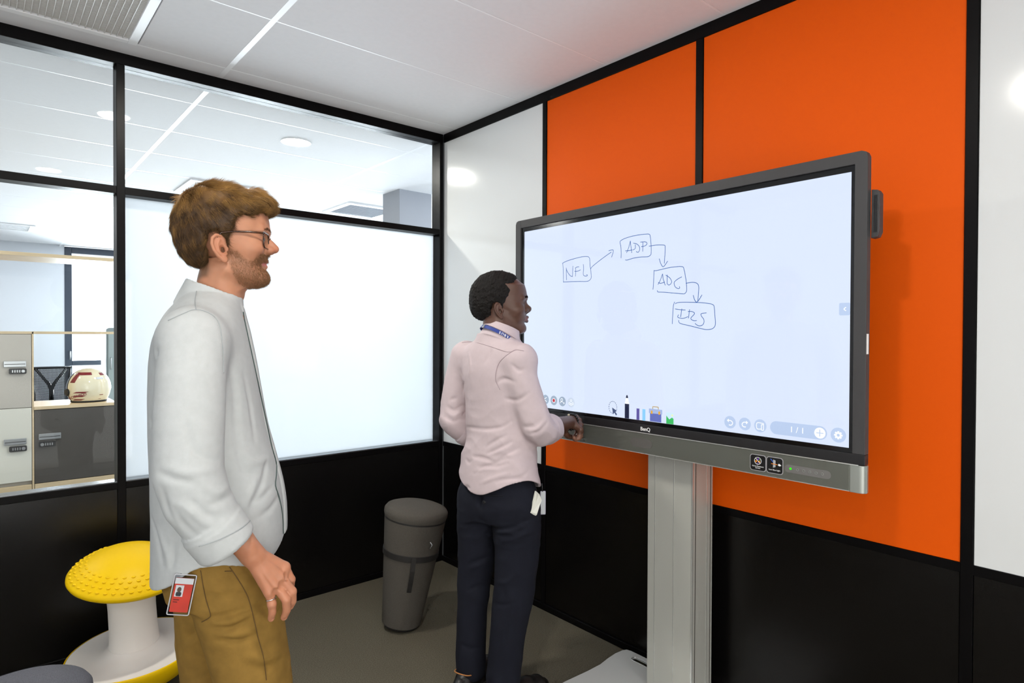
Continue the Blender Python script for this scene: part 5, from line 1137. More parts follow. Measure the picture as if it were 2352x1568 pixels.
P1_TSEAMS = [[(0.0096,-0.1755,0.8953),(0.0101,-0.1762,0.8927),(0.0112,-0.178,0.8873),(0.0125,-0.1801,0.8808),(0.0139,-0.182,0.8738),(0.0151,-0.1833,0.8668),(0.0163,-0.1841,0.8604),(0.0173,-0.1844,0.8544),(0.0183,-0.1841,0.8488),(0.0192,-0.1837,0.8434),(0.0201,-0.1834,0.8382),(0.0211,-0.1832,0.8331),(0.0222,-0.1828,0.8278),(0.0235,-0.1827,0.8225),(0.0249,-0.1828,0.8171),(0.0266,-0.1834,0.812),(0.0281,-0.184,0.8071),(0.0292,-0.1841,0.8026),(0.03,-0.1836,0.7986),(0.0303,-0.1825,0.7954),(0.0303,-0.1816,0.7932),(0.0302,-0.181,0.7917),(0.0296,-0.1806,0.7905),(0.0287,-0.1801,0.7893),(0.0272,-0.1794,0.7879),(0.025,-0.1782,0.786),(0.022,-0.1763,0.7837),(0.0184,-0.1734,0.781),(0.0148,-0.1705,0.7785),(0.0118,-0.1677,0.7762),(0.0104,-0.1666,0.7753)],[(0.0694,-0.1803,0.8975),(0.0706,-0.1805,0.8956),(0.0733,-0.1811,0.8914),(0.0765,-0.1815,0.8863),(0.08,-0.1812,0.8803),(0.0834,-0.1803,0.8739),(0.0867,-0.1799,0.8676),(0.0902,-0.1803,0.8613),(0.0939,-0.1807,0.8547),(0.0975,-0.1797,0.847),(0.1008,-0.1779,0.839),(0.1041,-0.1768,0.8312),(0.1071,-0.1776,0.8238),(0.1098,-0.1788,0.816),(0.1122,-0.1794,0.8075),(0.1144,-0.1798,0.7989),(0.1164,-0.1798,0.79),(0.1182,-0.1793,0.7813),(0.1198,-0.1791,0.7733),(0.1214,-0.1802,0.7664),(0.1229,-0.1821,0.7602),(0.1243,-0.1829,0.7536),(0.1255,-0.1819,0.7463),(0.1268,-0.1805,0.7387),(0.1283,-0.1799,0.7311),(0.1302,-0.1795,0.723),(0.1323,-0.1791,0.7144),(0.1346,-0.1781,0.7053),(0.1369,-0.1782,0.6967),(0.139,-0.1793,0.6883),(0.1407,-0.1797,0.679),(0.142,-0.1772,0.6679),(0.1432,-0.1748,0.6564),(0.1444,-0.1742,0.6458),(0.1454,-0.176,0.637),(0.1462,-0.1773,0.6294),(0.1466,-0.1776,0.6256)],[(0.0595,-0.1834,0.8901),(0.0608,-0.1833,0.89),(0.0635,-0.1832,0.8896),(0.0666,-0.1829,0.8892),(0.0698,-0.1824,0.8886),(0.0724,-0.1819,0.8881),(0.0737,-0.1816,0.8878)]]
# ------------------------------------------------------------------ build the person with glasses
G1, YAW1 = (-1.785, -1.585, 0.), math.radians(-22)
def W1(*p): return Vector(to_world(np.array([p], float), G1, YAW1)[0])
M_skin1 = mat('fair_skin', (.6, .35, .25, 1), .48, 0, .35, sss=.25, attr='Col', bump=(900, .12))
M_hair1 = mat('brown_hair', (.2, .1, .05, 1), .6, 0, .3, attr='Col')
M_shirt1 = mat('pale_chambray', srgb(181, 184, 184), .85, spec=.15, noise=(60, .03), bump=(1400, .25), sss=0)
M_khaki = mat('khaki_twill', srgb(134, 104, 50), .85, spec=.15, noise=(35, .10), bump=(1100, .3))
M_shoe1 = mat('brown_suede_shoe', srgb(84, 62, 46), .8)
M_sole = mat('rubber_sole', srgb(60, 56, 52), .8)
M_eye = mat('eye', (.8, .8, .8, 1), .1, attr='Col')
M_tort = mat('tortoiseshell', srgb(62, 36, 18), .2, noise=(120, .7))
M_silver = mat('silver', srgb(206, 206, 206), .18, 1.)
M_lens = glass_mat('spectacle_lens', (.97, .98, .97), .12)
pe1 = empty('person', G1); tag(pe1, 'bearded man in glasses, pale shirt and khaki trousers standing with his hand on his thigh', 'person')
def eyes(pe, E, R3, G, yaw, iris):
    Rt = np.array(R3, float).T; E = np.array(E, float)
    for s in (-1, 1):
        bm = bmesh.new(); bmesh.ops.create_uvsphere(bm, u_segments=40, v_segments=40, radius=.0122)
        V = np.array([v.co[:] for v in bm.verts]); Fq = [[v.index for v in f.verts] for f in bm.faces]; bm.free()
        look = np.array([1, 0, 0.]); d = (V@look)/.0122
        c = np.where((d > .955)[:, None], srgb3((14, 12, 12)), np.where((d > .86)[:, None], srgb3(iris), srgb3((226, 220, 214))))
        Vl = np.array((.0775, s*.0315, .031))+V; Vw = to_world(E+Vl@Rt.T, G, yaw)
        o = obj('eye', Vw, Fq, M_eye, pe, True); a = o.data.color_attributes.new('Col', 'FLOAT_COLOR', 'POINT'); cc = np.ones((len(V), 4), f32); cc[:, :3] = c; a.data.foreach_set('color', cc.ravel())
fd = p1_body(); V, Q = surface_nets(fd); V = relax(V, Q, 1, .4); N = vnormals(V, Q)
rel = V-np.array(P1E); x, y, z = rel.T; ay = np.abs(y)
BEARD = [(.016, .000), (.030, -.004), (.040, -.016), (.052, -.026), (.066, -.022), (.078, -.006), (.092, -.004), (.115, -.004), (.115, -.018), (.100, -.024), (.082, -.024), (.079, -.030), (.086, -.040), (.098, -.043), (.115, -.05), (.11, -.085), (.075, -.092), (.045, -.090), (.030, -.080), (.018, -.055), (.010, -.03), (.006, -.01)]
bd = poly2d(BEARD)(x, z); head = (z > -.11) & (x > -.02)
bmask = sstep(.006, -.006, bd)*head
skin = srgb3((180, 127, 98)); col = np.tile(skin, (len(V), 1))
red = np.exp(-((x-.115)/.02)**2-((z-.01)/.02)**2)*.7+np.exp(-((ay-.082)/.012)**2-(x/.03)**2-(z/.04)**2)*.6+.5*np.exp(-((ay-.045)/.02)**2-((x-.07)/.025)**2-((z-.005)/.02)**2)
hand = (V[:, 2] < .97)
red = red+hand*.35
nz = NZ[1](V[:, 0], V[:, 1], V[:, 2], 260)*.5+NZ[2](V[:, 0], V[:, 1], V[:, 2], 90)*.5
col = col*(1+.05*nz[:, None]); col = col*(1-np.clip(red, 0, 1)[:, None]*np.array([.02, .22, .26]))
lip = sstep(.0075, .0045, np.abs(z+.027))*(ay < .024)*(x > .074+.4*ay*0)*(x > .080)
col = col*(1-lip[:, None])+srgb3((186, 112, 106))*lip[:, None]
sc1 = sstep(.004, -.010, poly2d(P1_HAIRLINE)(x, z))*(z > -.09)
col = col*(1-.75*sc1[:, None])+srgb3((96, 70, 46))*.75*sc1[:, None]
col = col*(1-.50*bmask[:, None])+srgb3((110, 72, 46))*.50*bmask[:, None]
body1 = mesh_np('body', to_world(V, G1, YAW1), Q, M_skin1, pe1, col); tag(body1, 'fair skin of face, neck and hand')
eyes(pe1, P1E, I3, G1, YAW1, (70, 74, 60))
# beard, eyebrows
rng = np.random.default_rng(5)
def pick(mask, n):
    i = np.nonzero(mask)[0]; return rng.choice(i, size=n, replace=True)
def rand_col(n, a, b, t=None):
    t = rng.uniform(0, 1, n) if t is None else t; return srgb3(a)*(1-t[:, None])+srgb3(b)*t[:, None]
Ex = np.array(P1E)
w = bmask*rng.uniform(0, 1, len(V)); i = pick((w > .35) & (fd is not None) & (V[:, 1] < .075), 15000)
R0 = V[i]+rng.normal(0, .0006, (len(i), 3))-N[i]*.0005; d = N[i]*.55+np.array((.25, 0, -.75))+rng.normal(0, .30, (len(i), 3)); d /= np.linalg.norm(d, axis=1)[:, None]
Vb, Qb, Cb = strands(R0, d, rng.uniform(.0025, .005, len(i))*(1+.8*sstep(.05, .09, V[i, 0]-Ex[0])), np.full(len(i), .00017), N[i]*-.25, rand_col(len(i), (98, 70, 46), (166, 122, 82)), rng, 2)
mesh_np('beard', to_world(Vb, G1, YAW1), Qb, M_hair1, pe1, Cb)
eb = (np.abs(z-(.0555+.06*np.clip(ay-.012, 0, .02)-.25*np.clip(ay-.034, 0, 1))) < .0030-.04*np.clip(ay-.03, 0, .02)) & (ay > .010) & (ay < .047) & (x > .06)
for sd in (-1, 1):
    i = pick(eb & (y*sd > 0), 260); d = np.tile((-.15, sd*.9, .25), (len(i), 1))+N[i]*.35+rng.normal(0, .25, (len(i), 3)); d /= np.linalg.norm(d, axis=1)[:, None]
    Vb, Qb, Cb = strands(V[i], d, rng.uniform(.004, .007, len(i)), np.full(len(i), .00024), N[i]*-.2, rand_col(len(i), (88, 62, 42), (134, 98, 66)), rng, 2)
    mesh_np('eyebrow', to_world(Vb, G1, YAW1), Qb, M_hair1, pe1, Cb)
# hair
fd = p1_hair(); Vh, Qh = surface_nets(fd); Nh = vnormals(Vh, Qh); rh = Vh-Ex
def hair_lit_tone(r):  # top coloured lighter as if lit from above, plus random tone
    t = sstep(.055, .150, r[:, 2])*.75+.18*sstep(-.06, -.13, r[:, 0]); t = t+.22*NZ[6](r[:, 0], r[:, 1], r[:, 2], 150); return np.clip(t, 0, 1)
ht = hair_lit_tone(rh); hc = srgb3((58, 41, 25))*(1-ht[:, None])+srgb3((112, 80, 42))*ht[:, None]  # cap coloured darker than the strands, shade painted in for depth
i = rng.choice(len(Vh), 60000); r0 = rh[i]; crown = np.array((-.055, .01, .145)); fl = r0-crown; fl[:, 0] += .02; fl -= Nh[i]*np.sum(fl*Nh[i], 1)[:, None]; fl /= np.maximum(np.linalg.norm(fl, axis=1), 1e-6)[:, None]
topm = sstep(.085, .14, r0[:, 2])
clump = np.stack([NZ[5](*(r0.T), 110), NZ[6](*(r0.T), 110), NZ[7](*(r0.T), 110)], 1)
d = fl+Nh[i]*(.24+.34*topm)[:, None]+clump*(.12+.34*topm)[:, None]+rng.normal(0, .13, r0.shape); d /= np.linalg.norm(d, axis=1)[:, None]
ln = rng.uniform(.012, .024, len(i))*(1+.25*topm)
low = sstep(-.02, -.07, r0[:, 2]); ln *= 1-.55*low
tt = np.clip(hair_lit_tone(r0)+rng.normal(0, .22, len(i)), 0, 1); sc_col = srgb3((66, 46, 28))*(1-tt[:, None])+srgb3((184, 140, 78))*tt[:, None]
Vs, Qs, Cs = strands(Vh[i]-Nh[i]*.0008, d, ln, np.full(len(i), .00026), -Nh[i]*.35+fl*.15, sc_col, rng, 3)
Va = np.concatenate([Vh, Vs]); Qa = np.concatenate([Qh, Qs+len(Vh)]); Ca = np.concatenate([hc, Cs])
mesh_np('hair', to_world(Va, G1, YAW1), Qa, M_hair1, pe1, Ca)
# clothes
V, Q = surface_nets(p1_shirt()); V = relax(V, Q, 3, .5); sh1 = mesh_np('shirt', to_world(V, G1, YAW1), Q, M_shirt1, pe1); tag(sh1, 'pale blue-white collarless shirt with rolled sleeve')
for zz, xx in ((1.489, .0835),):
    lathe('button', [(0, .0018), (.0045, .0018), (.0052, .001), (.0052, -.002)], mat('pearl_button', srgb(226, 228, 228), .2), sh1, 16, Matrix.Translation(W1(xx, -.012, zz)) @ Matrix.Rotation(YAW1-.35, 4, 'Z') @ Matrix.Rotation(PI/2, 4, 'Y'))
tube('placket_edge', [W1(*p) for p in P1_PLACKET], .0014, mat('dark_inner_fabric', srgb(70, 84, 82), .9), sh1, 6)
V, Q = surface_nets(p1_trousers()); V = relax(V, Q, 1, .4); tr1 = mesh_np('trousers', to_world(V, G1, YAW1), Q, M_khaki, pe1); tag(tr1, 'khaki brown twill trousers')
M_seam1 = mat('khaki_seam', srgb(96, 72, 34), .9); M_seams = mat('shirt_seam', srgb(158, 163, 165), .9)
for P in P1_TSEAMS: tube('seam', [W1(*p) for p in P], .0011, M_seam1, tr1, 5)
for P in P1_SSEAMS: tube('seam', [W1(*p) for p in P], .0010, M_seams, sh1, 5)
def shoe(pe, G, yaw, x0, y0, m, L=.29, ang=0.):
    V, F = [], []; prof = [(0, .030, .085), (.04, .040, .088), (.09, .042, .085), (.15, .044, .070), (.20, .047, .055), (.25, .042, .042), (.28, .026, .030), (L, .006, .020)]
    c, s = math.cos(ang), math.sin(ang)
    fdz = Field(grid_axis((-.03, L+.03, .006)), grid_axis((-.07, .07, .006)), grid_axis((-.01, .13, .006)))
    for k in range(len(prof)-1): fdz.add(cone((prof[k][0]+.01, 0, prof[k][2]*.5), (prof[k+1][0]-.005, 0, prof[k+1][2]*.5), prof[k][1]*.95, prof[k+1][1]*.95), .02)
    fdz.add((lambda x, y, z: -z, (-.05, -.1, -.05), (L+.05, .1, .2)), 0, 'i')
    Vn, Qn = surface_nets(fdz); Vn[:, 2] = np.maximum(Vn[:, 2], .004)
    Vr = np.stack([x0+c*(Vn[:, 0]-.08)-s*Vn[:, 1], y0+s*(Vn[:, 0]-.08)+c*Vn[:, 1], Vn[:, 2]], 1)
    o = mesh_np('shoe', to_world(Vr, G, yaw), Qn, m, pe)
    P = [(-.015, .030), (.05, .040), (.12, .042), (.19, .046), (.25, .038), (L-.005, .016)]; out = [(a, b) for a, b in P]+[(a, -b) for a, b in reversed(P)]
    out = [tuple(to_world(np.array([[x0+c*(a-.08)-s*b, y0+s*(a-.08)+c*b, 0]]), G, yaw)[0][:2]) for a, b in out]
    prism('sole', out, 0, .014, M_sole, o, 'z'); return o
shoe(pe1, G1, YAW1, .095, -.105, M_shoe1, ang=-.12); shoe(pe1, G1, YAW1, -.05, .105, M_shoe1, ang=.15)
# glasses
gl = empty('glasses', W1(P1E[0]+.095, 0, P1E[2]+.03), pe1); tag(gl, 'tortoiseshell glasses')
def gp(a, b, c): return W1(P1E[0]+a, b, P1E[2]+c)
for s in (-1, 1):
    loop = []
    for q in rrect(.010, .062, .009, .045, .013, 5): loop.append(gp(.0965-.009*((q[0]-.01)/.052)**1.5, s*q[0], q[1]))
    tube('lens_rim', loop, .0017, M_tort, gl, 8, True)
    n = len(loop); cen = sum(loop, Vector())/n; obj('lens', [cen]+loop, [(0, 1+k, 1+(k+1) % n) for k in range(n)], M_lens, gl)
    tube('brow_bar', [gp(.097-.009*t**1.5, s*(.012+.052*t), .0455) for t in (0, .25, .5, .75, 1)], .0016, M_silver, gl, 6)
    tube('temple_arm', [gp(.0875, s*.0635, .042), gp(.084, s*.0685, .0425), (gp(.06, s*.0755, .0425)), gp(.02, s*.0795, .041), gp(-.005, s*.0815, .036), gp(-.018, s*.0805, .020), gp(-.024, s*.079, .002)], [.0022, .0026, .0024, .0022, .0022, .0024, .0026], M_tort, gl, 8)
tube('bridge', [gp(.0965, -.010, .032), gp(.0995, -.005, .037), gp(.100, 0, .038), gp(.0995, .005, .037), gp(.0965, .010, .032)], .0018, M_tort, gl, 8)
# ring on the hand
rc = np.array(P1_KN['D'])*.42+np.array(P1_FING['D'][0])*.58; dv = np.array(P1_FING['D'][0])-np.array(P1_KN['D']); dv /= np.linalg.norm(dv)
u_ = np.cross(dv, (0, 1, 0)); u_ /= np.linalg.norm(u_); v_ = np.cross(dv, u_)
tube('ring', [W1(*(rc+.0104*(u_*math.cos(2*PI*k/32)+v_*math.sin(2*PI*k/32)))) for k in range(32)], .0013, M_silver, pe1, 8, True)
# identity badge hanging below the shirt
BAD = [(-.0440, -.180, .890), (-.0035, -.180, .882), (-.0110, -.180, .801), (-.0505, -.180, .815)]
bdg = empty('identity_badge', W1(-.035, -.19, .845)); tag(bdg, 'red and white identity card in a clear holder hanging below the pale shirt', 'badge')
a0, a1, a2, a3 = [np.array(p) for p in BAD]; o_ = (a0+a1+a2+a3)/4; ux = (a1-a0); ux = ux/np.linalg.norm(ux); uy = (a0-a3)-ux*np.dot(a0-a3, ux); uy = uy/np.linalg.norm(uy); uz = np.cross(ux, uy)
def bp(u, v, w): return W1(*(o_+ux*u+uy*v+uz*w))
def bprism(name, pts, w0, w1, m, par): 
    n = len(pts); V = [bp(u, v, w0) for u, v in pts]+[bp(u, v, w1) for u, v in pts]
    return obj(name, V, [list(range(n)), list(range(2*n-1, n-1, -1))]+[[i, i+n, (i+1) % n+n, (i+1) % n] for i in range(n)], m, par)
M_card = mat('red_card', srgb(214, 58, 40), .4, noise=(30, .12)); M_cardw = mat('white_card', srgb(226, 226, 226), .5); M_clear = glass_mat('clear_plastic', (.93, .94, .95), .9)
cd = bprism('card', rrect(-.0185, .0185, -.038, .037, .002), -.0008, .0008, M_card, bdg)
bprism('card_header', [(-.0183, .024), (.0183, .024), (.0183, .0368), (-.0183, .0368)], .0008, .0011, M_cardw, cd)
bprism('portrait', [(-.0150, -.004), (.0015, -.004), (.0015, .021), (-.0150, .021)], .0008, .0012, M_cardw, cd)
bprism('portrait', rrect(-.0125, -.0015, -.003, .0065, .003), .0012, .0015, mat('portrait_clothes', srgb(46, 46, 52), .6), cd)
bprism('portrait', [(-.0070+.0042*math.cos(q), .0115+.0058*math.sin(q)) for q in [2*PI*k/16 for k in range(16)]], .0012, .0016, mat('portrait_face', srgb(96, 72, 60), .6), cd)
for k, (u0, u1) in enumerate(((-.015, -.003), (-.015, -.006))): bprism('print_line', [(u0, -.012-.005*k), (u1, -.012-.005*k), (u1, -.010-.005*k), (u0, -.010-.005*k)], .0008, .0011, mat('dark_print', srgb(110, 30, 26), .6), cd)
bprism('holder', rrect(-.0215, .0215, -.044, .044, .003), .0018, .0030, M_clear, bdg); bprism('holder', rrect(-.0215, .0215, -.044, .044, .003), -.0030, -.0016, M_clear, bdg)
tube('holder_edge', [bp(u, v, 0) for u, v in rrect(-.0218, .0218, -.0442, .0442, .003)], .0014, mat('clear_edge', srgb(196, 196, 200), .2, .0), bdg, 6, True)
tube('badge_reel', [bp(-.010, .043, -.002), bp(-.009, .050, -.012), bp(-.008, .060, -.022)], .003, M_lock, bdg, 6)
# ------------------------------------------------------------------ person at the screen: fields in local coordinates
P2E = (.031, .004, 1.513)
_h = math.radians(-48); P2R = ((math.cos(_h), math.sin(_h), 0), (-math.sin(_h), math.cos(_h), 0), (0, 0, 1))
P2_WR = (.284, -.158, 1.066)
P2_KN = dict(A=(0.3310, -0.1460, 1.078), B=(0.3250, -0.1660, 1.067), C=(0.3080, -0.1860, 1.052), D=(0.2820, -0.2040, 1.039))
P2_FING = dict(A=[(0.3450, -0.1470, 1.030), (0.3400, -0.1420, 1.004), (0.3290, -0.1400, .999)], B=[(0.3370, -0.1710, 1.020), (0.3190, -0.1580, .998), (0.3030, -0.1580, 1.003)],
               C=[(0.3050, -0.1900, 1.008), (0.2920, -0.1810, .998), (0.2770, -0.1800, 1.006)], D=[(0.2760, -0.2020, 1.006), (0.2640, -0.1930, .999), (0.2540, -0.1940, 1.008)])
P2_FR = dict(A=(.0108, .0100, .0090, .0080), B=(.0110, .0102, .0092, .0080), C=(.0108, .0100, .0090, .0080), D=(.0100, .0094, .0086, .0076))
def p2_body():
    xs = grid_axis((-.16, -.07, .006), (-.07, .385, .0022), (.385, .40, .006))
    ys = grid_axis((-.27, -.20, .006), (-.20, .11, .0022), (.11, .30, .007))
    zs = grid_axis((.02, .97, .012), (.97, 1.11, .0022), (1.11, 1.39, .010), (1.39, 1.68, .0022))
    fd = Field(xs, ys, zs)
    fd.add(loft([.78, .85, .95, 1.05, 1.15, 1.25, 1.32, 1.36, 1.40], [-.08, -.085, -.075, -.07, -.078, -.085, -.075, -.06, -.045], [.10, .10, .095, .09, .095, .10, .09, .08, .06], [.130, .135, .125, .125, .128, .132, .125, .11, .07], 2.3))
    fd.add(cone((.0, -.12, 1.315), (.0, .13, 1.315), .042, .042), .03)
    for s, P in ((-1, [(.01, -.09, .80), (.0, -.095, .46), (-.045, -.075, .08)]), (1, [(.0, .085, .80), (-.012, .10, .46), (-.03, .105, .08)])):
        fd.add(chain(P, [.068, .048, .036]), .03); a = P[2]; fd.add(cone((a[0]-.03, a[1], .05), (a[0]+.13, a[1]+s*.02, .045), .033, .026), .02)
    fd.add(chain([(-.02, -.130, 1.315), (.010, -.198, 1.07)], [.042, .038]), .03)
    fd.add(chain([(.0, .160, 1.320), (-.020, .212, 1.14), (-.022, .212, 1.075), (.15, .12, .95)], [.036, .034, .033, .025]), .03)
    fd.add(chain([(.15, .12, .95), (.20, .09, .93), (.24, .05, .94)], [.026, .03, .012]), .015)
    E = np.array(P2E)
    fd.add(group([cone((.010, .002, 1.50), (-.004, -.006, 1.43), .057, .056), cone((-.004, -.006, 1.43), (-.004, -.004, 1.36), .054, .050)]), .03)
    front = [.062, .080, .0865, .086, .0930, .0955, .0915, .0860, .0870, .0895, .0860]
    wid = [.024, .036, .048, .055, .060, .064, .067, .069, .068, .068, .070]
    head_prims(fd, P2E, P2R, front, wid, .026, (.0985, .1040, .0125), S=1.04, lipdx=.0105, alaw=1.3, k=1.0)
    hand_prims(fd, P2_WR, P2_KN, P2_FING, P2_FR, [(0.2450, -0.1520, 1.048), (0.2710, -0.1350, 1.022), (0.3010, -0.1280, 1.003), (0.3250, -0.1300, .996)], [.016, .0135, .0115, .0088], (.012, -.200, 1.07))
    return fd
P2_FOLDS = []
def p2_shirt(folds=True):
    h = .0029
    fd = Field(grid_axis((-.15, .27, h)), grid_axis((-.30, .30, h)), grid_axis((.79, 1.49, h)))
    Z = [.78, .82, .87, .93, 1.0, 1.1, 1.2, 1.28, 1.33, 1.37, 1.40, 1.43]
    c = .010
    B = [-.120, -.120, -.116, -.106, -.094, -.090, -.098, -.103, -.098, -.090, -.080, -.072]
    Fr = [.122, .123, .121, .117, .113, .113, .118, .118, .110, .100, .088, .076]
    W = [.190, .190, .184, .172, .160, .152, .153, .158, .152, .132, .092, .080]
    fd.add(loft(Z, B, Fr, W, 2.2, cy=[-.013, -.013, -.013, -.012, -.010, -.006, -.002, 0, 0, -.002, -.003, -.004]))
    for s in (-1, 1): fd.add(cone((-.006, s*.07, 1.352), (-.008+.004*s, s*.146, 1.332), .046, .057), .04)
    fd.add(chain([(-.024, -.134, 1.325), (-.017, -.157, 1.24), (-.003, -.180, 1.15), (.010, -.198, 1.085), (.046, -.198, 1.060), (.112, -.180, 1.060)], [.059, .059, .058, .058, .056, .053]), .03)
    fd.add(chain([(.000, .172, 1.335), (-.010, .200, 1.24), (-.022, .215, 1.14), (-.026, .217, 1.075), (.005, .204, 1.035), (.05, .180, 1.005)], [.062, .060, .057, .055, .052, .049]), .03)
    def folds_fn(x, y, z):
        a = 1-np.abs(NZ[3](x*.7+.35*z, y*.7+.3*z, z*1.25, 30)); b = 1-np.abs(NZ[4](x, y, z*1.2, 52)); c2 = NZ[5](x, y, z, 17)
        waist = np.exp(-((z-1.0)/.13)**2); elb = np.exp(-((z-1.07)/.08)**2)*sstep(.12, .19, np.abs(y))
        return .0050*a*(.18+.75*waist+.5*elb)+.0018*b*(.25+.5*waist+.5*elb)+.0020*c2*(.4+.6*waist)-.0014
    fd.warp(folds_fn)
    if folds: apply_folds(fd, P2_FOLDS, .85, 1.05)
    X, Y, Z_ = fd.ax[0][:, None, None], fd.ax[1][None, :, None], fd.ax[2][None, None, :]
    dg, dz = smooth1([0, 12, 40, 62, 82, 100, 120, 150, 180], [.817, .820, .845, .872, .881, .862, .834, .828, .826])
    hem = (np.interp(np.degrees(np.abs(np.arctan2(Y+.010, -X))), dg, dz)-Z_)*.8
    inner = fd.F.copy(); tor = (Z_ < .93)
    fd.F = np.where(tor, np.maximum(fd.F, hem), fd.F).astype(f32)
    for (a, b, r) in (((.062, -.195, 1.060), (.124, -.176, 1.062), .0565), ((.010, .200, 1.030), (.056, .176, .998), .0570)):
        a, b = np.array(a), np.array(b); n = (b-a)/np.linalg.norm(b-a)
        fd.add(fcyl(a, b, r, r*.97, .004), .002); fd.add(fcyl(a+n*.010, b-n*.008, r*1.04, r*1.02, .004), .003)
        fd.add(fcyl(b-n*.035, b+n*.03, r-.009, r-.009), .001, 's')
    fd.F = np.where(Z_ < .95, np.maximum(fd.F, -(inner+.012)), fd.F).astype(f32)
    # turned-down collar
    cc = np.array((.008, -.016, 1.428)); t = math.atan2(.052, .135); az = math.radians(-25)
    Ry = np.array(((math.cos(t), 0, -math.sin(t)), (0, 1, 0), (math.sin(t), 0, math.cos(t)))); Rz = np.array(((math.cos(az), math.sin(az), 0), (-math.sin(az), math.cos(az), 0), (0, 0, 1))); R = Ry @ Rz
    fd.add(loft([-.030, -.018, 0, .018, .026], [-.078, -.075, -.071, -.067, -.065], [.082, .078, .073, .069, .066], [.080, .076, .072, .068, .066], 2.1, R=R, o=cc), .003)
    fd.add(loft([.012, .025, .06], [-.060, -.0605, -.062], [.066, .064, .066], [.060, .060, .061], 2.1, R=R, o=cc), .001, 's')
    return fd
P2_COLLAR = None
def p2_trousers():
    h = .0042
    fd = Field(grid_axis((-.16, .17, h)), grid_axis((-.23, .22, h)), grid_axis((.05, .98, h)))
    fd.add(loft([.70, .76, .82, .90, .97], [-.098, -.107, -.104, -.086, -.080], [.100, .110, .106, .096, .090], [.165, .172, .164, .145, .135], 2.3, cy=[-.012]*5))
    fd.add(chain([(.005, -.098, .77), (.014, -.102, .62), (.000, -.100, .46), (-.022, -.090, .32), (-.040, -.076, .08)], [.098, .088, .077, .070, .064]), .025)
    fd.add(chain([(-.004, .078, .77), (-.008, .090, .62), (-.016, .098, .46), (-.026, .103, .32), (-.032, .106, .08)], [.096, .082, .070, .062, .058]), .025)
    fd.add(cone((-.135, -.012, .70), (-.10, -.012, .80), .006, .004), .02, 's')
    def fo(x, y, z):
        a = 1-np.abs(NZ[3](x*.8, y*.8+.4*z, z*1.6, 28)); b = 1-np.abs(NZ[4](x, y, z*1.5, 50)); c = NZ[2](x, y, z*.7, 14)
        hip = np.exp(-((z-.68)/.09)**2); kn = np.exp(-((z-.44)/.12)**2); an = sstep(.25, .10, z)
        return .0060*a*(.12+.7*hip+.6*kn+.6*an)+.0014*b*(.3+hip)+.0018*c-.0016
    fd.warp(fo); apply_folds(fd, P2_TFOLDS, .9, 1.15)
    return fd
P2_TFOLDS = []
P2_HAIRLINE = [(.10, .30), (.075, .145), (.061, .127), (.041, .102), (.032, .066), (.018, .038), (.010, .020), (.004, -.004), (-.002, .024), (-.014, .036), (-.030, .030), (-.038, .006), (-.034, -.022), (-.045, -.034), (-.085, -.032), (-.2, -.03), (-.2, .3)]
def p2_hair():
    h = .0021; E = np.array(P2E)
    fd = Field(grid_axis((-.13, .14, h)), grid_axis((-.11, .13, h)), grid_axis((E[2]-.045, E[2]+.18, h)))
    R3 = np.array(P2R); S = 1.04
    el = lambda c, r: ell(E+R3.T@(np.array(c)*S), np.array(r)*S, R3)
    fd.add(el((-.012, 0, .062), (.1085, .0845, .0955))); fd.add(el((-.040, 0, .020), (.074, .074, .066)), .03)
    X = fd.ax[0][:, None, None]-E[0]; Y = fd.ax[1][None, :, None]-E[1]; Z = fd.ax[2][None, None, :]-E[2]
    u = (R3[0][0]*X+R3[0][1]*Y)/S+0*Z; v = Z/S+0*X+0*Y; near = np.abs(fd.F) < .03
    pd = np.full(fd.F.shape, .5, f32); pd[near] = (poly2d(P2_HAIRLINE)(u[near], v[near])*S).astype(f32)
    pd = np.where(near, pd, np.sign(fd.F)*.03)
    a, b, k = fd.F, pd, .012; hh = np.clip(.5-.5*(a-b)/k, 0, 1); fd.F = np.where(near, a*(1-hh)+b*hh+k*hh*(1-hh), a).astype(f32)
    def curl(x, y, z): return .0012*NZ[5](x, y, z, 420)+.0008*NZ[6](x, y, z, 700)+.0008*NZ[7](x, y, z, 200)
    fd.warp(curl, .02)
    return fd
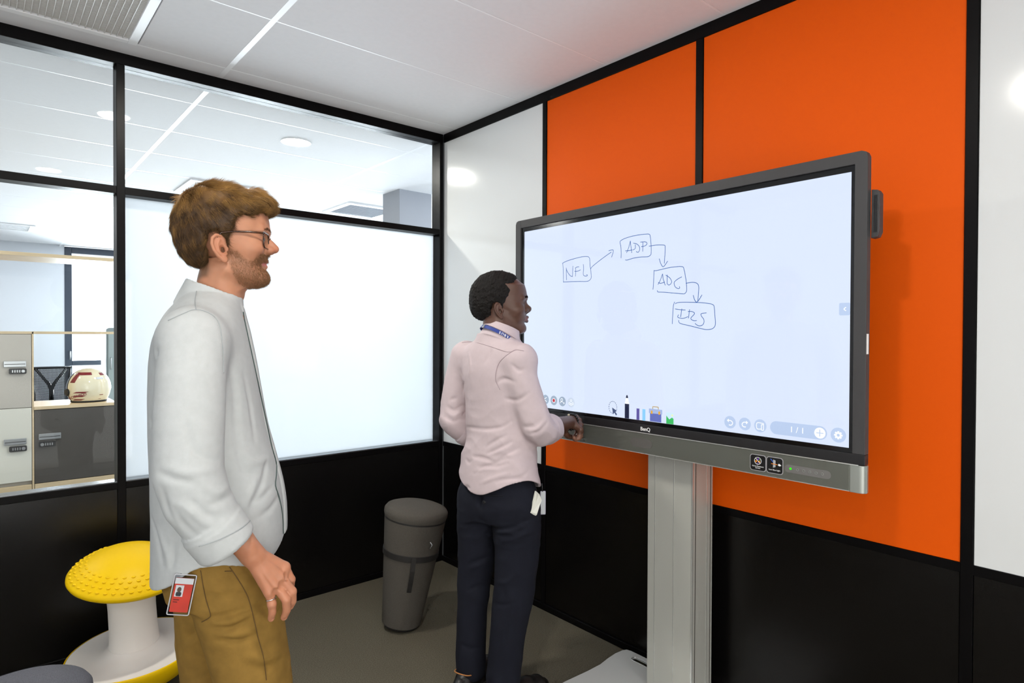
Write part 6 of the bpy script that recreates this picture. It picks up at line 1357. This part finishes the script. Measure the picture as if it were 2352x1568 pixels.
P2_FOLDS = [
('-', 0.0022, 0.0015, [(-0.0354,0.1605,1.3889),(-0.0289,0.1501,1.3909),(-0.016,0.1386,1.3932)]),
('-', 0.0022, 0.0015, [(-0.0641,-0.1581,1.368),(-0.071,-0.1533,1.3637),(-0.0772,-0.1434,1.3573),(-0.0819,-0.1321,1.3494),(-0.0849,-0.1198,1.3401),(-0.085,-0.1048,1.329),(-0.0852,-0.0927,1.3168),(-0.0863,-0.0856,1.3027),(-0.089,-0.0829,1.2876),(-0.0906,-0.0813,1.2743),(-0.0898,-0.0793,1.2643),(-0.0896,-0.0797,1.2563),(-0.0882,-0.0814,1.2476),(-0.0866,-0.0865,1.2364),(-0.0824,-0.0914,1.2245),(-0.0794,-0.095,1.2161)]),
('-', 0.007, 0.012, [(-0.0837,-0.051,1.3742),(-0.085,-0.0497,1.3674),(-0.0883,-0.0491,1.3576),(-0.0906,-0.0467,1.3475),(-0.0937,-0.0434,1.3368),(-0.0957,-0.0383,1.3257),(-0.0968,-0.0342,1.3179)]),
('-', 0.007, 0.012, [(-0.0883,-0.0814,1.2423),(-0.087,-0.0888,1.2478),(-0.0823,-0.097,1.2548),(-0.0795,-0.1092,1.2592),(-0.0774,-0.1267,1.258),(-0.0773,-0.1481,1.2543),(-0.0757,-0.162,1.2513)]),
('-', 0.007, 0.012, [(-0.025,0.1618,1.1012),(-0.0181,0.16,1.0969)]),
('-', 0.007, 0.012, [(-0.0564,0.1089,1.0551),(-0.0737,0.0772,1.0586),(-0.0826,0.0481,1.0604),(-0.0872,0.023,1.0617),(-0.0909,0.0001,1.063),(-0.0916,-0.0203,1.0639),(-0.0886,-0.0387,1.0655),(-0.0857,-0.0602,1.0688),(-0.0791,-0.0797,1.0726),(-0.0723,-0.0964,1.0776),(-0.0638,-0.1088,1.0849),(-0.0566,-0.1199,1.0935),(-0.0506,-0.1266,1.0996)]),
('-', 0.007, 0.012, [(-0.1021,0.023,0.9544),(-0.1026,0.0084,0.9553),(-0.1017,-0.0107,0.956),(-0.1014,-0.0292,0.9559),(-0.0991,-0.044,0.9532),(-0.0986,-0.0597,0.95),(-0.0962,-0.0685,0.9471)]),
('-', 0.007, 0.012, [(-0.0926,-0.0354,0.9984),(-0.0907,-0.0495,1.0073),(-0.0858,-0.067,1.019),(-0.0831,-0.0849,1.0298),(-0.0777,-0.097,1.0372),(-0.0716,-0.1068,1.0431),(-0.0664,-0.1126,1.0468)]),
('-', 0.007, 0.012, [(-0.108,-0.0133,0.9224),(-0.1067,-0.0268,0.9247),(-0.1038,-0.0451,0.9281),(-0.0983,-0.0633,0.9334),(-0.0926,-0.0848,0.944),(-0.0828,-0.1047,0.9561),(-0.0758,-0.1215,0.9645),(-0.0703,-0.1308,0.9654),(-0.0676,-0.1369,0.9627),(-0.0664,-0.1413,0.9606)]),
('-', 0.007, 0.012, [(-0.0496,-0.1884,1.0845),(-0.0507,-0.2023,1.0868),(-0.046,-0.2167,1.0891),(-0.041,-0.2284,1.0928),(-0.0351,-0.2349,1.0993),(-0.0288,-0.2388,1.1073),(-0.0241,-0.2411,1.1129)]),
('-', 0.007, 0.012, [(-0.0434,-0.2171,1.0608),(-0.041,-0.2258,1.0634),(-0.0332,-0.2345,1.0665),(-0.0259,-0.2428,1.0719),(-0.0192,-0.2502,1.0819),(-0.0098,-0.2546,1.0936),(-0.0007,-0.2557,1.1016)]),
('-', 0.007, 0.012, [(-0.0731,0.1987,1.1284),(-0.0708,0.193,1.1246),(-0.0655,0.1869,1.1193),(-0.0607,0.1784,1.1175),(-0.0514,0.171,1.1215),(-0.0385,0.1655,1.1283),(-0.0295,0.1614,1.1334)]),
('-', 0.007, 0.012, [(-0.0809,0.2069,1.0881),(-0.0776,0.197,1.0832),(-0.0718,0.1843,1.0763),(-0.0624,0.1765,1.0719),(-0.0523,0.1711,1.0735),(-0.0426,0.1662,1.0783),(-0.0336,0.1652,1.0815)]),
('-', 0.007, 0.012, [(-0.0681,0.1874,1.1576),(-0.0635,0.1824,1.161),(-0.0587,0.1739,1.1659),(-0.0542,0.1689,1.1694)]),
('-', 0.007, 0.012, [(-0.067,-0.1125,1.1846),(-0.0628,-0.1234,1.1826),(-0.0615,-0.1431,1.1808),(-0.0663,-0.1679,1.1833),(-0.0636,-0.1858,1.1917),(-0.0564,-0.1998,1.2029),(-0.0493,-0.2078,1.2108)]),
('-', 0.007, 0.012, [(-0.0822,-0.1535,1.3136),(-0.0792,-0.1601,1.3074),(-0.0743,-0.1689,1.2988),(-0.0697,-0.1771,1.2932),(-0.0644,-0.1832,1.2933),(-0.0579,-0.1875,1.2961),(-0.0544,-0.1913,1.2984)]),
('-', 0.007, 0.012, [(-0.0616,0.1369,1.28),(-0.0593,0.1341,1.2682),(-0.0729,0.113,1.2531),(-0.0739,0.1078,1.2368),(-0.0439,0.1399,1.2165),(-0.0402,0.1475,1.1989),(-0.0389,0.1519,1.1867)]),
('+', 0.006, 0.012, [(-0.0463,-0.1925,1.0715),(-0.0476,-0.2061,1.0736),(-0.0432,-0.2201,1.0756),(-0.0376,-0.2324,1.0799),(-0.0297,-0.2412,1.0887),(-0.0191,-0.247,1.0996),(-0.0107,-0.2503,1.1073)]),
('+', 0.006, 0.012, [(-0.0757,0.2043,1.108),(-0.0736,0.1957,1.1038),(-0.068,0.1863,1.0977),(-0.0608,0.1782,1.0945),(-0.0519,0.171,1.0975),(-0.0412,0.1652,1.1034),(-0.0315,0.1633,1.1075)]),
('+', 0.006, 0.012, [(-0.0852,0.0651,1.3502),(-0.0896,0.0579,1.339),(-0.0938,0.0502,1.3231),(-0.0973,0.0448,1.3071),(-0.0982,0.0455,1.2909),(-0.0985,0.0486,1.2746),(-0.0984,0.0513,1.2631)]),
('-', 0.0065, 0.012, [(-0.0171,0.16,0.994),(-0.0151,0.152,1.0039)]),
('-', 0.0065, 0.012, [(-0.1024,0.0233,0.9562),(-0.1022,0.008,0.9568),(-0.1018,-0.0136,0.9573),(-0.1002,-0.0336,0.9565),(-0.0986,-0.0536,0.9534),(-0.0957,-0.0721,0.949),(-0.0929,-0.0843,0.9456)]),
('-', 0.0065, 0.012, [(-0.096,-0.0412,0.9709),(-0.092,-0.0546,0.9779),(-0.0875,-0.0747,0.9881),(-0.082,-0.0928,0.9978),(-0.0759,-0.1086,1.0072),(-0.0659,-0.1198,1.0154),(-0.0589,-0.1277,1.0212)]),
('-', 0.0065, 0.012, [(-0.1137,0.0078,0.8935),(-0.1126,-0.0053,0.9027),(-0.1087,-0.0216,0.9147),(-0.1047,-0.0382,0.9241),(-0.1014,-0.0539,0.9282),(-0.098,-0.0698,0.9298),(-0.0945,-0.0858,0.9322),(-0.0882,-0.102,0.9366),(-0.0817,-0.1183,0.9417),(-0.0756,-0.1282,0.9449)]),
('-', 0.0065, 0.012, [(-0.1014,-0.1001,0.8774),(-0.0987,-0.1031,0.8796),(-0.0959,-0.1093,0.8831),(-0.0913,-0.1205,0.8872),(-0.081,-0.1381,0.8902),(-0.0661,-0.158,0.8928),(-0.0507,-0.1723,0.8966),(-0.037,-0.1787,0.904),(-0.0243,-0.1808,0.9131),(-0.0138,-0.1805,0.9193)]),
('-', 0.0065, 0.012, [(-0.0826,-0.1048,0.9662),(-0.0782,-0.1126,0.9719),(-0.0729,-0.1246,0.98),(-0.0636,-0.132,0.9864),(-0.055,-0.1386,0.9916),(-0.0468,-0.1448,0.9962),(-0.0407,-0.1486,0.9992)]),
('-', 0.0065, 0.012, [(-0.0947,0.0717,0.9357),(-0.0984,0.0637,0.9337),(-0.1012,0.0548,0.9304),(-0.104,0.0458,0.9291),(-0.104,0.0398,0.9308),(-0.1054,0.0324,0.9348),(-0.1049,0.0288,0.9373)]),
('-', 0.0065, 0.012, [(-0.1127,0.0571,0.8377),(-0.1159,0.0395,0.8358),(-0.1182,0.027,0.8345)]),
('+', 0.006, 0.012, [(-0.0952,-0.0482,0.9689),(-0.091,-0.0649,0.9754),(-0.0842,-0.0875,0.9845),(-0.0773,-0.1073,0.9935),(-0.0684,-0.1202,1.0019),(-0.0578,-0.129,1.0098),(-0.0516,-0.136,1.0157)]),
('+', 0.006, 0.012, [(-0.1128,0.0009,0.9028),(-0.1109,-0.0102,0.9067),(-0.1093,-0.027,0.9124),(-0.1058,-0.0431,0.9166),(-0.1025,-0.0619,0.9195),(-0.0972,-0.0799,0.921),(-0.0938,-0.0928,0.922)]),
('+', 0.006, 0.012, [(-0.1157,-0.0297,0.8631),(-0.1133,-0.0474,0.8715),(-0.1083,-0.071,0.8828),(-0.1006,-0.0917,0.8925),(-0.0915,-0.111,0.9005),(-0.0809,-0.1288,0.9074),(-0.073,-0.1408,0.9119)]),
]
P2_TFOLDS = [
('-', 0.0022, 0.0015, [(-0.0981,0.0461,0.8118),(-0.1004,0.0246,0.8128),(-0.1002,-0.0028,0.8131),(-0.1015,-0.0345,0.8154),(-0.097,-0.0668,0.8185),(-0.0897,-0.0992,0.8221),(-0.0823,-0.1197,0.8239)]),
('-', 0.007, 0.012, [(-0.0986,-0.0093,0.7197),(-0.0977,-0.0195,0.7156),(-0.0959,-0.0337,0.7098),(-0.0451,-0.004,0.6844),(-0.0644,-0.0425,0.6896),(-0.0828,-0.082,0.6956),(-0.0857,-0.109,0.6991),(-0.0789,-0.1316,0.7053),(-0.0681,-0.1528,0.7137),(-0.0551,-0.1674,0.7203),(-0.0442,-0.1767,0.7257),(-0.0341,-0.182,0.7304),(-0.0278,-0.186,0.734)]),
('-', 0.007, 0.012, [(-0.0418,0.0068,0.6533),(-0.0272,0.0052,0.6457)]),
('-', 0.007, 0.012, [(-0.0767,-0.0637,0.4089),(-0.0822,-0.0877,0.4106),(-0.083,-0.1079,0.4127),(-0.0786,-0.1248,0.4183),(-0.0725,-0.1408,0.4259),(-0.065,-0.1492,0.4297)]),
('-', 0.007, 0.012, [(-0.0786,0.0645,0.5253),(-0.0755,0.058,0.5287),(-0.069,0.0506,0.5327),(-0.0614,0.0421,0.5374),(-0.0502,0.0326,0.5425),(-0.0366,0.0233,0.5476),(-0.0232,0.0202,0.5494)]),
('-', 0.007, 0.012, [(-0.0826,0.0761,0.4157),(-0.077,0.0698,0.4205),(-0.0689,0.0608,0.4273),(-0.06,0.0508,0.4327),(-0.0452,0.0431,0.4333),(-0.0252,0.0385,0.4302),(-0.0085,0.0376,0.4265)]),
('-', 0.007, 0.012, [(-0.0891,0.1009,0.1996),(-0.0876,0.09,0.1974),(-0.0822,0.0778,0.1923),(-0.0751,0.0666,0.1887),(-0.0642,0.0574,0.1882),(-0.0501,0.0504,0.1882),(-0.0389,0.0467,0.1875)]),
('-', 0.007, 0.012, [(-0.0254,0.0144,0.5911),(-0.0033,0.0133,0.5864)]),
('+', 0.007, 0.014, [(-0.0577,0.0072,0.685),(-0.0426,0.0021,0.6739),(-0.0555,-0.0378,0.6734),(-0.0811,-0.0902,0.6833),(-0.0816,-0.1198,0.6902),(-0.0741,-0.1432,0.6981),(-0.0608,-0.1583,0.7037),(-0.0508,-0.1725,0.7107),(-0.0378,-0.1811,0.7167),(-0.0279,-0.1861,0.7207)]),
('+', 0.007, 0.014, [(-0.0668,-0.0585,0.4839),(-0.0767,-0.0925,0.4926),(-0.0768,-0.1164,0.4995),(-0.072,-0.1338,0.5102),(-0.063,-0.1468,0.5222),(-0.0558,-0.1548,0.5303)]),
('+', 0.007, 0.014, [(-0.0797,0.0714,0.5068),(-0.0754,0.0635,0.5087),(-0.0686,0.0529,0.5111),(-0.0601,0.0432,0.5141),(-0.0492,0.034,0.5188),(-0.0365,0.0257,0.5241),(-0.0252,0.0221,0.5268)]),
]
P2_SSEAMS = [[(-0.0339,0.1588,1.3901),(-0.0321,0.1561,1.3907),(-0.028,0.1507,1.3918),(-0.0222,0.145,1.393),(-0.0157,0.1387,1.394),(-0.0298,0.1114,1.3945),(-0.0503,0.0774,1.3943),(-0.0748,0.0392,1.3931),(-0.0814,0.0179,1.3909),(-0.0843,-0.0004,1.3882),(-0.0853,-0.017,1.3852),(-0.0847,-0.0322,1.382),(-0.0834,-0.0465,1.3787),(-0.0815,-0.0606,1.3751),(-0.0796,-0.075,1.3713),(-0.0783,-0.0899,1.3674),(-0.078,-0.1049,1.3639),(-0.0786,-0.1193,1.3612),(-0.0787,-0.1312,1.3598),(-0.0777,-0.1397,1.3598),(-0.0757,-0.1454,1.3611),(-0.0734,-0.1493,1.3631),(-0.0708,-0.1525,1.3654),(-0.0682,-0.1556,1.3672),(-0.0658,-0.1597,1.3682),(-0.0633,-0.1647,1.3683),(-0.0607,-0.1701,1.3677),(-0.0575,-0.1753,1.3666),(-0.0542,-0.1798,1.3655),(-0.0512,-0.1834,1.3644),(-0.0498,-0.185,1.3639)],[(-0.0669,-0.158,1.3677),(-0.0684,-0.1564,1.3665),(-0.0714,-0.1529,1.3641),(-0.0746,-0.1484,1.3611),(-0.0777,-0.1432,1.3577),(-0.0804,-0.1377,1.3538),(-0.0826,-0.132,1.3496),(-0.0843,-0.1259,1.3451),(-0.0854,-0.1193,1.3401),(-0.086,-0.1122,1.3347),(-0.0862,-0.1052,1.329),(-0.0864,-0.0989,1.323),(-0.0867,-0.0936,1.3167),(-0.0872,-0.0896,1.3099),(-0.0879,-0.0867,1.3027),(-0.0888,-0.0846,1.2952),(-0.0897,-0.0832,1.2878),(-0.0904,-0.0821,1.2808),(-0.091,-0.0813,1.2746),(-0.0913,-0.0807,1.2692),(-0.0914,-0.0804,1.2645),(-0.0912,-0.0803,1.2603),(-0.0907,-0.0805,1.2562),(-0.0899,-0.081,1.2519),(-0.0888,-0.0819,1.2473),(-0.0877,-0.0836,1.2421),(-0.0867,-0.0862,1.2363),(-0.0854,-0.0893,1.2304),(-0.0839,-0.0921,1.2248),(-0.0824,-0.0944,1.2201),(-0.0817,-0.0954,1.2179)]]
P2_TSEAMS = [[(-0.1003,0.0407,0.8125),(-0.1007,0.0354,0.8127),(-0.1015,0.0238,0.813),(-0.1016,0.0108,0.813),(-0.1013,-0.0031,0.8131),(-0.1012,-0.0181,0.8138),(-0.1013,-0.0339,0.8152),(-0.1005,-0.0505,0.817),(-0.0981,-0.0673,0.8189),(-0.0949,-0.0839,0.8207),(-0.0913,-0.099,0.8224),(-0.0875,-0.111,0.8236),(-0.0855,-0.1165,0.8241)]]
# ------------------------------------------------------------------ build the person at the screen
G2, YAW2 = (-.670, -1.355, 0.), math.radians(8)
def W2(*p): return Vector(to_world(np.array([p], float), G2, YAW2)[0])
M_skin2 = mat('deep_brown_skin', (.1, .05, .03, 1), .42, 0, .4, sss=.12, attr='Col', bump=(900, .12))
M_hair2 = mat('black_curly_hair', srgb(20, 17, 16), .75, 0, .25, bump=(420, 1.0))
M_shirt2 = mat('pale_pink_cotton', srgb(196, 180, 183), .85, spec=.15, noise=(60, .02), bump=(1500, .2))
M_navy = mat('navy_wool_trousers', srgb(24, 26, 36), .85, spec=.2, noise=(200, .10), bump=(1300, .3))
M_shoe2 = mat('black_leather_shoe', srgb(22, 20, 20), .4)
M_lany = mat('blue_lanyard', srgb(26, 52, 132), .6)
pe2 = empty('person', G2); tag(pe2, 'man in a pale pink shirt and navy trousers reaching to the screen, seen from behind', 'person')
fd = p2_body(); V, Q = surface_nets(fd); V = relax(V, Q, 1, .4); N = vnormals(V, Q)
E2 = np.array(P2E); R3_ = np.array(P2R); rel = ((V-E2)@R3_.T)/1.04; x, y, z = rel.T; ay = np.abs(y)
skin = srgb3((86, 58, 46)); nz = NZ[1](V[:, 0], V[:, 1], V[:, 2], 260)*.5+NZ[2](V[:, 0], V[:, 1], V[:, 2], 90)*.5
col = np.tile(skin, (len(V), 1))*(1+.06*nz[:, None])
lip = sstep(.0080, .0050, np.abs(z+.027))*(ay < .026)*(x > .088)*(z > -.06); col = col*(1-lip[:, None])+srgb3((112, 66, 60))*lip[:, None]
palm = ((V[:, 2] < 1.02) & (V[:, 0] > .24))*.5; col = col*(1-palm[:, None])+srgb3((150, 104, 84))*palm[:, None]
mus = np.exp(-((z+.012)/.005)**2)*(ay < .022)*(x > .085)*.6; col = col*(1-mus[:, None])+srgb3((40, 28, 24))*mus[:, None]
body2 = mesh_np('body', to_world(V, G2, YAW2), Q, M_skin2, pe2, col); tag(body2, 'brown skin of face, neck and hand')
eyes(pe2, E2, P2R, G2, YAW2, (40, 26, 18))
rng = np.random.default_rng(9)
eb = (np.abs(z-(.0565-.10*np.clip(ay-.03, 0, 1))) < .0040) & (ay > .010) & (ay < .045) & (x > .06)
for sd in (-1, 1):
    i = rng.choice(np.nonzero(eb & (y*sd > 0))[0], 400); d = np.tile((-.15, sd*.9, .2), (len(i), 1))@R3_+N[i]*.3+rng.normal(0, .25, (len(i), 3)); d /= np.linalg.norm(d, axis=1)[:, None]
    Vb, Qb, Cb = strands(V[i], d, rng.uniform(.004, .007, len(i)), np.full(len(i), .0003), N[i]*-.2, np.tile(srgb3((18, 14, 12)), (len(i), 1)), rng, 2)
    mesh_np('eyebrow', to_world(Vb, G2, YAW2), Qb, M_hair2, pe2)
Vh, Qh = surface_nets(p2_hair()); mesh_np('hair', to_world(Vh, G2, YAW2), Qh, M_hair2, pe2)
V, Q = surface_nets(p2_shirt()); V = relax(V, Q, 2, .4); sh2 = mesh_np('shirt', to_world(V, G2, YAW2), Q, M_shirt2, pe2); tag(sh2, 'pale pink shirt with rolled sleeves')
V, Q = surface_nets(p2_trousers()); V = relax(V, Q, 1, .4); tr2 = mesh_np('trousers', to_world(V, G2, YAW2), Q, M_navy, pe2); tag(tr2, 'dark navy trousers')
M_seam2 = mat('pink_seam', srgb(170, 153, 158), .9)
for P in P2_SSEAMS: tube('seam', [W2(*p) for p in P], .0010, M_seam2, sh2, 5)
for P in P2_TSEAMS: tube('seam', [W2(*p) for p in P], .0014, mat('navy_seam', srgb(14, 15, 20), .9), tr2, 5)
lathe('pocket_button', [(0, .0018), (.0052, .0018), (.0062, .001), (.0062, -.002)], M_lock, tr2, 16, Matrix.Translation(W2(-.108, -.040, .792)) @ Matrix.Rotation(YAW2+PI+.2, 4, 'Z') @ Matrix.Rotation(PI/2, 4, 'Y'))
for x0, y0, a in ((-.045, -.080, -.15), (-.03, .108, .15)):
    so = shoe(pe2, G2, YAW2, x0, y0, M_shoe2, ang=a)
    c_, s_ = math.cos(a), math.sin(a)
    tube('collar_trim', [W2(x0+c_*(-.035+.045*math.cos(q))-s_*.040*math.sin(q), y0+s_*(-.035+.045*math.cos(q))+c_*.040*math.sin(q), .088+.006*math.cos(2*q)) for q in [2*PI*k/24 for k in range(24)]], .0025, mat('tan_trim', srgb(176, 116, 62), .6), so, 6, True)
# lanyard round the collar, with its lettering
cc = np.array((.008, -.016, 1.428)); t_ = math.atan2(.052, .135); az_ = math.radians(-25)
Ry_ = np.array(((math.cos(t_), 0, -math.sin(t_)), (0, 1, 0), (math.sin(t_), 0, math.cos(t_)))); Rz_ = np.array(((math.cos(az_), math.sin(az_), 0), (-math.sin(az_), math.cos(az_), 0), (0, 0, 1))); RC = Ry_ @ Rz_
def lan(a, hgt, off): return W2(*(cc+RC.T@np.array(((.0015+(.0815+off)*math.cos(a)), (.0775+off)*math.sin(a), hgt))))
def colf(a): return min(abs(math.degrees(a)-180)/150, 1.)**1.6
V, F = [], []; A = [math.radians(q) for q in range(60, 301, 4)]
for a in A:
    dz = -.028*colf(a)
    for hgt, off in ((-.0075+dz, .0045), (.0060+dz, .0), (.0060+dz, -.0015), (-.0075+dz, .0030)): V.append(lan(a, hgt, off))
for k in range(len(A)-1):
    for q in range(4): F.append((4*k+q, 4*k+(q+1) % 4, 4*k+4+(q+1) % 4, 4*k+4+q))
ln_ = obj('lanyard', V, F, M_lany, pe2); tag(ln_, 'blue lanyard with white lettering')
V, F = [], []; A = [math.radians(q) for q in range(14, 347, 4)]
for a in A:
    s_ = colf(a); bot = .0075-.024*s_; tip = .006*max(0, (abs(math.degrees(a)-180)-140)/26)
    for hgt, off in ((bot-tip, -.001+.010*s_), (.016, -.0095), (.031, -.0150), (.031, -.0185), (.014, -.0135), (bot-tip+.001, -.005+.010*s_)): V.append(lan(a, hgt, off))
for k in range(len(A)-1):
    for q in range(6): F.append((6*k+q, 6*k+(q+1) % 6, 6*k+6+(q+1) % 6, 6*k+6+q))
F += [[5, 4, 3, 2, 1, 0], [6*(len(A)-1)+q for q in range(6)]]
autosmooth(obj('collar', V, F, M_shirt2, sh2), 50)
for k, ch in enumerate('AIRBUS'):
    a = math.radians(284-7.6*k); z_ = lambda t: -.028*colf(t); p = lan(a, -.001+z_(a), .0031); q = lan(a+.05, -.001+z_(a+.05), .0031); upv = (lan(a, .006, .000)-lan(a, -.0075, .0045)).normalized()
    xa = (q-p).normalized()*-1; ya = -upv; za = xa.cross(ya).normalized()
    M = Matrix((xa, ya, za)).transposed().to_4x4(); M.translation = p; text_obj('lettering', ch, .0135, M_ink, ln_, M, True)
a = math.radians(196); bx = [lan(math.radians(q), h_, o_) for q in (186, 194) for h_, o_ in ((-.0085, .0070), (.0065, .0025), (.0065, -.001), (-.0085, .001))]
obj('lanyard_clip', bx, [(0, 1, 2, 3), (4, 7, 6, 5), (0, 4, 5, 1), (1, 5, 6, 2), (2, 6, 7, 3), (3, 7, 4, 0)], mat('grey_clip', srgb(120, 124, 132), .5), ln_)
# bead bracelet
br_ = empty('bracelet', W2(*P2_WR), pe2); tag(br_, 'black bead bracelet with one pale bead')
fa = np.array(P2_WR)-np.array((.012, -.200, 1.07)); fa /= np.linalg.norm(fa); u_ = np.cross(fa, (0, 0, 1)); u_ /= np.linalg.norm(u_); v_ = np.cross(u_, fa)
bmx = bmesh.new(); bmesh.ops.create_uvsphere(bmx, u_segments=14, v_segments=10, radius=.0055); bme = bpy.data.meshes.new('bead'); bmx.to_mesh(bme); bmx.free(); bme.polygons.foreach_set('use_smooth', [True]*len(bme.polygons))
M_bead = mat('black_bead', srgb(16, 14, 16), .2); M_beadp = mat('pale_bead', srgb(206, 196, 168), .3); bme.materials.append(M_bead); bme2 = bme.copy(); bme2.materials.clear(); bme2.materials.append(M_beadp)
for k in range(18):
    a = 2*PI*k/18; c = np.array(P2_WR)+fa*(-.002+.010*math.sin(a))+(u_*math.cos(a)+v_*math.sin(a))*.0305
    o = bpy.data.objects.new('bead', bme2 if k == 6 else bme); COL.objects.link(o); o.location = W2(*c); setpar(o, br_)
# folded paper in the pocket and the badge at the hip
pp = empty('folded_paper', W2(.0, -.18, .80)); tag(pp, 'folded white paper sticking out of the navy trouser pocket', 'paper')
V = [W2(*p) for p in ((-.022, -.193, .762), (.004, -.200, .748), (.034, -.198, .800), (.032, -.190, .822), (.010, -.190, .838), (-.020, -.196, .766), (.006, -.204, .752), (.035, -.203, .802), (.032, -.194, .823), (.010, -.195, .839))]
obj('paper_sheet', V, [(4, 3, 2, 1, 0), (5, 6, 7, 8, 9)]+[(k, (k+1) % 5, (k+1) % 5+5, k+5) for k in range(5)], mat('white_paper', srgb(222, 222, 210), .8), pp)
V = [W2(*p) for p in ((-.014, -.198, .764), (.002, -.206, .757), (.033, -.205, .800), (.018, -.201, .822))]
o = obj('paper_fold', V, [(0, 1, 2, 3)], mat('white_paper_fold', srgb(228, 228, 218), .8), pp); o.modifiers.new('s', 'SOLIDIFY').thickness = .0008
b2 = empty('hip_badge', W2(.092, -.160, .79)); tag(b2, 'clear badge holder hanging edge-on at the pink shirt man\'s hip', 'badge')
def hb(u, v, w): return W2(.093+.35*u+.80*w, -.163-.60*u*0-.80*u*.4+.55*w*0, .772+v)
for w0, w1, m_, nm in ((-.0030, -.0018, M_clear, 'holder'), (.0018, .0030, M_clear, 'holder'), (-.0012, .0012, M_cardw, 'card')):
    pts = rrect(-.020, .020, -.044, .044, .004); n = len(pts); V = [hb(u, v, w0) for u, v in pts]+[hb(u, v, w1) for u, v in pts]
    obj(nm, V, [list(range(n)), list(range(2*n-1, n-1, -1))]+[[q, q+n, (q+1) % n+n, (q+1) % n] for q in range(n)], m_, b2)
tube('holder_edge', [hb(u, v, 0) for u, v in rrect(-.0205, .0205, -.0445, .0445, .004)], .0015, mat('clear_edge_violet', srgb(170, 166, 184), .2), b2, 6, True)
tube('badge_strap', [hb(-.004, .044, 0), hb(-.006, .058, 0), hb(-.010, .075, .0)], .0028, M_lock, b2, 6)
